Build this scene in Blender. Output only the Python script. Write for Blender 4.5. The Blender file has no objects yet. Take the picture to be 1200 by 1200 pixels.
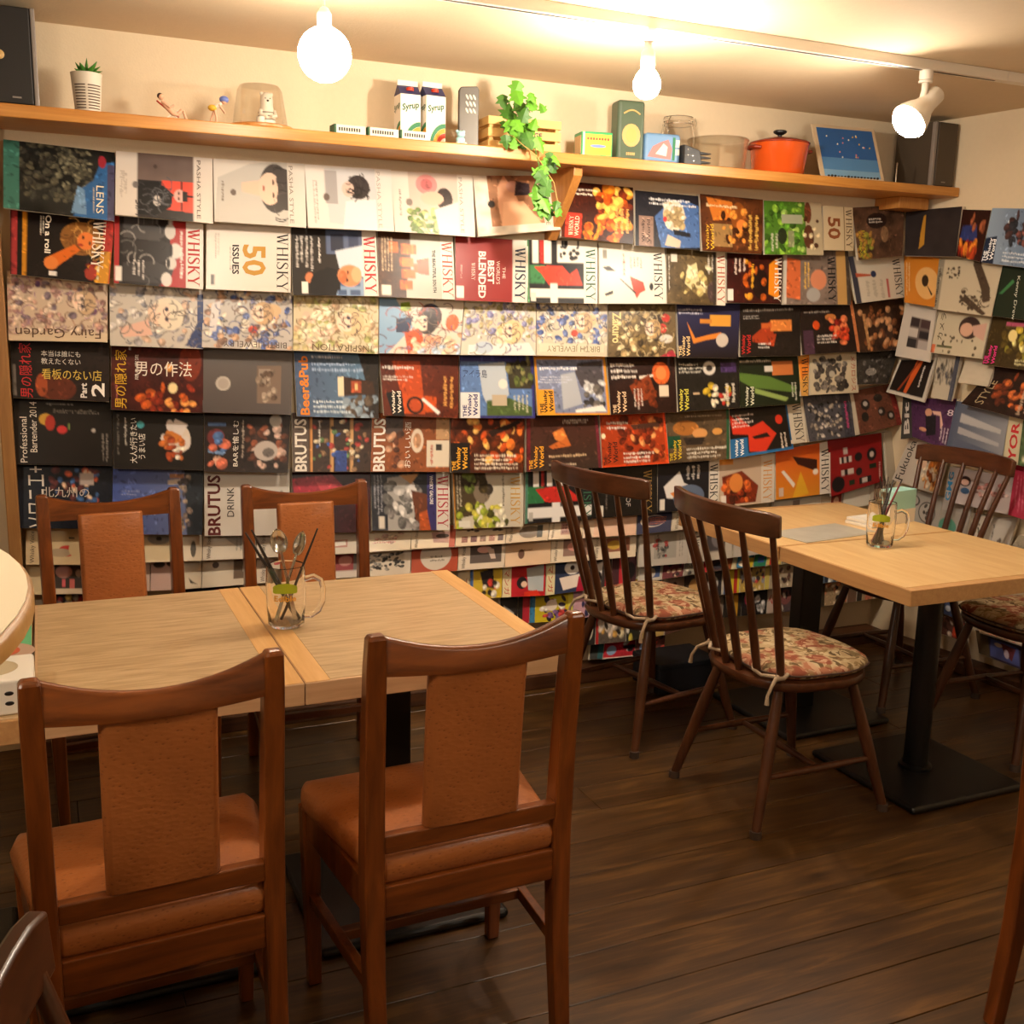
import bpy, math, random
import numpy as np
from mathutils import Vector, Matrix

scene = bpy.context.scene
COL = scene.collection
PI = math.pi
rnd = random.Random(7)

# ------------------------------------------------------------------ camera
cam_data = bpy.data.cameras.new('camera')
cam = bpy.data.objects.new('camera', cam_data)
COL.objects.link(cam)
scene.camera = cam
cam_data.sensor_width = 36.0
cam_data.lens = 36.0 * 1231.55 / 1200.0
cam_data.clip_start = 0.02
YAW, PITCH, ROLL = math.radians(24.205), math.radians(11.082), math.radians(-1.305)
fwd = Vector((math.sin(YAW) * math.cos(PITCH), math.cos(YAW) * math.cos(PITCH), -math.sin(PITCH)))
rgt = Vector((math.cos(YAW), -math.sin(YAW), 0))
dwn = fwd.cross(rgt)
r2 = math.cos(ROLL) * rgt + math.sin(ROLL) * dwn
d2 = -math.sin(ROLL) * rgt + math.cos(ROLL) * dwn
m = Matrix((r2, -d2, -fwd)).transposed().to_4x4()
m.translation = Vector((0.0, -3.3723, 1.4186))
cam.matrix_world = m

# ------------------------------------------------------------------ world, exposure
world = bpy.data.worlds.new('world')
scene.world = world
world.use_nodes = True
world.node_tree.nodes['Background'].inputs[0].default_value = (1.0, 0.8, 0.6, 1)
world.node_tree.nodes['Background'].inputs[1].default_value = 0.02
scene.view_settings.view_transform = 'Standard'
scene.view_settings.look = 'None'
scene.view_settings.gamma = 1.0
scene.view_settings.use_curve_mapping = False
scene.view_settings.exposure = 0.0
LAMP = 1.1                       # overall strength of the room's lamps
WARM = (1.0, 0.865, 0.705)         # lamp colour

# ------------------------------------------------------------------ helpers
def hexlin(h):
    if len(h) == 3:
        h = ''.join(c * 2 for c in h)
    v = [int(h[i:i + 2], 16) / 255 for i in (0, 2, 4)]
    return tuple((c / 12.92 if c <= .04045 else ((c + .055) / 1.055) ** 2.4) for c in v)


class MB:
    """collects shapes for ONE mesh object"""
    def __init__(s):
        s.v, s.f = [], []

    def add(s, vs, fs):
        n = len(s.v)
        s.v += [tuple(p) for p in vs]
        s.f += [tuple(i + n for i in f) for f in fs]
        return s

    def box(s, x0, x1, y0, y1, z0, z1):
        vs = [(x, y, z) for z in (z0, z1) for y in (y0, y1) for x in (x0, x1)]
        return s.add(vs, [(0, 2, 3, 1), (4, 5, 7, 6), (0, 1, 5, 4), (2, 6, 7, 3), (0, 4, 6, 2), (1, 3, 7, 5)])

    def loft(s, rings, closed=False, caps=True):
        k = len(rings[0]); vs = [p for r in rings for p in r]; fs = []
        n = len(rings)
        for i in range(n if closed else n - 1):
            a, b = i * k, ((i + 1) % n) * k
            for j in range(k):
                fs.append((a + j, a + (j + 1) % k, b + (j + 1) % k, b + j))
        if caps and not closed:
            fs.append(tuple(range(k - 1, -1, -1)))
            fs.append(tuple(range((n - 1) * k, n * k)))
        return s.add(vs, fs)

    def rects(s, st):
        """near-vertical member: stations (x, y, z, width, depth)"""
        return s.loft([[(x - w / 2, y - d / 2, z), (x + w / 2, y - d / 2, z), (x + w / 2, y + d / 2, z), (x - w / 2, y + d / 2, z)] for x, y, z, w, d in st])

    def tube(s, pts, rad, n=10, closed=False, flat=1.0):
        pts = [Vector(p) for p in pts]
        if not isinstance(rad, (list, tuple)):
            rad = [rad] * len(pts)
        rings = []; ref = None
        for i, p in enumerate(pts):
            if closed:
                t = pts[(i + 1) % len(pts)] - pts[i - 1]
            else:
                t = pts[min(i + 1, len(pts) - 1)] - pts[max(i - 1, 0)]
            t.normalize()
            if ref is None:
                ref = Vector((0, 0, 1)) if abs(t.z) < .9 else Vector((1, 0, 0))
            a = (ref - t * ref.dot(t)).normalized(); b = t.cross(a); ref = a
            rings.append([p + (a * math.cos(2 * PI * j / n) * flat + b * math.sin(2 * PI * j / n)) * rad[i] for j in range(n)])
        return s.loft(rings, closed=closed)

    def lathe(s, prof, c=(0, 0, 0), n=32, cap=True):
        rings = [[(c[0] + r * math.cos(2 * PI * j / n), c[1] + r * math.sin(2 * PI * j / n), c[2] + z) for j in range(n)] for r, z in prof]
        return s.loft(rings, caps=cap)

    def prism(s, poly, z0, z1):
        return s.loft([[(x, y, z0) for x, y in poly], [(x, y, z1) for x, y in poly]])

    def ellipsoid(s, c, r, n=16, k=8, M=None):
        prof = []
        for i in range(k + 1):
            a = -PI / 2 + PI * i / k
            prof.append((max(math.cos(a), 1e-3), math.sin(a)))
        rings = []
        for pr, pz in prof:
            ring = []
            for j in range(n):
                p = Vector((pr * math.cos(2 * PI * j / n) * r[0], pr * math.sin(2 * PI * j / n) * r[1], pz * r[2]))
                if M is not None:
                    p = M @ p
                ring.append(p + Vector(c))
            rings.append(ring)
        return s.loft(rings)

    def build(s, name, mat, parent=None, smooth=False, bevel=0.0, segs=2, sub=0):
        me = bpy.data.meshes.new(name)
        me.from_pydata(s.v, [], s.f)
        me.materials.append(MAT[mat] if isinstance(mat, str) else mat)
        if smooth:
            me.polygons.foreach_set('use_smooth', [True] * len(me.polygons))
        o = bpy.data.objects.new(name, me)
        COL.objects.link(o)
        o.parent = parent
        if bevel:
            b = o.modifiers.new('bevel', 'BEVEL'); b.width = bevel; b.segments = segs; b.limit_method = 'ANGLE'
            b.angle_limit = math.radians(40)
        if sub:
            q = o.modifiers.new('sub', 'SUBSURF'); q.levels = sub; q.render_levels = sub
        if smooth and (bevel or True):
            try:
                me.set_sharp_from_angle(angle=math.radians(50))
            except Exception:
                pass
        return o


def tag(o, label=None, cat=None, group=None, kind=None):
    if label: o['label'] = label
    if cat: o['category'] = cat
    if group: o['group'] = group
    if kind: o['kind'] = kind
    return o


def thing(name, label, cat, loc=(0, 0, 0), rz=0.0, group=None):
    o = bpy.data.objects.new(name, None)
    o.empty_display_size = .05
    COL.objects.link(o)
    o.location = loc; o.rotation_euler = (0, 0, rz)
    return tag(o, label, cat, group)


def dup(root, loc, rz, label, group=None):
    r = root.copy(); COL.objects.link(r); r.location = loc; r.rotation_euler = (0, 0, rz); r['label'] = label
    if group: r['group'] = group
    for ch in root.children:
        c = ch.copy(); COL.objects.link(c); c.parent = r
        for g in ch.children:
            e = g.copy(); COL.objects.link(e); e.parent = c
    return r

# ------------------------------------------------------------------ lettering
GLYPH = {}
def need_text(strings):
    """turns strings into flat outlines, normalised to a unit box"""
    tmp = []
    for s, bold in strings:
        if (s, bold) in GLYPH: continue
        cu = bpy.data.curves.new('glyphs', 'FONT'); cu.body = s; cu.resolution_u = 2
        if bold and ord(max(s)) < 0x3000: cu.offset = .026
        o = bpy.data.objects.new('glyphs', cu); COL.objects.link(o); tmp.append((s, bold, o, cu))
    dg = bpy.context.evaluated_depsgraph_get()
    for s, bold, o, cu in tmp:
        me = bpy.data.meshes.new_from_object(o.evaluated_get(dg))
        n = len(me.vertices); co = np.zeros(n * 3); me.vertices.foreach_get('co', co); co = co.reshape(-1, 3)[:, :2]
        lo, hi = co.min(0), co.max(0)
        GLYPH[(s, bold)] = ((co - lo) / np.maximum(hi - lo, 1e-6), [tuple(p.vertices) for p in me.polygons], (hi - lo)[0] / (hi - lo)[1])
        bpy.data.objects.remove(o); bpy.data.curves.remove(cu); bpy.data.meshes.remove(me)

def serif_title(key, wt):
    """a roman serif word drawn stroke by stroke"""
    V, F = [], []
    def poly(pts):
        n = len(V); V.extend(pts); F.append(tuple(range(n, n + len(pts))))
    def rect(x0, x1, y0, y1): poly([(x0, y0), (x1, y0), (x1, y1), (x0, y1)])
    def bar(xa, ya, xb, yb, w): poly([(xa - w / 2, ya), (xa + w / 2, ya), (xb + w / 2, yb), (xb - w / 2, yb)])
    def ser(x, y, w=.26): rect(x - w / 2, x + w / 2, y - .018, y + .018)
    T, N = wt, wt * .42
    x = 0.0
    for a, b, w in ((.1, .32, T), (.32, .5, N), (.44, .66, T), (.66, .86, N)):        # W
        bar(x + a, 1 if a in (.1, .44) else 0, x + b, 0 if a in (.1, .44) else 1, w)
    for s in (.1, .44, .87): ser(x + s, .982)
    x = 1.06                                                                           # H
    for s in (.14, .66): rect(x + s - T / 2, x + s + T / 2, 0, 1); ser(x + s, .018); ser(x + s, .982)
    rect(x + .14, x + .66, .49, .49 + N)
    x = 1.94                                                                           # I
    rect(x + .14 - T / 2, x + .14 + T / 2, 0, 1); ser(x + .14, .018); ser(x + .14, .982)
    x = 2.28                                                                           # S
    pts = [(.50, .80), (.46, .92), (.32, .985), (.18, .96), (.09, .84), (.11, .70), (.26, .58), (.42, .46), (.53, .32), (.52, .15), (.40, .04), (.24, .015), (.11, .08), (.05, .22)]
    ws = [N, N, N * 1.1, N * 1.5, T * .8, T, T * 1.1, T * 1.1, T, T * .8, N * 1.5, N * 1.1, N, N]
    for i in range(len(pts) - 1):
        (xa, ya), (xb, yb) = pts[i], pts[i + 1]; l = math.hypot(xb - xa, yb - ya); nx, ny = -(yb - ya) / l / 2, (xb - xa) / l / 2
        poly([(x + xa + nx * ws[i], ya + ny * ws[i]), (x + xa - nx * ws[i], ya - ny * ws[i]), (x + xb - nx * ws[i + 1], yb - ny * ws[i + 1]), (x + xb + nx * ws[i + 1], yb + ny * ws[i + 1])])
    rect(x + .49, x + .53, .72, .99); rect(x + .03, x + .07, .01, .28)
    x = 2.98                                                                           # K
    rect(x + .14 - T / 2, x + .14 + T / 2, 0, 1); ser(x + .14, .018); ser(x + .14, .982)
    bar(x + .16, .42, x + .62, 1, N * 1.2); bar(x + .30, .58, x + .68, 0, T * 1.1); ser(x + .62, .982); ser(x + .69, .018)
    x = 3.80                                                                           # Y
    bar(x + .12, 1, x + .41, .45, T); bar(x + .70, 1, x + .42, .45, N); rect(x + .41 - T / 2, x + .41 + T / 2, 0, .48)
    ser(x + .12, .982); ser(x + .70, .982); ser(x + .41, .018)
    co = np.array(V); lo, hi = co.min(0), co.max(0)
    GLYPH[key] = ((co - lo) / (hi - lo), F, 4.4)
serif_title(('WHISKY', False), .125)
serif_title(('WHISKY', True), .16)

def text_on(mb, s, origin, ux, uy, bold=False):
    """lays a word into the rectangle origin + a*ux + b*uy"""
    need_text([(s, bold)])
    co, fs, _ = GLYPH[(s, bold)]
    o, ux, uy = Vector(origin), Vector(ux), Vector(uy)
    mb.add([o + ux * float(a) + uy * float(b) for a, b in co], fs)
    return mb

# ------------------------------------------------------------------ materials
MAT = {}
def nodes_of(name):
    m = bpy.data.materials.new(name); m.use_nodes = True; MAT[name] = m
    nt = m.node_tree
    return m, nt, nt.nodes['Principled BSDF']

def plain(name, col, rough=.5, metal=0.0, spec=.5, noise=.0, nscale=20, coat=0.0, bump=0.0, bscale=200):
    m, nt, b = nodes_of(name)
    c = hexlin(col) if isinstance(col, str) else col
    b.inputs['Base Color'].default_value = (*c, 1); b.inputs['Roughness'].default_value = rough
    b.inputs['Metallic'].default_value = metal; b.inputs['Specular IOR Level'].default_value = spec
    b.inputs['Coat Weight'].default_value = coat; b.inputs['Coat Roughness'].default_value = .1
    tc = nt.nodes.new('ShaderNodeTexCoord')
    if noise:
        n = nt.nodes.new('ShaderNodeTexNoise'); n.inputs['Scale'].default_value = nscale; n.inputs['Detail'].default_value = 4
        nt.links.new(tc.outputs['Object'], n.inputs['Vector'])
        mx = nt.nodes.new('ShaderNodeMix'); mx.data_type = 'RGBA'
        mx.inputs[6].default_value = (*[max(0, v * (1 - noise)) for v in c], 1); mx.inputs[7].default_value = (*[min(1, v * (1 + noise)) for v in c], 1)
        nt.links.new(n.outputs['Fac'], mx.inputs[0]); nt.links.new(mx.outputs[2], b.inputs['Base Color'])
    if bump:
        n2 = nt.nodes.new('ShaderNodeTexNoise'); n2.inputs['Scale'].default_value = bscale; n2.inputs['Detail'].default_value = 3
        nt.links.new(tc.outputs['Object'], n2.inputs['Vector'])
        bp = nt.nodes.new('ShaderNodeBump'); bp.inputs['Strength'].default_value = bump; bp.inputs['Distance'].default_value = .002
        nt.links.new(n2.outputs['Fac'], bp.inputs['Height']); nt.links.new(bp.outputs['Normal'], b.inputs['Normal'])
    return m

def wood(name, c1, c2, rough=.4, axis='x', scale=6, stretch=14, vary=0.0, spec=.5, coat=0.0, c3=None):
    """streaky wood grain along one axis; vary > 0 shifts it from piece to piece"""
    m, nt, b = nodes_of(name)
    tc = nt.nodes.new('ShaderNodeTexCoord'); mp = nt.nodes.new('ShaderNodeMapping')
    sc = {'x': (1, stretch, stretch), 'y': (stretch, 1, stretch), 'z': (stretch, stretch, 1)}[axis]
    mp.inputs['Scale'].default_value = sc
    oi = nt.nodes.new('ShaderNodeObjectInfo')
    if vary:
        vm = nt.nodes.new('ShaderNodeVectorMath'); vm.operation = 'SCALE'; vm.inputs[0].default_value = (37, 19, 23)
        nt.links.new(oi.outputs['Random'], vm.inputs['Scale']); nt.links.new(vm.outputs[0], mp.inputs['Location'])
    nt.links.new(tc.outputs['Object'], mp.inputs['Vector'])
    n = nt.nodes.new('ShaderNodeTexNoise'); n.inputs['Scale'].default_value = scale; n.inputs['Detail'].default_value = 6; n.inputs['Roughness'].default_value = .6
    n.inputs['Distortion'].default_value = .6
    nt.links.new(mp.outputs[0], n.inputs['Vector'])
    rp = nt.nodes.new('ShaderNodeValToRGB')
    rp.color_ramp.elements[0].position = .32; rp.color_ramp.elements[0].color = (*hexlin(c1), 1)
    rp.color_ramp.elements[1].position = .7; rp.color_ramp.elements[1].color = (*hexlin(c2), 1)
    if c3:
        e = rp.color_ramp.elements.new(.52); e.color = (*hexlin(c3), 1)
    nt.links.new(n.outputs['Fac'], rp.inputs['Fac'])
    out = rp.outputs['Color']
    if vary:
        hs = nt.nodes.new('ShaderNodeHueSaturation')
        mr = nt.nodes.new('ShaderNodeMapRange'); mr.inputs['To Min'].default_value = 1 - vary; mr.inputs['To Max'].default_value = 1 + vary
        nt.links.new(oi.outputs['Random'], mr.inputs['Value']); nt.links.new(mr.outputs[0], hs.inputs['Value'])
        nt.links.new(out, hs.inputs['Color']); out = hs.outputs['Color']
    nt.links.new(out, b.inputs['Base Color'])
    b.inputs['Roughness'].default_value = rough; b.inputs['Specular IOR Level'].default_value = spec
    b.inputs['Coat Weight'].default_value = coat; b.inputs['Coat Roughness'].default_value = .15
    bp = nt.nodes.new('ShaderNodeBump'); bp.inputs['Strength'].default_value = .08; bp.inputs['Distance'].default_value = .002
    nt.links.new(n.outputs['Fac'], bp.inputs['Height']); nt.links.new(bp.outputs['Normal'], b.inputs['Normal'])
    return m

def leather(name, col, dark):
    m, nt, b = nodes_of(name)
    tc = nt.nodes.new('ShaderNodeTexCoord'); mp = nt.nodes.new('ShaderNodeMapping'); mp.inputs['Scale'].default_value = (75, 110, 150)
    nt.links.new(tc.outputs['Object'], mp.inputs['Vector'])
    v = nt.nodes.new('ShaderNodeTexVoronoi'); v.inputs['Scale'].default_value = 1.0
    nt.links.new(mp.outputs[0], v.inputs['Vector'])
    rp = nt.nodes.new('ShaderNodeValToRGB'); rp.color_ramp.elements[0].position = .06; rp.color_ramp.elements[0].color = (*hexlin(dark), 1)
    rp.color_ramp.elements[1].position = .26; rp.color_ramp.elements[1].color = (*hexlin(col), 1)
    nt.links.new(v.outputs['Distance'], rp.inputs['Fac'])
    n = nt.nodes.new('ShaderNodeTexNoise'); n.inputs['Scale'].default_value = 9; nt.links.new(tc.outputs['Object'], n.inputs['Vector'])
    mx = nt.nodes.new('ShaderNodeMix'); mx.data_type = 'RGBA'; mx.blend_type = 'MULTIPLY'; mx.inputs[0].default_value = .35
    nt.links.new(rp.outputs[0], mx.inputs[6]); nt.links.new(n.outputs['Fac'], mx.inputs[7])
    nt.links.new(mx.outputs[2], b.inputs['Base Color'])
    b.inputs['Roughness'].default_value = .38; b.inputs['Specular IOR Level'].default_value = .5
    bp = nt.nodes.new('ShaderNodeBump'); bp.inputs['Strength'].default_value = .25; bp.inputs['Distance'].default_value = .002
    nt.links.new(v.outputs['Distance'], bp.inputs['Height']); nt.links.new(bp.outputs['Normal'], b.inputs['Normal'])

def floral(name):
    m, nt, b = nodes_of(name)
    tc = nt.nodes.new('ShaderNodeTexCoord')
    n0 = nt.nodes.new('ShaderNodeTexNoise'); n0.inputs['Scale'].default_value = 11; n0.inputs['Detail'].default_value = 2
    nt.links.new(tc.outputs['Object'], n0.inputs['Vector'])
    v = nt.nodes.new('ShaderNodeTexVoronoi'); v.inputs['Scale'].default_value = 58; v.distance = 'MANHATTAN'
    ad = nt.nodes.new('ShaderNodeVectorMath'); ad.operation = 'ADD'
    sc = nt.nodes.new('ShaderNodeVectorMath'); sc.operation = 'SCALE'; sc.inputs['Scale'].default_value = .12
    nt.links.new(n0.outputs['Color'], sc.inputs[0]); nt.links.new(tc.outputs['Object'], ad.inputs[0]); nt.links.new(sc.outputs[0], ad.inputs[1])
    nt.links.new(ad.outputs[0], v.inputs['Vector'])
    sp = nt.nodes.new('ShaderNodeSeparateColor'); nt.links.new(v.outputs['Color'], sp.inputs[0])
    r1 = nt.nodes.new('ShaderNodeValToRGB'); r1.color_ramp.interpolation = 'CONSTANT'
    els = [(0, 'ab9470'), (.3, '8c7450'), (.48, 'b8a582'), (.64, '776446'), (.78, 'bda988'), (.9, '5f4c32')]
    r1.color_ramp.elements[0].color = (*hexlin(els[0][1]), 1); r1.color_ramp.elements[1].position = els[1][0]; r1.color_ramp.elements[1].color = (*hexlin(els[1][1]), 1)
    for p, c in els[2:]:
        e = r1.color_ramp.elements.new(p); e.color = (*hexlin(c), 1)
    nt.links.new(sp.outputs[0], r1.inputs['Fac'])
    n2 = nt.nodes.new('ShaderNodeTexNoise'); n2.inputs['Scale'].default_value = 16; n2.inputs['Detail'].default_value = 1
    nt.links.new(tc.outputs['Object'], n2.inputs['Vector'])
    r2_ = nt.nodes.new('ShaderNodeValToRGB'); r2_.color_ramp.elements[0].position = .54; r2_.color_ramp.elements[1].position = .62
    nt.links.new(n2.outputs['Fac'], r2_.inputs['Fac'])
    r3 = nt.nodes.new('ShaderNodeValToRGB'); r3.color_ramp.interpolation = 'CONSTANT'
    r3.color_ramp.elements[0].color = (*hexlin('864a36'), 1); r3.color_ramp.elements[1].position = .4; r3.color_ramp.elements[1].color = (*hexlin('a06a50'), 1)
    e = r3.color_ramp.elements.new(.75); e.color = (*hexlin('b89476'), 1)
    nt.links.new(sp.outputs[1], r3.inputs['Fac'])
    mx = nt.nodes.new('ShaderNodeMix'); mx.data_type = 'RGBA'
    nt.links.new(r2_.outputs[0], mx.inputs[0]); nt.links.new(r1.outputs[0], mx.inputs[6]); nt.links.new(r3.outputs[0], mx.inputs[7])
    nt.links.new(mx.outputs[2], b.inputs['Base Color']); b.inputs['Roughness'].default_value = .9; b.inputs['Specular IOR Level'].default_value = .2

def glass(name, col='ffffff', rough=0.0, clear=.0):
    m, nt, b = nodes_of(name)
    b.inputs['Base Color'].default_value = (*hexlin(col), 1); b.inputs['Roughness'].default_value = rough
    b.inputs['Transmission Weight'].default_value = 1.0; b.inputs['IOR'].default_value = 1.45

def emit(name, col, strength):
    m, nt, b = nodes_of(name)
    b.inputs['Base Color'].default_value = (1, 1, 1, 1)
    b.inputs['Emission Color'].default_value = (*col, 1); b.inputs['Emission Strength'].default_value = strength

def printed(name, rough):
    """ink on paper: the colours are stored with the sheet itself"""
    m, nt, b = nodes_of(name)
    a = nt.nodes.new('ShaderNodeVertexColor'); a.layer_name = 'ink'
    nt.links.new(a.outputs['Color'], b.inputs['Base Color']); b.inputs['Roughness'].default_value = rough
    b.inputs['Specular IOR Level'].default_value = .28

plain('wallpaper', 'decbab', .85, noise=.03, nscale=60, bump=.25, bscale=160)
plain('ceiling_paper', 'd8c2a0', .9, noise=.03, nscale=40, bump=.3, bscale=120)
plain('plain_wall', 'd8c8ac', .85)
wood('floor_wood', '34220f', '65451f', rough=.33, axis='x', scale=3.6, stretch=11, vary=.2, c3='4a3116')
plain('subfloor', '120a06', .9)
wood('shelf_wood', 'b4752f', 'cb8f46', rough=.38, axis='x', scale=4, stretch=20)
wood('bracket_wood', 'b37231', 'c98c48', rough=.4, axis='z', scale=4, stretch=14)
wood('post_wood', '8f6232', 'aa7a44', rough=.5, axis='z', scale=4, stretch=14)
wood('base_wood', '3a2112', '5a361c', rough=.5, axis='x', scale=4, stretch=14)
wood('table_panel', 'a88a62', 'ccb088', rough=.32, axis='x', scale=8, stretch=10, c3='bea178')
wood('table_panel_y', 'd2aa70', 'e2c08a', rough=.34, axis='y', scale=4, stretch=8)
wood('table_strip', 'cc9a5c', 'ddb074', rough=.34, axis='y', scale=4, stretch=14)
wood('table_edge', 'c09a72', 'd2ae86', rough=.4, axis='x', scale=4, stretch=18)
wood('table_edge_y', 'b88a58', 'c89c68', rough=.4, axis='y', scale=4, stretch=18)
wood('chair_wood', '5a2b0d', '88481a', rough=.28, axis='z', scale=4, stretch=10, coat=.25)
wood('chair_wood_x', '5a2b0d', '88481a', rough=.28, axis='x', scale=4, stretch=10, coat=.25)
wood('dark_wood', '40210f', '5e351d', rough=.3, axis='z', scale=4, stretch=10, coat=.2)
wood('dark_wood_x', '40210f', '5e351d', rough=.3, axis='x', scale=4, stretch=10, coat=.2)
leather('leather', 'b66c37', '8a4a22')
floral('floral')
plain('cushion_edge', '4a3428', .9)
plain('tie_cloth', 'b09a80', .9, noise=.25, nscale=60)
plain('black_metal', '0b0a0a', .35, spec=.5)
plain('rubber', '4a3a30', .8)
plain('white_plastic', 'e8e2d6', .4)
plain('lamp_white', 'efe6d8', .35)
plain('steel', 'c8c4be', .18, metal=1.0)
plain('dark_grey', '5a5650', .4, metal=.4)
plain('paper', 'd8cdba', .8)
plain('speaker_black', '16120f', .55, bump=.2, bscale=600)
plain('speaker_side', '2c2620', .5)
plain('speaker_trim', '8a8078', .4)
plain('shelf_speaker', '4a3e30', .6)
glass('glass')
m_, nt_, b_ = nodes_of('clear_plastic')
tr_ = nt_.nodes.new('ShaderNodeBsdfTransparent'); tr_.inputs[0].default_value = (.97, .96, .94, 1)
gl_ = nt_.nodes.new('ShaderNodeBsdfGlossy'); gl_.inputs['Roughness'].default_value = .08
lw_ = nt_.nodes.new('ShaderNodeLayerWeight'); lw_.inputs['Blend'].default_value = .12
mx_ = nt_.nodes.new('ShaderNodeMixShader')
nt_.links.new(lw_.outputs['Facing'], mx_.inputs[0]); nt_.links.new(tr_.outputs[0], mx_.inputs[1]); nt_.links.new(gl_.outputs[0], mx_.inputs[2])
nt_.links.new(mx_.outputs[0], nt_.nodes['Material Output'].inputs['Surface'])

# ------------------------------------------------------------------ the room
H = 2.185                                   # ceiling height
WX0, WY1 = -2.3, -5.1                       # far left wall, wall behind the viewer
CORN = Vector((3.345, .12, 0))              # back right corner
RD = Vector((.1163, -.9932, 0))             # along the right wall, away from the corner
RN = Vector((-.9932, -.1163, 0))            # out of the right wall into the room
R_END = CORN + RD * 5.25

def struct(name, mb, mat, parent=None, **k):
    o = mb.build(name, mat, parent, **k)
    if parent is None: o['kind'] = 'structure'
    return o

struct('wall_back', MB().box(WX0 - .1, CORN.x + .1, .12, .22, 0, H), 'wallpaper')
e0, e1 = CORN, R_END
struct('wall_right', MB().prism([(e0.x, e0.y), (e1.x, e1.y), (e1.x + .1, e1.y), (e0.x + .1, e0.y + .1)], 0, H), 'wallpaper')
struct('wall_left', MB().box(WX0 - .1, WX0, WY1, .12, 0, H), 'plain_wall')
struct('wall_front', MB().box(WX0 - .1, R_END.x + .1, WY1 - .1, WY1, 0, H), 'plain_wall')
struct('ceiling', MB().box(WX0 - .1, R_END.x + .1, WY1 - .1, .22, H, H + .08), 'ceiling_paper')
floor = struct('floor', MB().box(WX0 - .1, R_END.x + .1, WY1 - .1, .22, -.06, -.016), 'subfloor')
PW = .1487
lens = [3.64, 2.9, 4.1, 3.2]
pm = {}
for L in lens:
    mb = MB().box(0, L - .0016, 0, PW - .0022, -.016, 0)
    o = mb.build('plank', 'floor_wood', None, bevel=.0012, segs=1)
    pm[L] = o
first = dict(pm)
k = 0
y = -1.0675 + PW * 8
while y > WY1 - .1:
    x = WX0 - .1 - rnd.random() * 2.8
    while x < R_END.x:
        L = rnd.choice(lens)
        o = first.pop(L, None)
        if o is None:
            o = pm[L].copy(); COL.objects.link(o)
        o.location = (x, y - PW, 0); o.parent = floor
        x += L
    y -= PW
for L, o in first.items(): bpy.data.objects.remove(o)

# wooden end post of the magazine wall and the boards along its foot
tag(MB().box(-.116, -.082, .0, .12, 0, 1.883).build('rack_post', 'post_wood', None, bevel=.003),
    'upright wooden end post left of the wall of magazines', 'post')
struct('baseboard_back', MB().box(-.08, 3.33, .015, .12, 0, .055), 'base_wood', bevel=.004)
a = CORN + RN * .1 + RD * .0; b_ = CORN + RD * 3.0
struct('baseboard_right', MB().prism([(CORN + RD * .11).xy, (CORN + RD * 3).xy, (CORN + RD * 3 + RN * .09).xy, (CORN + RD * .11 + RN * .09).xy], 0, .05), 'base_wood', bevel=.004)

# shelf under the ceiling
SZ0, SZ1, SY = 1.883, 1.918, -.13
shelf = thing('wall_shelf', 'long honey-coloured wooden shelf board along the back wall', 'shelf', (0, 0, SZ0))
MB().prism([(-1.6, SY), (3.370, SY), (3.342, .12), (-1.6, .12)], 0, SZ1 - SZ0).build('board', 'shelf_wood', shelf, bevel=.003)
def tri(mb, x0, x1, pts):
    return mb.loft([[(x, y, z) for y, z in pts] for x in (x0, x1)])
tri(MB(), 1.672, 1.705, [(-.095, 0), (-.095, -.03), (.085, -.232), (.12, -.232), (.12, 0)]).build('bracket', 'bracket_wood', shelf, bevel=.002)
MB().box(3.17, 3.325, -.02, .12, -.045, 0).build('cleat', 'bracket_wood', shelf, bevel=.003)

# ------------------------------------------------------------------ lamps
def lamp_power(area, watts):            # emission strength that gives the watts over a glowing area
    return watts / (PI * area) * LAMP

def sphere_profile(r, n=14, z0=-1.0, neck=None):
    out = []
    for i in range(n + 1):
        a_ = -PI / 2 + PI * i / n
        out.append((max(r * math.cos(a_), 1e-4), r * math.sin(a_)))
    return out

emit('globe_glow', WARM, lamp_power(4 * PI * .063 ** 2, 15))
emit('dim_globe_glow', WARM, lamp_power(4 * PI * .055 ** 2, 25))
emit('bulb_glow', WARM, lamp_power(4 * PI * .036 ** 2, 29))
emit('spot_glow', WARM, lamp_power(2 * PI * .054 ** 2, 17))

def pendant(x, y, z, label, group=None, name='pendant_lamp', glow='globe_glow', r=.055, top=H):
    t = thing(name, label, 'lamp', (x, y, z), 0, group)
    MB().lathe(sphere_profile(r), n=32).build('bulb', glow, t, smooth=True)
    k_ = r - .005
    MB().lathe([(.012, k_), (.017, k_ + .005), (.017, k_ + .032), (.010, k_ + .045), (.003, k_ + .049)], n=20).build('socket', 'lamp_white', t, smooth=True)
    MB().tube([(0, 0, k_ + .045), (0, 0, top - z - .02)], .003, 8).build('cord', 'lamp_white', t, smooth=True)
    MB().lathe([(1e-4, top - z - .026), (.018, top - z - .026), (.021, top - z - .006), (.021, top - z)], n=24).build('ceiling_cup', 'lamp_white', t, smooth=True)
    return t

pendant(1.75, -3.0, 1.93, 'glowing globe pendant behind the viewer on the right', glow='dim_globe_glow')
pendant(-.62, -2.36, 1.72, 'glowing globe pendant behind the viewer on the left', glow='dim_globe_glow')

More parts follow.
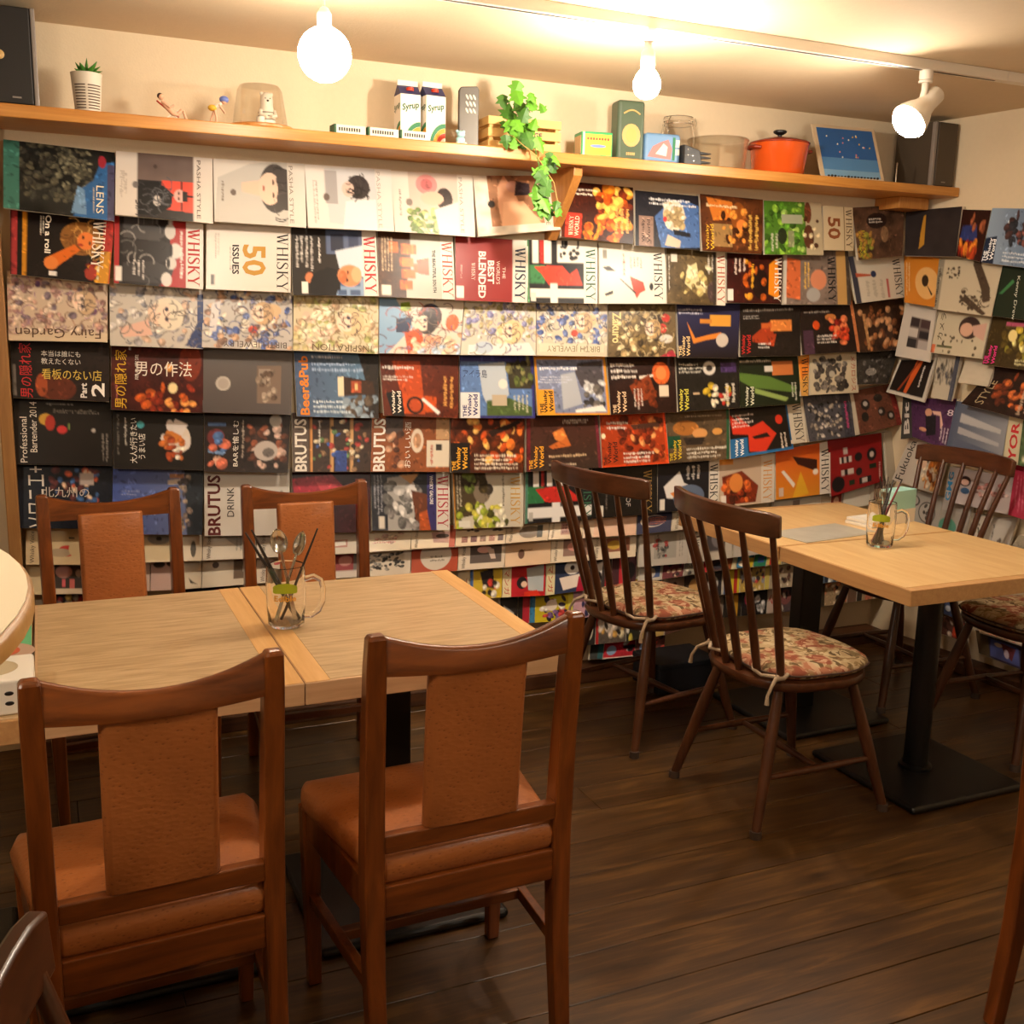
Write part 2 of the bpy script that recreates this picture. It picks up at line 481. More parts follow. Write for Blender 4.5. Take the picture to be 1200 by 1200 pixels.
TY, TZ = -.756, 2.155
pendant(.661, -.756, 1.995, 'big glowing globe lamp hanging on a cord above the left table', glow='globe_glow', r=.063, top=TZ)
track = thing('lighting_track', 'white lighting track running along the ceiling', 'lighting track', (0, TY, TZ))
MB().box(.35, 2.86, -.016, .016, 0, H - TZ).build('rail', 'lamp_white', track, bevel=.002)
MB().box(.36, 2.82, -.0035, .0035, -.0012, .004).build('slot', 'dark_grey', track)
MB().box(2.86, 3.02, -.017, .017, 0, H - TZ).build('end_feed', 'lamp_white', track, bevel=.002)

t = thing('track_bulb_lamp', 'bare bright bulb hanging straight down from the ceiling track', 'lamp', (1.548, TY, TZ))
MB().lathe([(.018, -.03), (.0205, -.024), (.0205, .0)], n=20).build('adapter', 'lamp_white', t, smooth=True)
MB().lathe([(.009, -.05), (.009, -.03)], n=14).build('stem', 'lamp_white', t, smooth=True)
MB().lathe([(.018, -.098), (.0195, -.09), (.0195, -.058), (.013, -.048)], n=20).build('socket', 'lamp_white', t, smooth=True)
MB().lathe([(1e-4, -.176), (.016, -.174), (.029, -.165), (.037, -.147), (.037, -.131), (.029, -.113), (.018, -.1), (.014, -.094)], n=24).build('bulb', 'bulb_glow', t, smooth=True)

# the swivelling spotlight
t = thing('spotlight', 'white swivelling spotlight on the ceiling track near the corner', 'lamp', (2.535, TY, TZ))
MB().lathe([(.019, -.028), (.0205, -.022), (.0205, 0)], n=20).build('adapter', 'lamp_white', t, smooth=True)
MB().lathe([(.018, -.036), (.021, -.036), (.021, -.03), (.018, -.03)], n=20).build('collar', 'lamp_white', t, smooth=True)
MB().tube([(0, 0, -.034), (.0, 0, -.06), (-.006, -.0, -.09)], [.010, .0105, .012], 12).build('swivel_arm', 'lamp_white', t, smooth=True)
ax = Vector((-.75, .0, -.66)).normalized()      # where the lamp points
q = Vector((0, 0, 1)).rotation_difference(ax).to_matrix()
def aim(prof, base, n=28):
    mb = MB(); mb.loft([[Vector(base) + q @ Vector((r * math.cos(2 * PI * j / n), r * math.sin(2 * PI * j / n), z)) for j in range(n)] for r, z in prof]); return mb
base = (.052, .0, -.06)
aim([(1e-4, -.002), (.024, 0), (.028, .006), (.029, .05), (.034, .075), (.047, .1), (.056, .125), (.0575, .14), (.054, .14)], base).build('housing', 'lamp_white', t, smooth=True)
aim([(.0545, .132), (.053, .146), (.045, .158), (.03, .165), (1e-4, .168)], base).build('bulb', 'spot_glow', t, smooth=True)

# ------------------------------------------------------------------ tables
def table(name, label, cx, cy, wx, wy, zt, panel, edge, strips, base_kind, group):
    """top of a frame with an inset panel, on a black pedestal; local origin on the floor"""
    t = thing(name, label, 'table', (cx, cy, 0), 0, group)
    th = .046
    hx, hy = wx / 2, wy / 2
    MB().box(-hx, hx, -hy, hy, zt - th, zt - .001).build('table_top', edge, t, bevel=.0022)
    s = .05
    x0, x1, y0, y1 = -hx + .006, hx - .006, -hy + .006, hy - .006
    if 'l' in strips: x0 = -hx + s
    if 'r' in strips: x1 = hx - s
    if 'f' in strips: y0 = -hy + .03
    if 'b' in strips: y1 = hy - .03
    MB().box(x0, x1, y0, y1, zt - .003, zt).build('inlay_panel', panel, t)
    if 'l' in strips: MB().box(-hx + .002, x0 - .0008, -hy + .002, hy - .002, zt - .003, zt).build('end_strip', 'table_strip', t)
    if 'r' in strips: MB().box(x1 + .0008, hx - .002, -hy + .002, hy - .002, zt - .003, zt).build('end_strip', 'table_strip', t)
    if base_kind == 'round':
        MB().lathe([(.037, .02), (.037, zt - th - .012)], n=24).build('column', 'black_metal', t, smooth=True)
        MB().lathe([(.05, .02), (.05, .032), (.04, .036)], n=24).build('collar', 'black_metal', t, smooth=True)
    else:
        MB().box(-.045, .045, -.03, .03, .02, zt - th - .012).build('column', 'black_metal', t, bevel=.004)
    MB().box(-.16, .16, -.16, .16, zt - th - .012, zt - th).build('mounting_plate', 'black_metal', t)
    bw = .225
    MB().box(-bw, bw, -bw if base_kind == 'round' else -.225, bw if base_kind == 'round' else .225, .0, .022).build('base_plate', 'black_metal', t, bevel=.02, segs=4)
    return t

TT = .70
XL, XS, XR = -.045, .4299, .9974
YB, YF = -.729, -1.4655
table('dining_table', 'pale wood table on the left, left half of the pair holding the cutlery mug', (XL + XS) / 2, (YB + YF) / 2, XS - XL - .0015, YB - YF, TT, 'table_panel', 'table_edge', 'r', 'slab', 'pale pedestal tables')
table('dining_table', 'pale wood table, right half of the pair with the dining chairs', (XS + XR) / 2, (YB + YF) / 2, XR - XS - .0015, YB - YF, TT, 'table_panel', 'table_edge', 'lr', 'slab', 'pale pedestal tables')
table('dining_table', 'pale wood table at the left frame edge under a green mat', XL - .30, (YB + YF) / 2, .592, YB - YF, TT - .001, 'table_panel', 'table_edge_y', '', 'slab', 'pale pedestal tables')
X2L, X2R, Y2S, Y2F = 2.083, 2.82, -.789, -1.342
table('dining_table', 'honey wood table on a round black pedestal, nearer of the right pair', (X2L + X2R) / 2, (Y2S + Y2F) / 2, X2R - X2L, Y2S - Y2F - .0015, TT, 'table_panel_y', 'table_edge_y', 'f', 'round', 'pale pedestal tables')
table('dining_table', 'honey wood table in the back corner, farther of the right pair', (X2L + X2R) / 2 - .006, (Y2S - .22) / 2, X2R - X2L, -.222 - Y2S - .0015, TT, 'table_panel_y', 'table_edge_y', 'b', 'slab', 'pale pedestal tables')

# ------------------------------------------------------------------ leather dining chairs (face local +y)
def leather_chair(label, loc, rz, group):
    t = thing('dining_chair', label, 'chair', loc, rz, group)
    top = .862
    for s in (-1, 1):
        # rear post: straight leg, gentle lean above the seat
        MB().rects([(s * .176, -.215, 0, .03, .034), (s * .176, -.188, .22, .034, .040), (s * .176, -.178, .43, .036, .046), (s * .177, -.188, .62, .035, .04),
                    (s * .178, -.205, .80, .034, .034), (s * .178, -.211, top - .008, .031, .03), (s * .178, -.211, top, .024, .022)]).build('rear_post', 'chair_wood', t, bevel=.005)
        MB().rects([(s * .195, .155, 0, .026, .026), (s * .198, .155, .25, .033, .033), (s * .2, .155, .40, .036, .036)]).build('front_leg', 'chair_wood', t, bevel=.004)
        MB().loft([[(s * .178 + dx, -.165, z) for dx, z in ((-.009, .185), (.009, .185), (.009, .21), (-.009, .21))], [(s * .197 + dx, .14, z) for dx, z in ((-.009, .185), (.009, .185), (.009, .21), (-.009, .21))]]).build('side_stretcher', 'chair_wood', t, bevel=.002)
        MB().loft([[(s * .177 + dx, -.16, z) for dx, z in ((-.011, .335), (.011, .335), (.011, .4), (-.011, .4))], [(s * .199 + dx, .14, z) for dx, z in ((-.011, .335), (.011, .335), (.011, .4), (-.011, .4))]]).build('side_apron', 'chair_wood', t, bevel=.002)
    # top rail dips in the middle and curves back a little
    rings = []
    for i in range(13):
        u = -1 + i / 6
        x = u * .163; zt_ = .856 - .030 * (1 - u * u); zb = .784 - .004 * (1 - u * u) + .004
        y = -.207 - .016 * (1 - u * u)
        rings.append([(x, y - .012, zb), (x, y + .012, zb), (x, y + .011, zt_ - .004), (x, y + .003, zt_), (x, y - .006, zt_), (x, y - .012, zt_ - .006)])
    MB().loft(rings).build('top_rail', 'chair_wood_x', t, smooth=True)
    MB().box(-.16, .16, -.200, -.178, .458, .492).build('lower_rail', 'chair_wood_x', t, bevel=.003)
    MB().box(-.16, .16, -.198, -.172, .335, .396).build('rear_apron', 'chair_wood_x', t, bevel=.003)
    MB().box(-.18, .18, .145, .167, .335, .4).build('front_apron', 'chair_wood_x', t, bevel=.003)
    MB().box(-.182, .182, -.012, .010, .187, .208).build('cross_stretcher', 'chair_wood_x', t, bevel=.002)
    # upholstered splat
    rings = []
    for z, y in ((.490, -.187), (.56, -.19), (.65, -.197), (.74, -.205), (.800, -.213)):
        rings.append([(x, y + dy, z) for x, dy in ((-.088, -.006), (-.08, -.016), (0, -.019), (.08, -.016), (.088, -.006), (.088, .006), (.08, .016), (0, .019), (-.08, .016), (-.088, .006))])
    MB().loft(rings).build('back_pad', 'leather', t, smooth=True, bevel=.004)
    # seat pad
    rings = []
    for z, g in ((.394, .0), (.408, .008), (.43, .010), (.447, .002), (.456, -.02)):
        rings.append([(x, y, z) for x, y in ((-.158 - g * .2, -.186 - g), (.158 + g * .2, -.186 - g), (.172 + g, -.14), (.212 + g, .13), (.205 + g * .6, .162 + g), (-.205 - g * .6, .162 + g), (-.212 - g, .13), (-.172 - g, -.14))])
    rings.append([(x * .75, y * .75, .462) for x, y in ((-.158, -.178), (.158, -.178), (.172, -.14), (.212, .13), (.205, .162), (-.205, .162), (-.212, .13), (-.172, -.14))])
    MB().loft(rings).build('seat_pad', 'leather', t, smooth=True, bevel=.006)
    return t

G1 = 'leather dining chairs'
c0 = leather_chair('orange leather dining chair in front, back to viewer, left of the two', (.127, -1.55, 0), math.radians(2.5), G1)
c2 = dup(c0, (.668, -1.535, 0), math.radians(1.5), 'orange leather dining chair in front, back to viewer, right of the two', G1)
c0.scale = (1.0, 1.0, 1.012); c2.scale = (1.06, 1.0, 1.018)
dup(c0, (.175, -.40, 0), math.radians(184), 'orange leather dining chair against the magazine wall, left of the far two', G1)
dup(c0, (.722, -.405, 0), math.radians(179), 'orange leather dining chair against the magazine wall, behind the cutlery mug', G1)
dup(c0, (1.915, -2.222, 0), math.radians(-92), 'brown wooden chair whose square leg stands at the lower right edge', G1)

# ------------------------------------------------------------------ spindle-back chairs (face local +y)
def spindle_chair(label, loc, rz, group):
    t = thing('spindle_chair', label, 'chair', loc, rz, group)
    zs = .425
    def outline(g):
        pts = []
        for i in range(28):
            a_ = 2 * PI * i / 28
            r = (abs(math.cos(a_)) ** 2.6 + abs(math.sin(a_)) ** 2.6) ** (-1 / 2.6)
            w = .213 if math.sin(a_) > 0 else .205
            pts.append((r * math.cos(a_) * (w + g), r * math.sin(a_) * (.205 + g)))
        return pts
    MB().loft([[(x, y, z) for x, y in outline(g)] for g, z in ((-.03, zs - .036), (-.006, zs - .028), (0, zs - .014), (-.004, zs - .003), (-.014, zs))]).build('seat', 'dark_wood_x', t, smooth=True)
    legs = {}
    for s in (-1, 1):
        for nm, yt, yb in (('front_leg', .13, .225), ('rear_leg', -.125, -.225)):
            a_, b2 = Vector((s * .135, yt, zs - .03)), Vector((s * .205, yb, .012))
            mid = a_.lerp(b2, .45)
            lg = MB().tube([a_, a_.lerp(b2, .08), mid, b2], [.0135, .0145, .0185, .0135], 12).build(nm, 'dark_wood', t, smooth=True)
            MB().tube([b2 - Vector((0, 0, .012)), b2 - Vector((0, 0, -.010))], .0165, 12).build('foot_cap', 'rubber', lg, smooth=True)
            legs[(s, nm)] = (a_, b2)
    for s in (-1, 1):
        p1 = legs[(s, 'front_leg')][0].lerp(legs[(s, 'front_leg')][1], .62); p2 = legs[(s, 'rear_leg')][0].lerp(legs[(s, 'rear_leg')][1], .62)
        MB().tube([p1, p1.lerp(p2, .5), p2], [.008, .0115, .008], 10).build('side_stretcher', 'dark_wood_x', t, smooth=True)
    zc = (p1.z + p2.z) / 2
    MB().tube([(-.172, 0, zc), (0, 0, zc), (.172, 0, zc)], [.008, .012, .008], 10).build('cross_stretcher', 'dark_wood_x', t, smooth=True)
    # steam-bent top rail
    def back(u):                        # point on the rail's curve, u in -1..1
        return u * .242, -.305 + .062 * u * u
    rings = []
    for i in range(17):
        u = -1 + i / 8
        x, y = back(u)
        tx, ty = .242, .124 * u
        l = math.hypot(tx, ty); nx, ny = -ty / l * .009, tx / l * .009
        zl, zh = .848 + .004 * (1 - u * u), .914 + .003 * (1 - u * u)
        if abs(u) == 1: zl += .004; zh -= .005
        rings.append([(x - nx, y - ny, zl), (x + nx, y + ny, zl), (x + nx, y + ny - .004, zh), (x - nx, y - ny - .004, zh)])
    MB().loft(rings).build('top_rail', 'dark_wood_x', t, smooth=True, bevel=.004)
    for i in range(6):
        u = (-1 + 2 * i / 5)
        xt, yt = back(u * .91)
        xb = u * .155; yb = -.185 + .05 * u * u
        MB().tube([(xb, yb, zs - .01), (xb * .8 + xt * .2, yb * .8 + yt * .2, zs + .09), (xb * .4 + xt * .6, yb * .4 + yt * .6, zs + .28), (xt, yt + .001, .862)],
                  [.0105, .013, .0105, .0085], 8, flat=1.0).build('spindle', 'dark_wood', t, smooth=True)
    return t

G2 = 'dark spindle-back chairs'
SP = {}
SP['A'] = spindle_chair('dark spindle-back chair with cushion, nearer of the two left of the corner tables', (1.945, -1.02, 0), math.radians(-90), G2)
def place(k, loc, deg, label):
    SP[k] = dup(SP['A'], loc, math.radians(deg), label, G2)
place('B', (1.86, -.40, 0), -79, 'dark spindle-back chair with cushion, farther one beside the magazine wall')
place('E', (2.95, -.435, 0), 88, 'dark spindle-back chair in the back right corner facing the tables')
place('D', (3.005, -.985, 0), 86, 'dark spindle-back chair at the right frame edge, only seat and legs seen')
place('F', (.235, -2.70, 0), -86, 'dark spindle-back chair at the lower left edge, rail end only')

# seat cushions, tied to the spindles
def cushion(label, loc, rz, group):
    t = thing('seat_cushion', label, 'cushion', loc, rz, group)
    def ol(k):
        pts = []
        for i in range(32):
            a_ = 2 * PI * i / 32
            r = (abs(math.cos(a_)) ** 3.2 + abs(math.sin(a_)) ** 3.2) ** (-1 / 3.2)
            wob = 1 + .012 * math.sin(5 * a_ + 1) + .008 * math.sin(9 * a_)
            pts.append((r * math.cos(a_) * .196 * k * wob, .018 + r * math.sin(a_) * .19 * k * wob))
        return pts
    MB().loft([[(x, y, z) for x, y in ol(k_)] for k_, z in ((.93, .001), (.99, .008), (1.0, .016), (.985, .024), (.9, .032), (.7, .037), (.4, .0385), (.1, .039))]).build('pad', 'floral', t, smooth=True)
    MB().tube([(x, y, .016) for x, y in ol(1.006)], .0028, 6, closed=True).build('piping', 'cushion_edge', t, smooth=True)
    for s in (-1, 1):
        bx_, by_ = s * .155, -.135
        MB().tube([(bx_ * .95, by_ + .02, .02), (bx_, by_ - .012, .018), (bx_ + s * .012, by_ - .022, .012), (bx_ + s * .022, by_ - .01, .016), (bx_ + s * .01, by_ + .012, .02)], [.007, .006, .008, .006, .006], 8).build('tie_knot', 'tie_cloth', t, smooth=True)
        MB().tube([(bx_ + s * .008, by_ - .024, .014), (bx_ + s * .024, by_ - .05, .0), (bx_ + s * .028, by_ - .066, -.025), (bx_ + s * .03, by_ - .068, -.05)], [.006, .005, .0045, .007], 8).build('tie_end', 'tie_cloth', t, smooth=True)
        MB().tube([(bx_, by_ - .02, .014), (bx_ * .8, by_ - .045, .012), (bx_ * .6, by_ - .05, .02), (bx_ * .45, by_ - .03, .016)], [.006, .005, .005, .006], 8).build('tie_band', 'tie_cloth', t, smooth=True)
    return t
G3 = 'floral chair cushions'
def cush_loc(k):
    o = SP[k]; return (o.location.x, o.location.y, .4255), o.rotation_euler.z
cu0 = cushion('floral tapestry cushion tied on the nearer left spindle chair', *cush_loc('A'), G3)
dup(cu0, *cush_loc('B'), 'floral tapestry cushion tied on the far spindle chair by the magazines', G3)
dup(cu0, *cush_loc('D'), 'floral tapestry cushion on the chair at the right frame edge', G3)
dup(cu0, *cush_loc('E'), 'floral tapestry cushion on the corner spindle chair, half under the table', G3)

# ------------------------------------------------------------------ things on the shelf
ZS = SZ1
plain('pot_white', 'd8ccb8', .55); plain('pot_groove', '5a4434', .8)
plain('leaf_green', '3f7a24', .5, noise=.35, nscale=30); plain('ivy_green', '5d9a26', .5, noise=.35, nscale=25); plain('ivy_dark', '3c6a1c', .5, noise=.3, nscale=25)
plain('soil', '2a1c12', .95); plain('skin', 'd8a888', .6); plain('hair_brown', '3c2218', .7); plain('red_paint', 'b8321e', .5)
plain('blue_paint', '6a7cc0', .5); plain('yellow_paint', 'd8a830', .5); plain('cream_paint', 'e0d6c4', .5); plain('black_paint', '141212', .45)
plain('ceramic', 'e6dfd2', .3); plain('carton_white', 'ece4d4', .6); plain('carton_navy', '3a3a60', .5); plain('cap_red', 'd83a1c', .4)
plain('ink_green', '2f7a50', .6); plain('ink_text', '2c5a38', .6); plain('ink_gold', 'd89a30', .6); plain('ink_red', 'c0402c', .6); plain('ink_dark', '2a2420', .6)
plain('crate_wood', 'd8a860', .6, noise=.15, nscale=12); plain('mint', 'a8dcd4', .6); plain('tin_green', '2f9a5a', .35); plain('tin_yellow', 'e8d43c', .4)
plain('tin_dark', '4c5c48', .4); plain('tin_blue', '6a90b8', .35); plain('tin_pink', 'c87874', .5); plain('tin_gold', 'c8a468', .35)
plain('enamel', 'd0521a', .18, coat=.5); plain('enamel_rim', '8a2a10', .25); plain('acrylic', 'd0b896', .3)
plain('photo_blue', '2f5f9c', .3); plain('photo_pale', '7aa4c4', .3); plain('photo_mid', '5486b6', .3); plain('navy_box', '10131c', .6); plain('light_blue', '9ac4c8', .5)
plain('green_mat', '5fae7c', .5); plain('dish_red', 'c05a38', .5); plain('dish_plate', 'b89a84', .4); plain('label_green', '9aa818', .5); plain('menu_grey', 'b4b0a4', .3, noise=.25, nscale=14)
plain('chop_black', '2c2420', .45); plain('chop_red', '8a3440', .45); plain('recess', 'b8a888', .6)
plain('counter_top', 'e8dcc0', .35); wood('counter_edge', 'b8843c', 'd0a058', rough=.35, axis='x', scale=4, stretch=8)

# loudspeakers
t = thing('loudspeaker', 'tall black loudspeaker at the left end of the shelf', 'loudspeaker', (-.055, -.03, ZS))
MB().box(-.1, .095, -.06, .13, 0, .252).build('cabinet', 'speaker_side', t, bevel=.004)
MB().box(-.094, .082, -.078, -.062, .004, .248).build('grille', 'speaker_black', t, bevel=.003)
MB().box(.084, .096, -.074, -.055, .002, .25).build('trim', 'speaker_trim', t, bevel=.003)
MB().ellipsoid((.005, -.078, .125), (.012, .005, .012)).build('driver_cap', 'tin_gold', t, smooth=True)
MB().box(.03, .052, -.0795, -.078, .018, .022).build('maker_mark', 'speaker_trim', t)
t = thing('loudspeaker', 'dark brown-grey loudspeaker at the right end of the shelf', 'loudspeaker', (3.30, -.02, ZS))
MB().box(-.062, .056, -.075, .12, 0, .245).build('cabinet', 'shelf_speaker', t, bevel=.004)
MB().box(-.046, .053, -.09, -.077, .004, .241).build('grille', 'shelf_speaker', t, bevel=.003)
MB().box(-.0635, -.049, -.088, -.07, .002, .243).build('trim', 'speaker_trim', t, bevel=.003)
MB().box(-.012, .008, -.0915, -.09, .016, .02).build('maker_mark', 'speaker_trim', t)
t = thing('silver_stick', 'thin upright silver stick on the shelf left of the right loudspeaker', 'ornament', (3.075, -.09, ZS))
MB().lathe([(.012, 0), (.012, .004), (.003, .006), (.003, .075), (.001, .08)], n=12).build('stick', 'steel', t, smooth=True)

# ribbed pot with succulent
t = thing('succulent_pot', 'small white slatted pot with green succulent on the shelf', 'potted plant', (.164, -.06, ZS))
MB().lathe([(.033, 0), (.0345, .02), (.041, .1), (.042, .106), (.038, .106), (.036, .09)], n=36).build('pot', 'pot_white', t, smooth=True)
for i in range(9):
    z = .012 + i * .0075; r = .034 + .0078 * z / .1 + .0004
    mb = MB()
    for a0, a1 in ((-2.5, -1.72), (-1.55, -.6)):
        mb.tube([(r * math.cos(a0 + (a1 - a0) * k_ / 8), r * math.sin(a0 + (a1 - a0) * k_ / 8), z) for k_ in range(9)], .0014, 6)
    mb.build('slot', 'pot_groove', t)
MB().lathe([(1e-4, .098), (.036, .097), (.037, .09)], n=24).build('soil', 'soil', t)
for i in range(15):
    a_ = i * 2.4; tilt = .25 + .07 * i; l = .03 + .008 * (i % 3)
    d = Vector((math.cos(a_) * math.sin(tilt), math.sin(a_) * math.sin(tilt), math.cos(tilt)))
    o0 = Vector((math.cos(a_) * .008, math.sin(a_) * .008, .1))
    MB().tube([o0, o0 + d * l * .5 + Vector((0, 0, .003)), o0 + d * l], [.003, .0085, .001], 8, flat=.5).build('leaf', 'leaf_green', t, smooth=True)

# reclining figurine
t = thing('figurine', 'tiny figurine of a person reclining in a deck chair', 'figurine', (.395, -.07, ZS))
MB().tube([(-.048, 0, .052), (-.02, 0, .03), (.012, 0, .012)], .004, 8, flat=.6).build('deck_chair', 'red_paint', t, smooth=True)
mb = MB(); mb.tube([(-.03, .0, .002), (.01, 0, .03)], .0016, 6); mb.tube([(.012, 0, .002), (-.012, 0, .026)], .0016, 6); mb.build('chair_legs', 'cream_paint', t)
MB().tube([(-.034, -.002, .052), (-.026, -.002, .042), (-.014, -.002, .03), (-.004, -.002, .02), (.008, -.003, .018), (.02, -.003, .032), (.024, -.003, .03), (.03, -.003, .01), (.034, -.003, .004)],
          [.004, .007, .0075, .007, .0055, .0045, .004, .0035, .003], 10).build('body', 'skin', t, smooth=True)
mb = MB(); mb.tube([(-.03, -.008, .046), (-.014, -.012, .034), (-.002, -.01, .042)], .0028, 8); mb.build('arm', 'skin', t, smooth=True)
MB().ellipsoid((-.036, -.003, .062), (.0075, .0075, .009)).build('head', 'skin', t, smooth=True)
MB().ellipsoid((-.038, .0, .065), (.0085, .0085, .0085)).build('hair', 'hair_brown', t, smooth=True)
MB().ellipsoid((.036, -.003, .004), (.006, .004, .004)).build('shoes', 'red_paint', t, smooth=True)

# bending figurine with blue hair
t = thing('figurine', 'tiny figurine with blue hair and yellow skirt leaning forward', 'figurine', (.515, -.07, ZS))
mb = MB(); mb.tube([(-.022, .004, 0), (-.016, .004, .02), (-.008, .002, .042)], [.0035, .003, .004], 8); mb.tube([(-.004, -.004, 0), (-.004, -.004, .02), (-.008, -.002, .042)], [.0035, .003, .004], 8); mb.build('legs', 'skin', t, smooth=True)
mb = MB(); mb.ellipsoid((-.022, .004, .003), (.006, .004, .004)); mb.ellipsoid((-.002, -.004, .003), (.006, .004, .004)); mb.build('shoes', 'black_paint', t, smooth=True)
MB().ellipsoid((-.014, 0, .046), (.013, .011, .009)).build('skirt', 'yellow_paint', t, smooth=True)
MB().tube([(-.01, 0, .046), (.004, 0, .056), (.012, 0, .062)], [.006, .006, .004], 10).build('torso', 'cream_paint', t, smooth=True)
mb = MB(); mb.tube([(.004, -.008, .056), (.012, -.01, .044), (.02, -.006, .036)], .0022, 8); mb.tube([(.004, .008, .056), (.014, .008, .046), (.022, .004, .034)], .0022, 8); mb.build('arms', 'skin', t, smooth=True)
MB().ellipsoid((.019, 0, .068), (.0095, .0095, .0095)).build('head', 'skin', t, smooth=True)
MB().ellipsoid((.02, .001, .072), (.0135, .013, .0105)).build('hair', 'blue_paint', t, smooth=True)

# bear under a clear dome
t = thing('display_dome', 'clear dome on a round wooden base with a white bear inside', 'display dome', (.648, -.02, ZS))
MB().lathe([(.094, 0), (.098, .003), (.098, .010), (.094, .013), (1e-4, .013)], n=40).build('base', 'bracket_wood', t, smooth=True)
MB().lathe([(.082, .0135), (.066, .115), (.058, .128), (.02, .132), (1e-4, .132), (1e-4, .130), (.02, .130), (.057, .1262), (.0645, .114), (.0805, .0135)], n=40, cap=False).build('dome', 'clear_plastic', t, smooth=True)
t = thing('bear_ornament', 'white ceramic bear with a striped shirt and small cup inside the dome', 'ornament', (.668, -.02, ZS + .0135))
MB().lathe([(.022, 0), (.026, .01), (.025, .035), (.02, .052), (.0185, .062), (.0195, .075), (.017, .09), (.009, .098), (1e-4, .1)], n=24).build('body', 'ceramic', t, smooth=True)
for s in (-1, 1):
    MB().ellipsoid((s * .014, 0, .094), (.006, .004, .006)).build('ear', 'ceramic', t, smooth=True)
    MB().ellipsoid((s * .007, -.0185, .08), (.0018, .0015, .0018)).build('eye', 'black_paint', t, smooth=True)
    MB().tube([(s * .02, -.01, .045), (s * .022, -.024, .03), (s * .006, -.032, .026)], [.006, .006, .006], 8).build('arm', 'ceramic', t, smooth=True)
MB().ellipsoid((0, -.0205, .073), (.0035, .002, .0028)).build('nose', 'black_paint', t, smooth=True)
for z in (.02, .03, .04): MB().lathe([(.0262, z - .0012), (.0264, z), (.0258, z + .0012)], n=24, cap=False).build('stripe', 'dark_grey', t)
MB().lathe([(.009, .0), (.012, .006), (.0125, .022), (.011, .022), (.0105, .006)], (-.026, -.036, .0), n=16).build('cup', 'ceramic', t, smooth=True)

# three small flat boxes
for x, w_ in ((.9, 'left'), (1.005, 'middle'), (1.108, 'right')):
    t = thing('small_box', 'flat little patterned box on the shelf, %s of three below the syrup cartons' % w_, 'box', (x, -.09, ZS), math.radians(2), 'little flat boxes on the shelf')
    MB().box(-.049, .049, -.02, .03, 0, .027).build('body', 'cream_paint', t, bevel=.001)
    MB().box(-.0495, .0495, -.0205, .0305, 0, .0025).build('bottom_edge', 'ink_text', t)
    MB().box(-.0495, -.044, -.0208, .0305, .0, .0275).build('end_band', 'ink_text', t)
    mb = MB()
    for j in range(9): mb.box(-.036 + j * .0078, -.0315 + j * .0078, -.0209, -.0202, .009, .019)
    mb.build('front_print', 'ink_dark', t)
    mb = MB().ellipsoid((-.025, .01, .0275), (.004, .004, .003)); mb.ellipsoid((.028, .012, .0275), (.004, .004, .003)); mb.build('top_studs', 'ink_gold', t, smooth=True)

# syrup cartons
def carton(x, y, rz, label):
    t = thing('syrup_carton', label, 'carton', (x, y, ZS), rz, 'syrup cartons')
    w, h, g = .034, .155, .03
    MB().box(-w, w, -w, w, 0, h).build('body', 'carton_white', t, bevel=.001)
    mb = MB(); mb.loft([[(sx * w, -w, h), (sx * w, w, h), (sx * w, .002, h + g), (sx * w, -.002, h + g)] for sx in (-1, 1)]); mb.build('gable', 'carton_navy', t)
    MB().box(-w, w, -.0025, .0025, h + g, h + g + .016).build('top_seal', 'carton_white', t)
    MB().lathe([(.012, 0), (.012, .009), (.009, .011), (1e-4, .011)], (.002, -.019, h + .012), n=18).build('cap', 'cap_red', t, smooth=True)
    e = .0006
    for nm, org, ux in (('front_print', Vector((-w, -w - e, 0)), Vector((1, 0, 0))), ('side_print', Vector((-w - e, w, 0)), Vector((0, -1, 0)))):
        up = Vector((0, 0, 1))
        mb = text_on(MB(), 'Syrup', org + ux * .006 + up * .098, ux * .056 + up * .012, up * .026, True); mb.build('lettering', 'ink_text', t)
        for r0, r1, mt in ((.044, .055, 'ink_green'), (.033, .0435, 'ink_gold'), (.021, .0325, 'ink_red')):
            mb = MB(); vs = []; fs = []
            for k_ in range(13):
                a_ = PI / 2 + (PI / 2) * k_ / 12
                for r in (r0, r1): vs.append(org + ux * (2 * w - .001 + r * math.cos(a_)) + up * (.001 + r * math.sin(a_) * 1.3))
            for k_ in range(12): fs.append((2 * k_, 2 * k_ + 1, 2 * k_ + 3, 2 * k_ + 2))
            mb.add(vs, fs).build('rainbow_band', mt, t)
    return t
carton(1.128, .03, math.radians(0), 'white syrup carton with red cap, left of the two')
carton(1.206, .015, math.radians(4), 'white syrup carton with red cap, right of the two')

# grey slab with holes
t = thing('slotted_slab', 'upright dark grey slab with rows of slots beside the ivy', 'board', (1.318, -.02, ZS), math.radians(-8))
MB().loft([[(x, y, z) for x, z in ((-.032, 0), (.034, 0), (.034, .185), (.028, .195), (-.026, .19), (-.032, .18))] for y in (-.011, .011)]).build('slab', 'dark_grey', t, bevel=.003)
for r_ in range(3):
    for c_ in range(3):
        M_ = Matrix.Rotation(-.5, 3, 'Y')
        MB().ellipsoid((-.006 + c_ * .012, -.0113, .118 + r_ * .021), (.0035, .0012, .009), 12, 6, M_).build('slot', 'cream_paint', t, smooth=True)
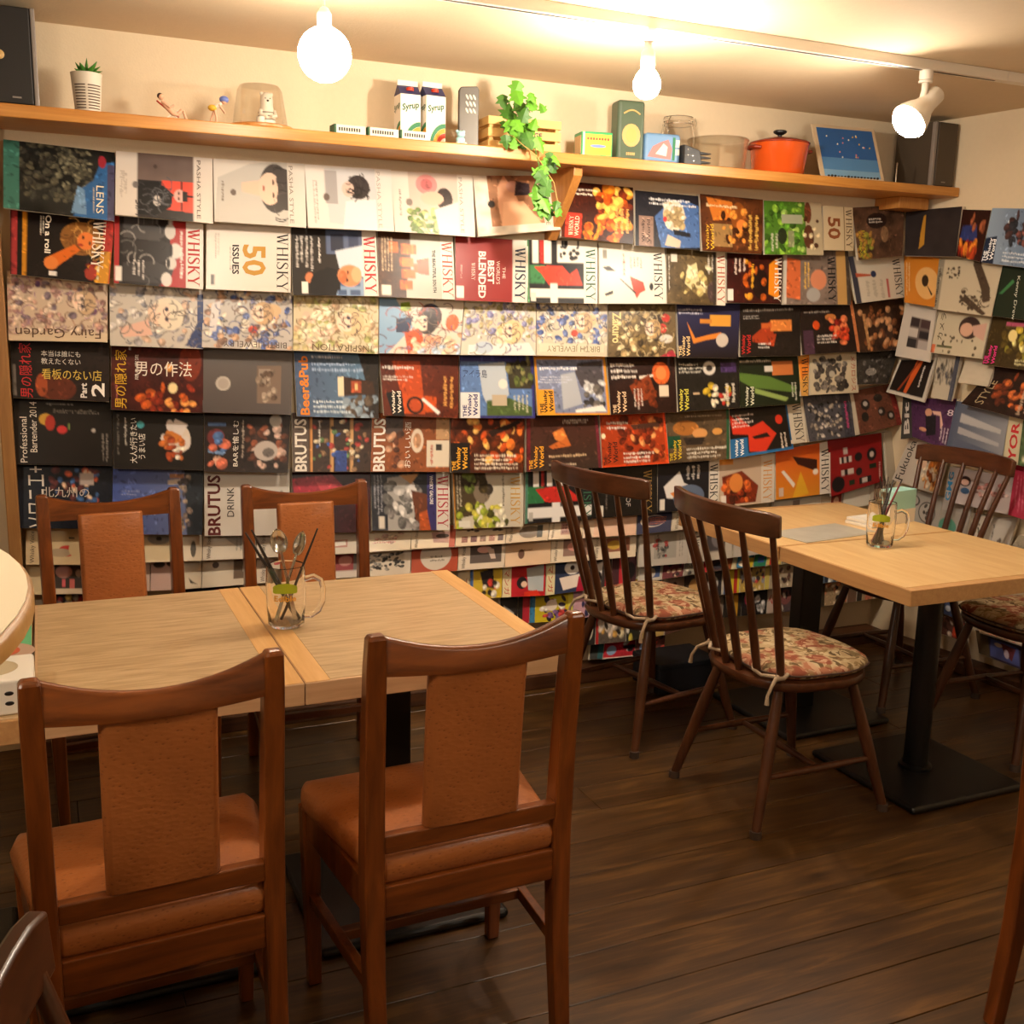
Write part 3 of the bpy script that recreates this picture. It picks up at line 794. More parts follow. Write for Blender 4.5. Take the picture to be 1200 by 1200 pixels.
# little blue bear
t = thing('figurine', 'tiny pale blue bear figurine in front of the grey slab', 'figurine', (1.262, -.1, ZS))
MB().ellipsoid((0, 0, .014), (.015, .011, .014)).build('body', 'light_blue', t, smooth=True)
MB().ellipsoid((0, -.003, .031), (.014, .011, .0115)).build('head', 'light_blue', t, smooth=True)
for s in (-1, 1):
    MB().ellipsoid((s * .011, 0, .04), (.005, .004, .005)).build('ear', 'light_blue', t, smooth=True)
    MB().ellipsoid((s * .012, -.008, .004), (.007, .007, .004)).build('foot', 'cream_paint', t, smooth=True)

# slatted crate
t = thing('storage_crate', 'small slatted wooden crate lettered STORAGE holding the ivy', 'crate', (1.497, -.02, ZS), math.radians(-3))
cw, cd = .128, .06
for z0, z1 in ((.0, .028), (.038, .066), (.076, .102)):
    MB().box(-cw, cw, -cd - .006, -cd, z0, z1).build('front_slat', 'crate_wood', t, bevel=.001)
    MB().box(-cw, cw, cd, cd + .006, z0, z1).build('back_slat', 'crate_wood', t, bevel=.001)
    for s in (-1, 1): MB().box(s * cw - (.006 if s > 0 else 0), s * cw + (.006 if s < 0 else 0), -cd, cd, z0, z1).build('side_slat', 'crate_wood', t, bevel=.001)
for sx in (-1, 1):
    for sy in (-1, 1): MB().box(sx * (cw - .012) - .006, sx * (cw - .012) + .006, sy * (cd - .007) - .006, sy * (cd - .007) + .006, 0, .1).build('corner_post', 'crate_wood', t)
MB().box(-cw + .006, cw - .006, -cd, cd, 0, .005).build('bottom', 'crate_wood', t)
text_on(MB(), 'STORAGE', (-.045, -cd - .0066, .043), (.105, 0, 0), (0, 0, .017), True).build('lettering', 'ink_dark', t)

# ivy
t = thing('ivy_plant', 'trailing green ivy spilling from the crate over the shelf edge', 'plant', (1.455, -.045, ZS + .006))
MB().lathe([(.022, 0), (.031, .055), (.033, .06), (.029, .06), (.027, .05)], n=20).build('pot', 'pot_groove', t, smooth=True)
def ivy_leaf(mat, pos, size, nrm, up):
    n_ = Vector(nrm).normalized(); u_ = (Vector(up) - n_ * Vector(up).dot(n_)).normalized(); s_ = u_.cross(n_)
    pts = [(0, -.55), (.22, -.5), (.55, -.35), (.42, -.12), (.72, .15), (.36, .22), (.3, .45), (0, .85), (-.3, .45), (-.36, .22), (-.72, .15), (-.42, -.12), (-.55, -.35), (-.22, -.5)]
    P = Vector(pos)
    top = [P + (s_ * x + u_ * y_) * size + n_ * (-.25 * abs(x) * size) for x, y_ in pts]
    bot = [p - n_ * .0012 for p in top]
    k_ = len(pts); c1 = P + n_ * .002; c2 = c1 - n_ * .0012
    vs = top + bot + [c1, c2]; fs = []
    for i in range(k_):
        j = (i + 1) % k_
        fs += [(2 * k_, i, j), (2 * k_ + 1, k_ + j, k_ + i), (i, k_ + i, k_ + j, j)]
    MB().add(vs, fs).build('leaf', mat, t)
r_ = random.Random(5)
ivy = []
for i in range(20): ivy.append((r_.uniform(-.04, .05), r_.uniform(-.13, -.03), r_.uniform(.02, .15), r_.uniform(.022, .034)))
ivy += [(.0, -.05, .185, .03), (-.05, -.06, .14, .026), (.06, -.05, .135, .02), (.095, -.05, .13, .018), (-.055, -.1, .012, .024), (-.03, -.11, .0, .02), (.055, -.12, .01, .03)]
for i in range(16): ivy.append((r_.uniform(.035, .10), -.135 + r_.uniform(-.03, .01), -.03 - .175 * (i / 15.0), r_.uniform(.02, .031)))
ivy += [(.115, -.15, -.2, .022), (.06, -.15, -.205, .022), (.105, -.15, -.18, .02)]
for i, (x, y_, z, s_) in enumerate(ivy):
    s_ *= 1.4
    ivy_leaf('ivy_green' if i % 3 else 'ivy_dark', (x, y_, z), s_, (r_.uniform(-.7, .5), -1, r_.uniform(-.2, .7)), (r_.uniform(-.7, .7), 0, -1 if r_.random() < .7 else 1))
MB().tube([(0, 0, .05), (.01, -.06, .08), (.03, -.115, .03), (.05, -.13, -.06), (.075, -.14, -.14), (.09, -.145, -.2)], .002, 6).build('stem', 'ivy_dark', t, smooth=True)
MB().tube([(-.01, 0, .05), (-.02, -.08, .03), (-.0, -.115, .0), (.04, -.13, -.03), (.1, -.14, -.11), (.118, -.145, -.19)], .0012, 6).build('stem', 'crate_wood', t, smooth=True)
MB().tube([(0, 0, .05), (0, -.03, .12), (.0, -.045, .18)], .002, 6).build('stem', 'ivy_dark', t, smooth=True)

# tins
t = thing('tin_box', 'low green tin box with a yellow label on the shelf', 'tin', (1.765, -.05, ZS), math.radians(-9))
MB().box(-.055, .055, -.04, .04, 0, .082).build('body', 'tin_green', t, bevel=.002)
MB().box(-.055, .055, -.0405, -.039, .0, .004).build('rim', 'cream_paint', t)
MB().box(-.05, -.044, -.0412, -.04, .004, .08).build('white_line', 'cream_paint', t)
MB().box(-.042, .05, -.0412, -.04, .008, .074).build('label', 'tin_yellow', t)
MB().ellipsoid((.004, -.0415, .036), (.028, .0008, .005)).build('fish_mark', 'blue_paint', t, smooth=True)
mb = MB()
for j in range(8): mb.box(-.036 + j * .0102, -.0285 + j * .0102, -.042, -.0412, .055, .063)
mb.build('lettering', 'ink_red', t)
MB().box(-.0562, -.055, -.034, .03, .012, .07).build('side_label', 'tin_gold', t)
t = thing('tin_box', 'tall dull green tin with a golden emblem on the shelf', 'tin', (1.905, -.035, ZS), math.radians(-7))
MB().box(-.05, .05, -.035, .035, 0, .2).build('body', 'tin_dark', t, bevel=.012, segs=4)
MB().ellipsoid((.0, -.0355, .085), (.034, .0012, .038), 24).build('emblem', 'tin_gold', t, smooth=True)
MB().ellipsoid((.0, -.037, .085), (.02, .001, .024), 20).build('emblem_centre', 'crate_wood', t, smooth=True)
MB().tube([(-.03 + .06 * k_ / 10, -.036, .155 + .012 * math.sin(PI * k_ / 10)) for k_ in range(11)], .003, 8).build('scroll', 'tin_gold', t, smooth=True)
mb = MB()
for j in range(5): mb.box(-.016 + j * .0068, -.0115 + j * .0068, -.0362, -.035, .02, .029)
mb.build('lettering', 'tin_gold', t)
t = thing('tin_box', 'pale blue tin with a pink mountain picture on the shelf', 'tin', (2.025, -.055, ZS), math.radians(-5))
MB().box(-.068, .068, -.03, .03, 0, .1).build('body', 'tin_blue', t, bevel=.012, segs=4)
MB().add([(-.06, -.0306, .02), (.03, -.0306, .014), (.034, -.0306, .05), (.018, -.0306, .08), (-.01, -.0306, .07), (-.04, -.0306, .055)], [(0, 1, 2, 3, 4, 5)]).build('mountain', 'tin_pink', t)
MB().add([(-.03, -.0309, .03), (.012, -.0309, .024), (.016, -.0309, .055), (.0, -.0309, .066)], [(0, 1, 2, 3)]).build('snow', 'cream_paint', t)
MB().box(.036, .045, -.0312, -.0303, .012, .088).build('green_band', 'ink_green', t)
MB().box(.047, .062, -.0314, -.0303, .03, .05).build('badge', 'cream_paint', t)
MB().box(.047, .062, -.0314, -.0303, .056, .08).build('badge', 'cream_paint', t)
t = thing('kitchen_gadget', 'black pronged kitchen gadget lying between blue tin and clear bowl', 'gadget', (2.135, -.095, ZS))
MB().loft([[(-.045, y_, 0), (.03, y_, 0), (.02, y_, .05), (-.045, y_, .066)] for y_ in (-.02, .02)]).build('body', 'black_paint', t, bevel=.003)
for z in (.012, .028, .042): MB().loft([[(.02, -.014, z - .005), (.02, .014, z - .005), (.02, .014, z + .005), (.02, -.014, z + .005)], [(.072, -.01, z - .001), (.072, .01, z - .001), (.072, .01, z + .002), (.072, -.01, z + .002)]]).build('prong', 'black_paint', t)
for x, z in ((-.03, .03), (-.01, .03), (-.03, .05), (-.005, .012)): MB().ellipsoid((x, -.0205, z), (.003, .001, .003), 10, 6).build('rivet', 'steel', t, smooth=True)

# glass jar
t = thing('glass_jar', 'clear clip-top glass jar standing behind the blue tin', 'jar', (2.16, .045, ZS))
MB().lathe([(.05, 0), (.058, .006), (.06, .03), (.06, .13), (.052, .152), (.05, .165), (.0475, .165), (.0495, .15), (.0575, .128), (.0575, .03), (.055, .01), (1e-4, .008)], n=36, cap=False).build('jar', 'glass', t, smooth=True)
MB().lathe([(.053, .167), (.055, .172), (.053, .182), (.03, .188), (1e-4, .189), (1e-4, .185), (.03, .184), (.05, .179)], n=36, cap=False).build('lid', 'glass', t, smooth=True)
MB().tube([(.056 * math.cos(2 * PI * k_ / 24), .056 * math.sin(2 * PI * k_ / 24), .156) for k_ in range(24)], .0015, 6, closed=True).build('wire_ring', 'steel', t, smooth=True)
MB().tube([(-.05, -.03, .18), (-.062, -.032, .16), (-.066, -.034, .135), (-.058, -.036, .12)], .0016, 6).build('wire_clip', 'steel', t, smooth=True)
MB().tube([(.05, -.03, .18), (.058, -.032, .165), (.056, -.032, .15)], .0016, 6).build('wire_clip', 'steel', t, smooth=True)
# clear round tub
t = thing('clear_tub', 'wide clear plastic tub beside the orange pot', 'tub', (2.302, -.005, ZS))
MB().lathe([(.098, 0), (.102, .004), (.108, .1), (.111, .106), (.108, .106), (.105, .1), (.099, .006), (1e-4, .005)], n=40, cap=False).build('wall', 'clear_plastic', t, smooth=True)
MB().lathe([(.108, .1065), (.112, .108), (.108, .112), (.05, .116), (1e-4, .117), (1e-4, .1155), (.05, .1145), (.106, .110)], n=40, cap=False).build('lid', 'clear_plastic', t, smooth=True)

# enamel pot
t = thing('casserole_pot', 'glossy orange-red enamel casserole with black lid knob', 'pot', (2.568, -.015, ZS))
MB().lathe([(1e-4, 0), (.088, 0), (.096, .008), (.108, .105), (.110, .112), (.106, .112)], n=48).build('body', 'enamel', t, smooth=True)
lid = MB().lathe([(.111, .1125), (.112, .117), (.106, .121), (.06, .133), (.016, .138), (1e-4, .138)], n=48).build('lid', 'enamel_rim', t, smooth=True)
MB().lathe([(.008, .137), (.008, .146), (.024, .155), (.025, .161), (.02, .164), (1e-4, .165)], n=24).build('knob', 'black_paint', lid, smooth=True)
for s in (-1, 1):
    MB().tube([(s * .106, -.03, .094), (s * .128, -.025, .095), (s * .134, 0, .096), (s * .128, .025, .095), (s * .106, .03, .094)], .007, 8).build('handle', 'enamel_rim', t, smooth=True)

# leaning picture
t = thing('photo_frame', 'leaning acrylic frame with a blue sky full of balloons', 'picture frame', (2.885, -.02, ZS), math.radians(-6))
tl = .42
def lean(x, z, off): return (x, -.06 + z * tl - off, z * .93)
def panel(mb, x0, x1, z0, z1, o0, o1): return mb.loft([[lean(x0, z0, o), lean(x1, z0, o), lean(x1, z1, o), lean(x0, z1, o)] for o in (o0, o1)])
panel(MB(), -.145, .14, 0, .225, -.006, 0).build('frame', 'acrylic', t, bevel=.002)
for k_, (mt, z0, z1) in enumerate((('photo_pale', .012, .04), ('photo_mid', .0402, .09), ('photo_blue', .0902, .213))):
    panel(MB(), -.126, .124, z0, z1, .0, .0012).build('print', mt, t)
rb = random.Random(3)
for i in range(17):
    x, z = rb.uniform(-.09, .1), rb.uniform(.09, .195)
    MB().ellipsoid(lean(x, z, .0016), (.0032, .0008, .0042), 8, 5).build('balloon', ['cream_paint', 'tin_pink', 'yellow_paint'][i % 3], t, smooth=True)
mb = MB()
for i in range(16): mb.ellipsoid(lean(-.11 + i * .0146, .014, .0016), (.006, .0008, .002 + .003 * rb.random()), 8, 5)
mb.build('skyline', 'ink_dark', t, smooth=True)

# ------------------------------------------------------------------ things on the tables
def mug(label, x, y, rz, lettered):
    t = thing('glass_mug', label, 'mug', (x, y, TT + .0012), rz, 'cutlery mugs')
    MB().lathe([(1e-4, .0), (.037, .0), (.0405, .006), (.041, .02), (.0435, .05), (.0445, .09), (.0425, .136), (.0415, .140), (.0395, .138), (.0405, .13), (.0418, .09), (.0408, .05), (.0385, .014), (.034, .007), (1e-4, .006)], n=40, cap=False).build('vessel', 'glass', t, smooth=True)
    MB().tube([(.043, 0, .108), (.062, 0, .114), (.078, 0, .105), (.083, 0, .085), (.081, 0, .055), (.072, 0, .034), (.056, 0, .022), (.040, 0, .022)], .0062, 10).build('handle', 'glass', t, smooth=True)
    R_ = .0453
    mb = MB(); vs, fs = [], []
    for k_ in range(13):
        a_ = -PI / 2 - .62 + 1.24 * k_ / 12 + lettered
        h = .017 + .006 * math.sin(PI * k_ / 12) - (.004 if k_ in (0, 12) else 0)
        z = .092 + .004 * math.sin(PI * k_ / 12)
        for dz in (-h / 2, h / 2): vs.append((R_ * math.cos(a_), R_ * math.sin(a_), z + dz))
    for k_ in range(12): fs.append((2 * k_, 2 * k_ + 2, 2 * k_ + 3, 2 * k_ + 1))
    mb.add(vs, fs).build('green_badge', 'label_green', t)
    need_text([('Edible', True)])
    co, tf, _ = GLYPH[('Edible', True)]
    MB().add([(R_ * math.cos(-PI / 2 - .55 + 1.1 * a_ + lettered), R_ * math.sin(-PI / 2 - .55 + 1.1 * a_ + lettered), .066 + .013 * b2) for a_, b2 in co], tf).build('lettering', 'ink_gold', t)
    return t
M1 = (.475, -1.088); M2 = (2.395, -.885)
mug('glass handled mug of chopsticks and spoons on the left tables', M1[0], M1[1], math.radians(-20), .1)
mug('glass handled mug of forks and chopsticks on the right tables', M2[0], M2[1], math.radians(-25), -.35)

def stick(label, a_, b2, mat, r0=.0036, r1=.002, group='chopsticks'):
    A, B = Vector(a_), Vector(b2)
    o = MB().tube([p - A for p in (A, A.lerp(B, .3), A.lerp(B, .7), B)], [r0, r0 * .95, (r0 + r1) / 2, r1], 8).build('chopstick', mat, None, smooth=True)
    o.location = A
    return tag(o, label, 'chopstick', group)
def in_mug(c, ang, rb_, rt_, ht, zb=.010, tw=0.0):
    """from the mug's floor on one side to above its rim on the other"""
    return ((c[0] + rb_ * math.cos(ang + PI + tw), c[1] + rb_ * math.sin(ang + PI + tw), TT + zb), (c[0] + rt_ * math.cos(ang), c[1] + rt_ * math.sin(ang), TT + ht))
W_, Ea = math.radians(170), math.radians(-12)
stick('dark chopstick leaning left in the left mug, outermost', *in_mug(M1, W_ - .1, .030, .085, .215), 'chop_black', .0054)
stick('dark chopstick leaning left in the left mug, inner', *in_mug(M1, W_ + .15, .026, .072, .225, tw=.3), 'chop_black', .0054)
stick('dark chopstick leaning right in the left mug', *in_mug(M1, Ea, .012, .072, .222), 'chop_black', .0036)
def spoon(label, c, ang, rb_, rt_, ht, face=(0, 1, 0)):
    A, B = [Vector(p) for p in in_mug(c, ang, rb_, rt_, ht)]
    t = thing('spoon', label, 'spoon', A, 0, 'spoons in the left mug')
    D = (B - A); L = D.length; D.normalize()
    S = D.cross(Vector(face)).normalized(); N = S.cross(D)
    rings = []
    for f_, w, th in ((0, .006, .0012), (.1, .005, .0014), (.5, .003, .0018), (.72, .003, .0018)):
        p = D * (L * f_); rings.append([p - S * w - N * th, p + S * w - N * th, p + S * w + N * th, p - S * w + N * th])
    MB().loft(rings).build('handle', 'steel', t, smooth=True, bevel=.0006)
    vs, fs = [], []
    nb, mb_ = 10, 12
    for i in range(nb + 1):
        f_ = i / nb; w = .0185 * math.sin(PI * min(1, .06 + f_ * .94)) ** .6 + .0022 * (1 - f_)
        for j in range(mb_ + 1):
            u = -1 + 2 * j / mb_
            dp = .0075 * (1 - u * u) * math.sin(PI * f_)
            vs.append(D * (L * .70 + f_ * .056) + S * (w * u) + N * dp)
    for i in range(nb):
        for j in range(mb_):
            a0 = i * (mb_ + 1) + j; fs.append((a0, a0 + 1, a0 + mb_ + 2, a0 + mb_ + 1))
    o = MB().add(vs, fs).build('bowl', 'steel', t, smooth=True)
    s_ = o.modifiers.new('solid', 'SOLIDIFY'); s_.thickness = .0012
spoon('steel spoon standing left of centre in the left mug', M1, math.radians(150), .022, .022, .235)
spoon('steel spoon leaning right in the left mug', M1, math.radians(10), .026, .048, .225, (.9, .45, 0))

N_ = math.radians(25)
stick('dark chopstick leaning right in the right mug, lowest', *in_mug(M2, N_ - .05, .03, .062, .205), 'chop_black', .0054)
stick('dark chopstick leaning right in the right mug, second', *in_mug(M2, N_ + .25, .028, .07, .212, tw=.2), 'chop_black', .0054)
stick('dark chopstick leaning far right in the right mug', *in_mug(M2, N_ - .3, .026, .082, .208, tw=-.2), 'chop_black', .004)
stick('reddish chopstick leaning right in the right mug', *in_mug(M2, N_ - .5, .024, .058, .195, tw=-.35), 'chop_red', .0038)
stick('dark chopstick standing nearly upright in the right mug', *in_mug(M2, math.radians(160), .01, .016, .222), 'chop_black', .0028)
def fork(label, c, ang, rb_, rt_, ht, grp):
    A, B = [Vector(p) for p in in_mug(c, ang, rb_, rt_, ht)]
    t = thing('fork', label, 'fork', A, 0, grp)
    D = (B - A); L = D.length; D.normalize(); S = D.cross(Vector((.3, 1, 0))).normalized(); N = S.cross(D)
    rings = []
    for f_, w, th in ((0, .006, .0012), (.5, .003, .0018), (.7, .003, .0018), (.76, .010, .0012), (.82, .0115, .001)):
        p = D * (L * f_); rings.append([p - S * w - N * th, p + S * w - N * th, p + S * w + N * th, p - S * w + N * th])
    MB().loft(rings).build('handle', 'steel', t, smooth=True)
    for j in range(4):
        x = -.0095 + j * .00633
        MB().tube([D * (L * .81) + S * x, D * (L * .9) + S * x + N * .002, D * L + S * x], [.0016, .0014, .0008], 6).build('tine', 'steel', t, smooth=True)
fork('steel fork standing left in the right mug', M2, math.radians(180), .012, .026, .185, 'forks in the right mug')
fork('steel fork leaning right behind the chopsticks in the right mug', M2, math.radians(40), .02, .055, .2, 'forks in the right mug')

# laminated menu, coasters, mint box
t = thing('menu_sheet', 'laminated grey menu sheet lying across the right tables', 'menu', (2.345, -.672, TT + .0005), math.radians(8))
MB().box(-.165, .165, -.088, .088, 0, .0018).build('sheet', 'menu_grey', t)
MB().box(-.15, .15, -.075, .075, .0018, .0022).build('printed_area', 'menu_grey', t)
for i, (dx, dy, a_) in enumerate(((0, 0, 5), (.003, -.002, 9))):
    t = thing('coaster', ['white square coaster at the bottom of the pair by the menu', 'white square coaster on top of the pair by the menu'][i], 'coaster', (2.60 + dx, -.605 + dy, TT + i * .0125), math.radians(a_), 'white coasters')
    MB().box(-.052, .052, -.052, .052, 0, .0115).build('tile', 'white_plastic', t, bevel=.002)
    MB().lathe([(.04, .0115), (.046, .0122), (.04, .0126), (.036, .0115)], n=32, cap=False).build('ring', 'ceramic', t, smooth=True)
t = thing('napkin_box', 'mint green paper box behind the right mug', 'box', (2.735, -.60, TT), math.radians(12))
MB().box(-.066, .066, -.03, .03, 0, .118).build('body', 'mint', t, bevel=.002)
MB().box(-.0665, .0665, -.0306, .0306, 0, .05).build('white_band', 'carton_white', t)

# left table end
t = thing('place_mat', 'green printed mat on the table at the left frame edge', 'mat', (-.275, -1.02, TT - .0008))
MB().box(-.22, .225, -.24, .24, 0, .0014).build('sheet', 'green_mat', t)
MB().lathe([(1e-4, .0014), (.062, .0014), (.062, .0017), (1e-4, .0018)], (.17, -.06, 0), n=28).build('dish_print', 'dish_plate', t)
MB().lathe([(1e-4, .0018), (.036, .0018), (.036, .0021), (1e-4, .0022)], (.168, -.055, 0), n=24).build('food_print', 'dish_red', t)
t = thing('plastic_box', 'white plastic box with a round recess at the left table edge', 'box', (-.172, -1.375, TT - .001))
MB().box(-.13, .13, -.068, .075, 0, .064).build('body', 'white_plastic', t, bevel=.005, segs=3)
MB().lathe([(1e-4, .0642), (.04, .0642), (.043, .0645), (.045, .0642)], (.06, .006, 0), n=28, cap=False).build('recess', 'recess', t)
for z in (.022, .04): MB().ellipsoid((.09, -.0682, z), (.0075, .0012, .004), 14, 6).build('slot', 'black_paint', t, smooth=True)

t = thing('bar_table', 'high round wooden table top at the far left edge, near the viewer', 'table', (-.468, -2.52, 0))
MB().lathe([(1e-4, 1.182), (.450, 1.182), (.454, 1.185), (.454, 1.197), (.451, 1.2)], n=72).build('edge', 'counter_edge', t, smooth=True)
MB().lathe([(1e-4, 1.2005), (.450, 1.2005), (.450, 1.2015), (1e-4, 1.2016)], n=72).build('top', 'counter_top', t)
MB().lathe([(.04, .02), (.035, .06), (.035, 1.176)], n=24).build('column', 'black_metal', t, smooth=True)
MB().lathe([(.22, 0), (.22, .012), (.2, .02), (1e-4, .022)], n=36).build('base_plate', 'black_metal', t, smooth=True)

t = thing('floor_box', 'dark navy box on the floor behind the far spindle chair', 'box', (2.17, -.10, 0))
MB().box(-.13, .13, -.1, .09, 0, .115).build('body', 'navy_box', t, bevel=.008)
MB().box(-.132, .132, -.102, .092, .095, .118).build('lid', 'navy_box', t, bevel=.004)

# ------------------------------------------------------------------ magazines on the walls
printed('cover_print', .32)
printed('ink_print', .45)
NU, NV = 84, 60

def paint(art, nu, nv):
    SS = 2
    W, Hh = nu * SS, nv * SS
    U, V = np.meshgrid((np.arange(W) + .5) / W, (np.arange(Hh) + .5) / Hh)
    img = np.zeros((Hh, W, 3)); texts = []
    for op in art.split(';'):
        a_ = op.split()
        if not a_: continue
        k_ = a_[0]
        if k_ == 'f': img[:] = hexlin(a_[1])
        elif k_ == 'g':
            c1, c2 = np.array(hexlin(a_[1])), np.array(hexlin(a_[2])); w = (U if a_[3] == 'h' else V)[..., None]
            img = c1 * (1 - w) + c2 * w
        elif k_ == 'r':
            u0, v0, u1, v1 = map(float, a_[1:5]); img[(U >= u0) & (U <= u1) & (V >= v0) & (V <= v1)] = hexlin(a_[5])
        elif k_ == 'e':
            u, v, ru, rv = map(float, a_[1:5]); img[((U - u) / ru) ** 2 + ((V - v) / rv) ** 2 <= 1] = hexlin(a_[5])
        elif k_ == 'p':
            q_ = list(map(float, a_[2:])); P = list(zip(q_[0::2], q_[1::2])); ins = np.zeros(U.shape, bool)
            for (x0, y0), (x1, y1) in zip(P, P[1:] + P[:1]):
                if y0 == y1: continue
                c = ((V < y0) != (V < y1)) & (U < (x1 - x0) * (V - y0) / (y1 - y0) + x0); ins ^= c
            img[ins] = hexlin(a_[1])
        elif k_ == 'n':
            rs = np.random.RandomState(int(a_[2])); n_ = int(a_[3]) if len(a_) > 3 else 6
            tot = np.zeros(U.shape)
            for o_, wgt in ((1, .6), (2, .4)):
                g = rs.rand(n_ * o_ + 2, n_ * o_ + 2); x, y_ = U * n_ * o_, V * n_ * o_
                xi, yi = x.astype(int), y_.astype(int); fx, fy = x - xi, y_ - yi
                tot += wgt * (g[yi, xi] * (1 - fx) * (1 - fy) + g[yi, xi + 1] * fx * (1 - fy) + g[yi + 1, xi] * (1 - fx) * fy + g[yi + 1, xi + 1] * fx * fy)
            img *= (1 + float(a_[1]) * (tot - .5) * 2.4)[..., None].clip(.1, 3)
        elif k_ == 'b':
            n_ = int(a_[1]); u0, v0, u1, v1, r = map(float, a_[2:7]); cs = [hexlin(c) for c in a_[7].split(',')]
            rs = random.Random(int(a_[8]))
            for _ in range(n_):
                u, v = rs.uniform(u0, u1), rs.uniform(v0, v1); ru, rv = r * rs.uniform(.5, 1.3), r * 1.4 * rs.uniform(.5, 1.3); th = rs.uniform(0, PI)
                du, dv = U - u, (V - v) / 1.4; x, y_ = du * math.cos(th) + dv * math.sin(th), dv * math.cos(th) - du * math.sin(th)
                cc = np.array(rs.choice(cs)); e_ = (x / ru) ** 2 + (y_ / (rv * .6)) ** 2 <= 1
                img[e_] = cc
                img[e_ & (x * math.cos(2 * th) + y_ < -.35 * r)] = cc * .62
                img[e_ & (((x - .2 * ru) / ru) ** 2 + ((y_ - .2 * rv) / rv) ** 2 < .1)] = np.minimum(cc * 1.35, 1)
        elif k_ == 'k':                      # fine curved pen strokes
            n_ = int(a_[1]); u0, v0, u1, v1, r = map(float, a_[2:7]); cs = [hexlin(c) for c in a_[7].split(',')]; rs = random.Random(int(a_[8]))
            for _ in range(n_):
                u, v, rr = rs.uniform(u0, u1), rs.uniform(v0, v1), r * rs.uniform(.3, 1.2); th = rs.uniform(-PI, PI)
                du, dv = U - u, (V - v) / 1.4; d_ = np.hypot(du, dv); an = (np.arctan2(dv, du) - th) % (2 * PI)
                img[(abs(d_ - rr) < .0055) & (an < rs.uniform(1, 3.6)) & (U >= u0 - .02) & (U <= u1 + .02)] = rs.choice(cs)
        elif k_ == 'l':
            u0, v0, u1, v1 = map(float, a_[1:5]); n_ = int(a_[5]); c = hexlin(a_[6]); rs = random.Random(int(u0 * 997 + v1 * 331 + n_))
            A, B, a0, a1, b0, b1 = (U, V, u0, u1, v0, v1) if a_[7] == 'h' else (V, U, v0, v1, u0, u1)
            for j in range(n_):
                w = (b1 - b0) / n_; c0_, c1_ = b0 + w * (j + .12), b0 + w * (j + .78)
                p_ = a0; end = a1 - (a1 - a0) * rs.uniform(0, .25)
                while p_ < end:
                    l = rs.uniform(.008, .03); dd = rs.uniform(0, .25) * w; img[(A >= p_) & (A <= p_ + l) & (B >= c0_ + dd) & (B <= c1_ - rs.uniform(0, .25) * w)] = c; p_ += l + .009
        elif k_ in 'tT':
            texts.append((a_[1].replace('_', ' '), k_ == 'T', float(a_[2]), float(a_[3]), float(a_[4]), float(a_[5]), a_[6], hexlin(a_[7])))
    if (';n ' in art or ';b ' in art) and ';q' not in art:          # photographs: fine mottled detail in the darker inks
        rs = random.Random(len(art)); lum = img.mean(2); dark = lum < .32
        for _ in range(170):
            u, v, r = rs.random(), rs.random(), rs.uniform(.008, .035); th = rs.uniform(0, PI); f_ = rs.choice((.55, .7, 1.35, 1.8))
            du, dv = U - u, (V - v) / 1.4
            e_ = ((du * math.cos(th) + dv * math.sin(th)) / r) ** 2 + ((dv * math.cos(th) - du * math.sin(th)) / (r * .4)) ** 2 <= 1
            img[e_ & dark] *= f_
    return img.clip(0, 1).reshape(nv, SS, nu, SS, 3).mean((1, 3)), texts

def wall_point(w, s, z, off):
    if w == 'B': return np.array([s, .12 - off, z])
    return np.array([CORN.x + RD.x * s + RN.x * off, CORN.y + RD.y * s + RN.y * off, z])

def ink(me, cols, domain='POINT'):
    a_ = me.color_attributes.new('ink', 'FLOAT_COLOR', 'POINT')
    c = np.ones((len(cols), 4)); c[:, :3] = cols
    a_.data.foreach_set('color', c.ravel())

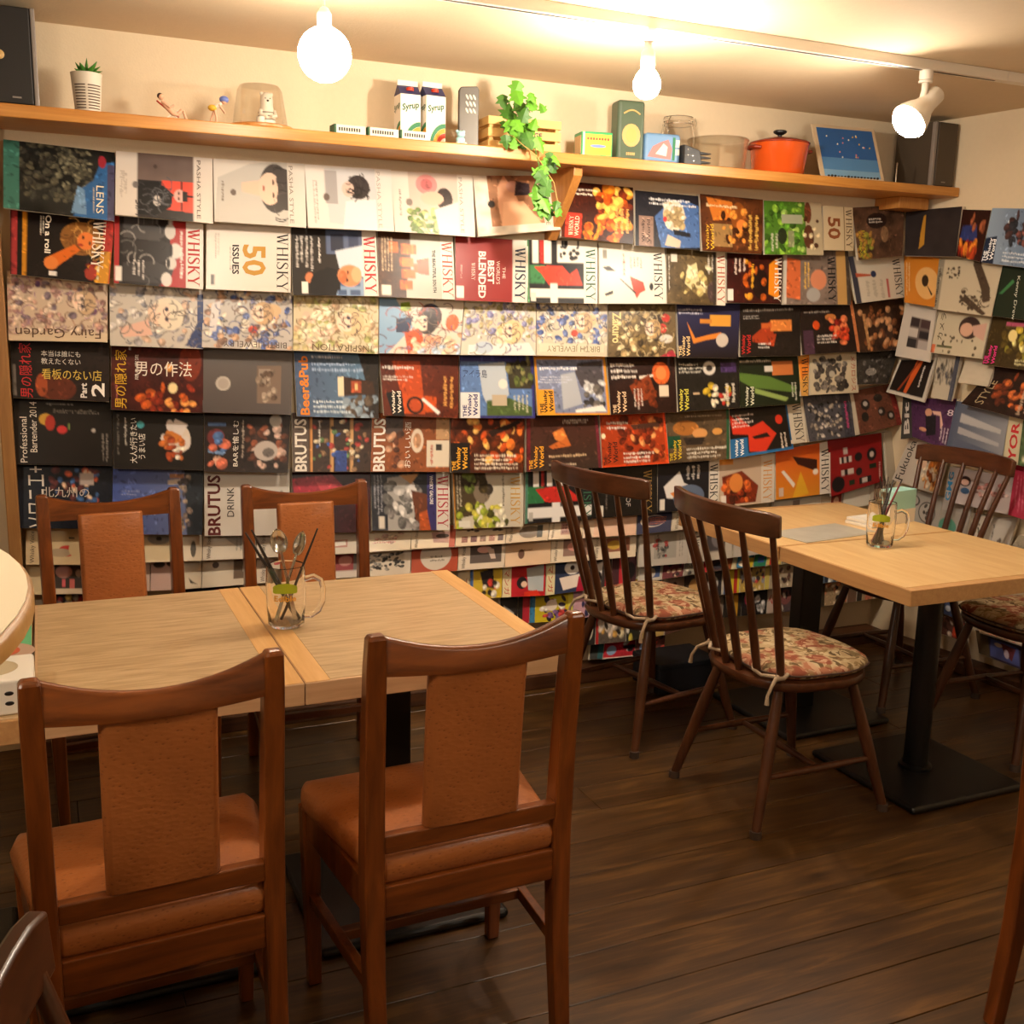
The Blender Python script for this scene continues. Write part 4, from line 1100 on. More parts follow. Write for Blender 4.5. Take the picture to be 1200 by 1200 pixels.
def magazine(w, q_, art, label, idx):
    tuck = w.islower(); w = w.upper()          # top edge tucked behind the row above
    rs = random.Random(idx)
    OT, OB, TH = .025, .075, .009
    c = [wall_point(w, q_[0], q_[1], OT), wall_point(w, q_[2], q_[3], OT), wall_point(w, q_[4], q_[5], OB), wall_point(w, q_[6], q_[7], OB)]
    back = [wall_point(w, q_[0], q_[1], .002), wall_point(w, q_[2], q_[3], .002), wall_point(w, q_[4], q_[5], OB - TH), wall_point(w, q_[6], q_[7], OB - TH)]
    org = (c[2] + c[3]) / 2
    small = np.linalg.norm(c[1] - c[0]) < .15
    nu, nv = (40, 30) if small else (NU, NV)
    name = 'booklet' if ('booklet' in label or 'leaflet' in label or 'sheet' in label) else ('comic_book' if 'comic' in label else ('picture_book' if 'book' in label else 'magazine'))
    cat = {'booklet': 'booklet', 'comic_book': 'comic', 'picture_book': 'book', 'magazine': 'magazine'}[name]
    nrm = np.cross(c[1] - c[0], c[0] - c[3]); nrm /= np.linalg.norm(nrm)
    if nrm @ (np.array([0, -1, 0]) if w == 'B' else np.array([RN.x, RN.y, 0])) < 0: nrm = -nrm
    bow = rs.uniform(.0, .003)
    ft = .018 / np.linalg.norm(c[0] - c[3]) if tuck else 0.0
    curl = rs.uniform(.0, .006)
    def at(u, v, lift=0.0):
        u, v = np.asarray(u)[..., None], np.asarray(v)[..., None]
        p = (c[0] * (1 - u) + c[1] * u) * (1 - v) + (c[3] * (1 - u) + c[2] * u) * v
        return p + nrm * (lift + bow * np.sin(PI * v) + curl * v ** 4 * (1 - u)) - org
    # block of pages
    vs = [tuple(p - org - nrm * .0038) for p in c] + [tuple(p - org) for p in back]
    o = MB().add(vs, [(0, 1, 2, 3), (7, 6, 5, 4), (0, 4, 5, 1), (1, 5, 6, 2), (2, 6, 7, 3), (3, 7, 4, 0)]).build(name, 'paper')
    o.location = Vector(org)
    tag(o, label, cat, 'reading matter on the magazine walls')
    # printed cover
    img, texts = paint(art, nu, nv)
    uu, vv = np.meshgrid(np.linspace(0, 1, nu), np.linspace(0, 1, nv))
    P = at(uu, vv, .0008).reshape(-1, 3)
    i_, j_ = np.meshgrid(np.arange(nu - 1), np.arange(nv - 1)); a0 = (j_ * nu + i_).ravel()
    F = np.stack([a0, a0 + nu, a0 + nu + 1, a0 + 1], 1)
    me = bpy.data.meshes.new('cover'); me.from_pydata(P.tolist(), [], F.tolist()); me.materials.append(MAT['cover_print'])
    me.polygons.foreach_set('use_smooth', [True] * len(me.polygons))
    rows = ((np.linspace(0, 1, nv) - ft) / (1 - ft)).clip(0, 1) * (nv - 1)
    r0_ = np.floor(rows).astype(int); r1_ = np.minimum(r0_ + 1, nv - 1); fr = (rows - r0_)[:, None, None]
    img = img[r0_] * (1 - fr) + img[r1_] * fr
    ink(me, img.reshape(-1, 3))
    co = bpy.data.objects.new('cover', me); COL.objects.link(co); co.parent = o
    for s, bold, u, v, h, ln, rot, colr in texts:
        g, fs, _ = GLYPH[(s, bold)]
        x, y_ = g[:, 0] - .5, g[:, 1] - .5
        if rot == 'cw': tu, tv = u + y_ * h, v + x * ln
        elif rot == 'ccw': tu, tv = u - y_ * h, v - x * ln
        elif rot == 'r180': tu, tv = u - x * h, v + y_ * ln
        else: tu, tv = u + x * h, v - y_ * ln
        me = bpy.data.meshes.new('lettering'); me.from_pydata(at(tu, ft + tv * (1 - ft), .0016).tolist(), [], fs)
        me.materials.append(MAT['ink_print']); ink(me, np.array([colr] * len(g)))
        lo = bpy.data.objects.new('lettering', me); COL.objects.link(lo); lo.parent = o

MAGS = """B|-0.058 1.853 0.239 1.839 0.226 1.639 -0.069 1.659|f 1f1f1c;n .7 1 6;b 160 .14 0 .8 .8 .035 3a3932,48463a,282722,545040 3;b 50 .45 .05 .78 .6 .025 6a6652,4c493c,7d7962 5;r 0 0 .14 1 3f7263;p 2f5f93 .62 1 .68 .6 .8 .45 .86 .2 1 .15 1 1;p 6d8fb0 .6 .95 .66 .55 .72 .6 .74 .95;e .88 .17 .035 .09 a02c36;r .93 .2 1 1 4a4560;t LENS .865 .72 .07 .4 cw eadcb8;l .79 .55 .82 .95 1 cdbb90 v|dark rocky cover photobook lettered LENS, leftmost of the top row
B|0.243 1.844 0.522 1.843 0.510 1.646 0.229 1.656|f d9cdc0;r .22 0 .79 1 6d5c55;n .2 2 5;r 0 0 .22 1 d9cdc0;r .79 0 1 1 d9cdc0;r .22 .42 .79 1 2a2626;p e0503e .47 .4 .79 .4 .79 .86 .47 .84;r .47 .6 .79 .63 451a1a;r .66 .4 .68 .84 451a1a;p 1a1a1c .22 .46 .42 .42 .58 .6 .56 .8 .4 .95 .22 .95;e .65 .62 .06 .1 d8a69a;p 1a1416 .68 .54 .73 .55 .73 .7 .68 .7;e .64 .58 .01 .025 3a2020;e .64 .66 .01 .025 3a2020;e .42 .72 .04 .08 c8c0b8;k 30 .22 .45 .55 .95 .08 55555a,3a3a3e 3;e .4 .2 .02 .03 4a3c38;e .2 .5 .03 .05 77706c;l .05 .3 .12 .7 3 99897a v;t PASHA_STYLE .85 .5 .04 .9 cw 6a5c52;q|cream fashion magazine with black-and-red photo of a seated person, top row
B|0.524 1.843 0.806 1.848 0.798 1.648 0.514 1.651|f d6cec2;p c2bcb2 0 1 .05 .3 .4 .05 .8 0 .8 1;e .66 .42 .17 .38 4c4744;p e3bfa6 .3 .36 .52 .3 .52 .56 .3 .5;e .6 .43 .12 .25 e6c4ac;p 4c4744 .69 .1 .8 .12 .8 .75 .69 .74 .66 .42;r .8 .0 1 1 d6cec2;e .535 .43 .012 .05 b0705e;e .64 .32 .012 .05 40302c;e .64 .54 .012 .05 40302c;k 10 .66 .1 .78 .8 .12 5c5652,3a3634 4;e .6 .43 .09 .2 e6c4ac;e .535 .43 .012 .05 b0705e;e .64 .33 .012 .045 40302c;e .64 .53 .012 .045 40302c;e .21 .52 .03 .05 6d6058;l .08 .35 .12 .75 1 77695c v;t PASHA_STYLE .84 .5 .045 .9 cw 8c8074|pale fashion magazine with a bob-haired woman lying sideways, top row
B|0.807 1.847 1.093 1.850 1.089 1.650 0.804 1.648|f ddd5cb;p c9c6c4 .22 .05 .8 .02 .82 .98 .25 .9;r .22 .08 .36 .6 a6a19e;e .6 .32 .13 .19 3d3634;e .48 .36 .07 .12 d8b8a6;p dfdcd8 .45 .55 .8 .5 .8 1 .4 1;e .23 .5 .035 .06 6d6058;l .08 .25 .14 .9 2 998c80 v;k 34 .48 .15 .72 .5 .05 2c2624,4a423e 9;t PASHA_STYLE .84 .5 .045 .9 cw b3a69a|pale grey fashion magazine with a curly-haired person in white, top row
B|1.093 1.847 1.382 1.852 1.376 1.646 1.092 1.650|f dcd2c4;r .2 0 .8 1 cbb8a8;b 50 .2 .6 .6 1 .05 8fa05a,b5bd78,5f7a3a,dcd8b0 5;e .42 .2 .13 .16 d08a84;e .42 .2 .07 .09 c06a68;e .63 .42 .1 .18 3a2f2b;e .48 .42 .14 .11 e0b59c;p d8cfca .5 .6 .8 .45 .8 1 .55 1;e .2 .5 .04 .06 7f7268;l .07 .3 .12 .75 1 8c7f72 v;t PASHA_STYLE .84 .5 .045 .9 cw a3968a|fashion magazine with pink peony and green blossoms around a sleeping face, top row
B|1.384 1.851 1.667 1.870 1.699 1.686 1.386 1.646|f dccdb9;r .18 0 .82 .85 9b6d4e;n .3 6 8;p dda27c .3 .2 .4 .0 .5 .25 .55 .5 .8 .8 .3 .85 .28 .5;e .5 .2 .09 .1 cf9a84;p 3b2f33 .55 .1 .72 .15 .7 .35 .5 .35;p e8b088 .35 .45 .6 .45 .78 .85 .3 .85;e .2 .48 .045 .06 2c2622;t PASHA_STYLE .86 .5 .05 .8 cw 8a7c6c|curling fashion magazine with bare-shouldered figure, under the ivy, top row
B|1.734 1.857 2.012 1.852 1.994 1.649 1.700 1.660|f 3a1408;g 4a1a0a 2a0e06 h;b 60 .45 .05 .95 .75 .07 c4510e,e88a1e,ffc254,7a2a08 8;b 20 .3 .7 .8 1 .06 e88a1e,c4510e 9;r .05 .55 .27 .98 c23622;l .12 .1 .5 .25 2 fff2d8 h;l .72 .4 .95 .95 3 e8b060 v;t WHISKY .12 .78 .06 .35 ccw fff0d0;t WORLD .2 .78 .06 .35 ccw fff0d0|amber fire-coloured whisky magazine right of the shelf bracket, top row
B|2.021 1.843 2.295 1.839 2.282 1.640 2.003 1.644|f 1c1b22;p 49689c .3 .45 .5 .2 .75 .1 1 .2 1 .95 .4 1;e .6 .4 .17 .28 d8cdb4;e .62 .42 .1 .2 a08860;b 20 .45 .2 .75 .6 .05 e8dcc0,b8a070 4;e .46 .48 .03 .05 c23a36;p 14141c .58 .65 .85 .7 .85 .78 .6 .75;r .06 .45 .28 .98 8f7262;l .22 .1 .95 .26 2 e8e4e0 h;p cdb9a0 .5 .75 .7 .85 .68 .98 .45 .95;t Whisky .12 .72 .05 .42 ccw 2a1c1c;t World .2 .72 .05 .42 ccw 2a1c1c|navy magazine with a man leaning over a bright round window, top row
B|2.302 1.848 2.592 1.844 2.567 1.636 2.290 1.637|f 5a3016;n .8 10 7;p d0762a .1 .05 .5 .1 .55 .4 .2 .45;e .6 .35 .12 .25 8a4a1a;e .65 .5 .08 .1 e8823a;r .18 .5 .5 .9 9a7646;b 16 .3 .2 .8 .8 .05 e8923a,3a1c0c 5;l .1 .15 .6 .25 1 f0d0a0 h;l .75 .3 .95 .95 2 e0b050 v;t Whisky .1 .75 .06 .45 ccw f0c030;t World .17 .75 .06 .45 ccw f0c030|copper still whisky magazine with yellow title, top row
B|2.596 1.841 2.874 1.848 2.865 1.644 2.579 1.636|f 4d7a26;b 50 0 0 .7 1 .06 5f9a2c,8ab83e,36591c,a4c860 7;r .7 0 1 1 b8a98a;r .3 .25 .65 .42 a9ab90;e .3 .65 .08 .15 26301c;e .75 .65 .09 .22 5c3420;e .75 .2 .06 .2 6a3a24;r .4 .55 .5 .85 8a8f6a;l .1 .6 .25 .95 2 c8c8b0 v;b 10 .6 .3 .95 .9 .04 e0d0a8,4a2c18 3|green garden magazine with whisky bottles, top row
B|2.883 1.838 3.035 1.840 3.014 1.667 2.863 1.664|f cfbc98;r .68 0 .71 1 8a7350;T 50 .35 .5 .42 .5 cw 8a4f2c;t WHISKY .85 .5 .2 .9 cw 5c4630|narrow cream strip of a 50 WHISKY magazine peeking out, top row
B|3.032 1.839 3.306 1.866 3.270 1.657 3.042 1.631|f 5a4030;n .7 12 7;e .45 .28 .2 .15 2a1c18;e .6 .55 .08 .15 8a6a4c;b 30 0 .5 .35 1 .05 8a8a30,a87a3a 3;l .3 .22 .6 .34 2 e0d6c8 h;t Whisky .08 .7 .06 .5 ccw c0a828;t World .16 .7 .06 .5 ccw c0a828|brown earthy whisky magazine in the back corner, top row
R|0.019 1.842 0.286 1.843 0.317 1.648 0.075 1.657|f 322c2c;n .3 14 5;p c08a30 .34 .15 .38 .12 .38 .75 .28 .85 .3 .5;q|black magazine with one upright golden bottle, right wall top row
R|0.291 1.831 0.416 1.820 0.429 1.625 0.321 1.648|f 2e1410;p 2f3a70 .1 .35 .6 .3 .7 .6 .05 .65;b 20 .1 .65 .8 .95 .08 b04020,d8802c,7a1c14 6;b 8 .3 .1 .9 .4 .07 7a2a1c,a05a3a 2|dark red magazine with blue patch between two others, right wall top row
R|0.421 1.828 0.639 1.811 0.683 1.592 0.432 1.622|f 6f86a4;g 93a6bc 4d6484 h;p 1d2a40 .0 .55 .2 .5 .22 1 0 1;b 25 .35 .1 .75 .6 .06 4a3434,7a4a44,2c3038 5;l .35 .75 .8 .95 3 d8e0e8 h;T THE .05 .88 .06 .2 ccw ffffff;T Whisky .11 .75 .06 .42 ccw ffffff;T World .17 .75 .06 .38 ccw ffffff|pale blue THE Whisky World magazine at the frame edge, right wall top row
B|-0.052 1.659 0.229 1.642 0.203 1.456 -0.063 1.477|f 191210;r .02 0 .07 1 a03636;r .12 0 .16 1 c88420;e .68 .34 .2 .26 8a5a28;k 30 .5 .1 .9 .6 .1 c08a48,6a3c18,dca860 2;e .73 .37 .085 .14 e07a38;e .7 .32 .012 .03 3a1c10;e .77 .4 .012 .03 3a1c10;e .68 .44 .03 .02 a03020;p d9691f .36 .68 .62 .44 .68 .52 .42 .86;e .4 .76 .07 .1 e0803c;r .38 .88 .46 .95 e8e0d8;b 14 .72 .72 .98 1 .05 d8c8a0,8a2a1c,e0a030 4;e .8 .86 .06 .1 a03a2c;r .9 0 1 1 a83028;r .88 .5 .98 1 c88a2a;l .28 .05 .33 .4 2 e8dcc8 v;T On_a_roll .36 .32 .06 .6 cw f4ead8;T WHISKY .86 .4 .13 .75 cw efe0cc|black WHISKY magazine with orange-lit woman and words On a roll, second row
b|0.230 1.658 0.488 1.656 0.474 1.448 0.216 1.459|f 201a1a;r 0 0 .06 1 a82c2c;p a82622 .62 0 .8 0 .8 1 .5 1 .62 .7;p 2c2828 .1 .3 .5 .25 .7 .35 .7 .55 .4 .65 .1 .55;p 3c3838 .1 .65 .45 .6 .66 .72 .6 .95 .1 .95;p 4a4646 .1 0 .4 0 .6 .12 .5 .28 .1 .25;e .62 .12 .06 .12 ccc4bc;e .68 .42 .07 .12 d8d0c8;e .63 .62 .06 .1 d0c8c0;e .58 .88 .06 .11 d8d0c8;k 22 .1 0 .6 1 .09 6a6664,141010,a8a29c 7;e .63 .42 .02 .1 201a1a;e .6 .62 .02 .08 201a1a;r .02 .72 .09 .95 e8e0d4;r .8 0 1 1 ded4c8;T WHISKY .89 .5 .14 .92 cw b02a28;l .72 .1 .78 .9 1 efe4da v;l .2 .6 .35 .9 3 d8d0c8 v|black white and red band-photo WHISKY magazine, second row
b|0.498 1.651 0.759 1.658 0.744 1.445 0.482 1.448|f dccfc2;T 50 .56 .5 .28 .5 cw b8862a;T ISSUES .34 .5 .08 .48 cw 221c1c;l .27 .3 .3 .7 1 8a8078 v;l .1 .08 .16 .5 2 99908a v;t WHISKY .9 .52 .14 .94 cw 241e1e;r .06 .75 .1 .92 55504c|plain cream WHISKY magazine reading 50 ISSUES in gold and black, second row
b|0.761 1.656 1.041 1.661 1.036 1.441 0.751 1.437|f 2a2420;r .4 0 .82 .35 55607c;r .45 .04 .6 .3 2c3040;r .66 .04 .78 .3 38405a;p c9d0d8 .5 .3 .82 .2 .82 .7 .55 .6;r .5 .72 .82 1 8aa0bc;r .52 .76 .62 .84 4a5c7c;r .66 .76 .78 .84 4a5c7c;r .52 .9 .62 .98 4a5c7c;r .66 .9 .78 .98 4a5c7c;p 1c1818 .2 .75 .4 .55 .55 .6 .55 .9 .3 1;e .66 .68 .14 .17 d88a5c;e .74 .66 .06 .12 e8a678;e .58 .7 .05 .1 b86a40;e .64 .63 .012 .03 4a2418;e .63 .75 .012 .03 4a2418;p c87a4c .55 .64 .6 .66 .55 .72;e .2 .72 .05 .08 d07a50;e .36 .85 .16 .26 1c1818;r .82 0 1 1 e2d8cc;T WHISKY .91 .5 .14 .92 cw b83430;l .04 .08 .26 .6 4 c8c0b8 v;r .11 .78 .18 .97 e8e0d4;l .3 .1 .34 .55 1 e8e0d8 v|WHISKY magazine with bald man in black against blue windows, second row
b|1.047 1.661 1.312 1.654 1.305 1.436 1.036 1.438|f 4a2c1a;n .5 15 8;r .42 0 .82 1 b9b4a6;p b9b4a6 .36 .75 .5 .3 .8 .3 .8 1 .36 1;r .3 .14 .5 .3 dc6a1c;r .3 .14 .33 .3 a84a10;r .44 .14 .46 .3 f08a3c;r .28 .36 .46 .5 e0741e;r .28 .36 .31 .5 a84a10;r .3 .54 .48 .68 d8661a;r .3 .54 .33 .68 a84a10;r .28 .72 .44 .86 d06018;r .46 .44 .62 .58 c85a20;p b85028 .5 .38 .66 .34 .66 .62 .52 .6;r .14 .12 .26 .28 d8641c;r .82 0 1 1 ddd2c2;t WHISKY .91 .5 .14 .92 cw c04a38;T THE_BEAUTIFUL_SOUTH .73 .55 .045 .7 cw 2a2624;r .04 .8 .16 .96 e8dcc8;l .04 .05 .2 .6 4 d8b890 v|WHISKY magazine with stacked orange barrels, THE BEAUTIFUL SOUTH, second row
b|1.323 1.649 1.596 1.646 1.577 1.431 1.305 1.433|f 8f2f2c;r .78 0 1 1 ddd3c6;T BLENDED .36 .55 .1 .8 cw f0e0d2;T BEST .48 .5 .09 .4 cw f0e0d2;t WORLD'S .58 .5 .05 .4 cw ecd4c4;t THE .66 .5 .04 .2 cw ecd4c4;t WHISKY .24 .5 .05 .3 cw ecd4c4;T WHISKY .89 .5 .15 .92 cw 2c3444;r .02 .75 .12 .95 e8dcd0;l .07 .4 .1 .65 1 d8b0a0 v|brick red magazine reading THE WORLD'S BEST BLENDED WHISKY, second row
b|1.592 1.649 1.872 1.655 1.856 1.434 1.577 1.431|f 221f1e;r 0 0 .03 1 5a8a5e;r .08 0 .16 .32 e8e0d2;r .18 0 .24 .32 b02c24;r .24 0 .34 .32 e8e0d2;r .42 0 .8 .3 e8e0d2;b 16 .45 .02 .75 .24 .03 221f1e 3;r .04 .35 .25 .66 3c7a48;p d8402a .1 .38 .3 .36 .5 .36 .6 .5 .7 .4 .78 .68 .3 .68 .2 .5;r .04 .75 .8 .9 e8e0d2;r .32 .66 .42 1 e8e0d2;r .8 0 1 1 e6dece;t WHISKY .9 .5 .14 .92 cw 2f5a44;r .05 .82 .12 .97 cfc8bc|WHISKY magazine of flag patches with red dragon beside white pig cover, second row
b|1.879 1.652 2.158 1.649 2.148 1.440 1.863 1.434|f e6dfd0;p d8432c .45 .5 .55 .55 .65 .6 .68 .75 .6 .8 .55 .9 .5 .75;p 1f1b1b .05 .35 .15 .33 .25 .42 .12 .42;p 1f1b1b .08 .82 .2 .76 .2 .82 .1 .86;p 1f1b1b .3 .55 .32 .55 .55 .8 .53 .82;e .77 .68 .03 .07 1f1b1b;l .34 .1 .4 .5 1 c84a38 v;l .45 .15 .65 .35 4 8a847c v;t WHISKY .88 .48 .13 .9 cw 1f1b1b;r .06 .04 .12 .2 8a8478|white WHISKY magazine with small red pig drawing, second row
b|2.166 1.649 2.430 1.653 2.412 1.439 2.148 1.440|f 58482e;n .7 20 7;p d8c894 .35 .3 .5 .2 .55 .6 .7 .75 .5 .8 .3 .6;b 25 .25 .25 .7 .8 .05 c8b474,e8dcb0,7a6640 3;e .78 .75 .1 .2 4a3a38;r .78 0 .82 1 3a322c;r .84 0 1 1 e4dac8;t WHISKY .92 .5 .13 .94 cw b05a44;r .08 .04 .18 .2 d8d0c0;l .03 .1 .06 .85 1 d8d0c0 v;l .68 .05 .8 .4 2 d0c8b8 v|brown WHISKY magazine with frothy golden splash photo, second row
b|2.439 1.650 2.702 1.654 2.675 1.451 2.415 1.449|f 3a120e;n .4 22 5;p e88c1e .75 .2 .9 .05 .95 .9 .75 .8;e .6 .6 .15 .3 1c0c0a;b 14 .3 .1 .7 .9 .05 e0962a,b85418 4;r .02 .72 .12 .95 e8dcd0;l .12 .08 .35 .4 3 e8d0c0 v;l .42 .2 .5 .7 1 f0b030 v;T WHISKY .92 .5 .13 .94 cw f0e6d8|dark maroon WHISKY magazine with glowing orange flame, second row
b|2.711 1.655 3.029 1.674 3.023 1.455 2.682 1.448|f 7a6a60;n .4 24 5;r 0 0 .05 1 c8c0b4;p d0683a .05 .05 .25 .1 .25 .9 .05 .85;e .52 .5 .12 .2 d88a66;e .44 .8 .1 .14 a8a4a0;l .3 .15 .4 .7 2 f0c050 v;r .8 0 .94 1 c49a5c;r .94 0 1 1 4a4038;T WHISKY .72 .5 .12 .92 cw 1e1816|WHISKY magazine with smiling red-haired face and tan side band, second row
b|3.032 1.647 3.319 1.673 3.320 1.493 3.053 1.460|f cdc4b4;r 0 0 .1 1 3c3c48;p b8583a .08 .3 .35 .36 .35 .4 .08 .4;e .4 .36 .05 .08 2c3454;l .2 .5 .6 .95 3 b0a898 v;r .62 .5 .66 .95 b05a58;t WHISKY .85 .5 .14 .95 cw 2a2620|white tilted WHISKY magazine in the back corner, second row
r|0.029 1.669 0.203 1.646 0.243 1.452 0.097 1.469|f c47a28;e .7 .5 .35 .35 d8a868;e .65 .45 .1 .13 3a2a1c;p 3a2a1c .68 .5 .9 .72 .86 .76;l .05 .1 .2 .9 2 d8b888 v|orange magazine with a small spoon picture, right wall second row
r|0.204 1.643 0.494 1.628 0.501 1.420 0.234 1.445|f c2b59c;r 0 0 .1 1 8f8676;p 4a3c30 .55 0 .68 0 .88 .45 .92 .7 .82 .75 .75 .5;p 4a3c30 .5 .6 .9 .95 .85 1 .48 .75;b 20 .15 .05 .4 .3 .02 4a3c30 5;b 16 .45 .55 .8 .95 .03 4a3c30 6;l .02 .1 .08 .95 1 2c2824 v;k 10 .45 .5 .9 .95 .1 4a3c30 3|cream magazine with ink-painted tree branch, right wall second row
r|0.494 1.626 0.666 1.617 0.714 1.403 0.506 1.423|f 1f2a1e;p 3f7a4a .05 .55 .3 .25 .35 .3 .12 .55;t Kenny_Drew .42 .6 .08 .85 cw d8d8c8|dark green Kenny Drew magazine at the frame edge, right wall second row
b|-0.072 1.488 0.202 1.477 0.190 1.285 -0.079 1.288|f c9b39c;b 130 0 0 1 .82 .04 b08a80,d8c0a8,9a7470,c8a08c,7a6a74,e0ccb8 11;e .72 .32 .09 .14 e4c0a4;e .3 .1 .03 .05 6a4a74;e .85 .5 .04 .06 6a4a74;r 0 .84 1 1 d2bc9e;k 90 0 0 1 .8 .07 7a5a50,9a7a88,8a6a58 1;e .765 .360 .112 .195 c8a884;e .720 .360 .075 .135 f0d4bc;p c8a884 .761 .210 .810 .240 .810 .480 .761 .510;e .735 .300 .017 .026 3a3448;e .735 .420 .017 .026 3a3448;e .679 .360 .006 .015 c87868;k 14 .645 .210 .870 .510 .08 6a5a50 72;t Fairy_Garden .5 .85 .86 .2 r180 5a4030|pink floral picture book lettered Fairy Garden upside down, third row
b|0.207 1.474 0.482 1.467 0.468 1.266 0.197 1.275|f c6bcb0;b 90 0 0 1 1 .05 d8d0c8,a8a0a0,e0d8cc,8a8890,c8a890 12;e .6 .42 .16 .24 e8d8c0;e .5 .45 .1 .16 ecc8ac;p 33406a .93 .1 1 .1 1 1 .8 .95 .93 .6;e .57 .35 .02 .03 2c2838;e .6 .5 .02 .03 2c2838;p e0b4a0 .1 .7 .4 .55 .45 .8 .15 .85;k 80 0 0 1 1 .08 6a6468,8a7c74,4a4c64 2;e .640 .450 .150 .260 e4d6be;e .580 .450 .100 .180 f0d4bc;p e4d6be .635 .250 .700 .290 .700 .610 .635 .650;e .600 .370 .022 .035 3a3448;e .600 .530 .022 .035 3a3448;e .525 .450 .008 .020 c87868;k 14 .480 .250 .780 .650 .08 6a5a50 57|pale picture book with white-haired girl and navy corner, third row
b|0.482 1.456 0.760 1.458 0.748 1.262 0.464 1.271|f bcb4ac;b 110 .05 0 1 1 .045 4a5c94,6a78a8,d8d0c4,c8a080,e0d4c0,8a6a58 13;e .62 .35 .09 .14 eccaae;e .75 .3 .12 .12 d0b088;e .55 .65 .05 .07 b84838;p d4ccc8 .1 .2 .2 .15 .15 .7 .08 .7;k 80 0 0 1 .85 .07 3a4470,6a5448,4a4848 3;e .668 .360 .120 .208 c8a47c;e .620 .360 .080 .144 f0d4bc;p c8a47c .664 .200 .716 .232 .716 .488 .664 .520;e .636 .296 .018 .028 3a3448;e .636 .424 .018 .028 3a3448;e .576 .360 .006 .016 c87868;k 14 .540 .200 .780 .520 .08 6a5a50 62;t BIRTH_JEWELRY .58 .9 .7 .14 r180 5a4c44|blue and cream jewelled-girl picture book, third row left of the beer magazine
b|0.766 1.452 1.050 1.451 1.033 1.252 0.748 1.262|f cfc0a0;b 100 0 0 1 1 .05 d8cca4,c0b080,e4d8bc,b89878,a8a868 14;e .62 .45 .12 .2 f0d0b4;e .68 .4 .02 .035 3a2c2c;e .68 .56 .02 .035 3a2c2c;e .8 .45 .1 .2 e0c8a0;b 14 .1 .2 .5 .9 .06 ece0c4,d8b8a0 5;k 80 0 0 1 .85 .07 8a7a50,7a6448,a89068 4;e .677 .450 .142 .247 d8bc90;e .620 .450 .095 .171 f0d4bc;p d8bc90 .672 .260 .734 .298 .734 .602 .672 .640;e .639 .374 .021 .033 3a3448;e .639 .526 .021 .033 3a3448;e .568 .450 .008 .019 c87868;k 14 .525 .260 .810 .640 .08 6a5a50 62;t INSPIRATION .57 .92 .7 .12 r180 6a5840|cream picture book with blond girl among white roses, third row
b|1.053 1.445 1.358 1.446 1.326 1.250 1.036 1.254|f d8ccbc;p 86a6c4 0 0 .2 0 .4 .5 .1 1 0 1;p 8aa030 .25 .05 .35 .02 .38 .2 .25 .2;e .6 .3 .14 .25 4a3838;e .5 .42 .08 .12 ecd0b8;p d85a30 .3 .6 .5 .5 .55 .9 .35 1;e .87 .4 .08 .16 d86a44;p 2a3450 .2 .35 .4 .3 .35 .6 .2 .6;b 30 .4 .6 1 1 .05 e8c8a8,d8a080,b8c8d8 3;k 60 0 0 1 1 .08 5a4444,a84c38,4a5c7a 5;e .568 .420 .120 .208 332a2c;e .520 .420 .080 .144 f0d4bc;p 332a2c .564 .260 .616 .292 .616 .548 .564 .580;e .536 .356 .018 .028 3a3448;e .536 .484 .018 .028 3a3448;e .476 .420 .006 .016 c87868;k 14 .440 .260 .680 .580 .08 6a5a50 52|bright picture book with blue wings and red dress, third row
b|1.362 1.443 1.632 1.443 1.615 1.248 1.326 1.249|f ccc4b4;b 90 0 0 1 .7 .05 8a88b0,b8a880,d8d0c8,9a9060,a8a0b8 16;e .6 .62 .16 .2 ecd8b8;e .62 .5 .16 .14 e4c894;p dcdcd8 .1 .8 .9 .75 1 1 .1 1;e .3 .85 .12 .12 b8c4d0;k 80 0 0 1 .9 .07 6a6488,8a7a58,a89c98 6;e .674 .550 .135 .234 e0c494;e .620 .550 .090 .162 f0d4bc;p e0c494 .669 .370 .728 .406 .728 .694 .669 .730;e .638 .478 .020 .032 3a3448;e .638 .622 .020 .032 3a3448;e .571 .550 .007 .018 c87868;k 14 .530 .370 .800 .730 .08 6a5a50 62|lavender and gold picture book with a fair-haired girl, third row
b|1.636 1.441 1.924 1.446 1.903 1.244 1.615 1.247|f c8bca4;b 110 0 0 1 .75 .045 4a5c94,6a78a8,d8d0c4,c8a080,e0d4c0 17;e .62 .32 .09 .14 eccaae;e .74 .3 .1 .12 d4b488;e .53 .55 .05 .07 b84838;r .05 .75 .95 .92 d4cab0;k 80 0 0 1 .75 .07 3a4470,6a5448,4a4848 7;e .668 .340 .120 .208 c8a47c;e .620 .340 .080 .144 f0d4bc;p c8a47c .664 .180 .716 .212 .716 .468 .664 .500;e .636 .276 .018 .028 3a3448;e .636 .404 .018 .028 3a3448;e .576 .340 .006 .016 c87868;k 14 .540 .180 .780 .500 .08 6a5a50 62;t BIRTH_JEWELRY .52 .84 .75 .15 r180 8a7c60|second blue jewelled-girl picture book, third row above the yellow-bordered magazine
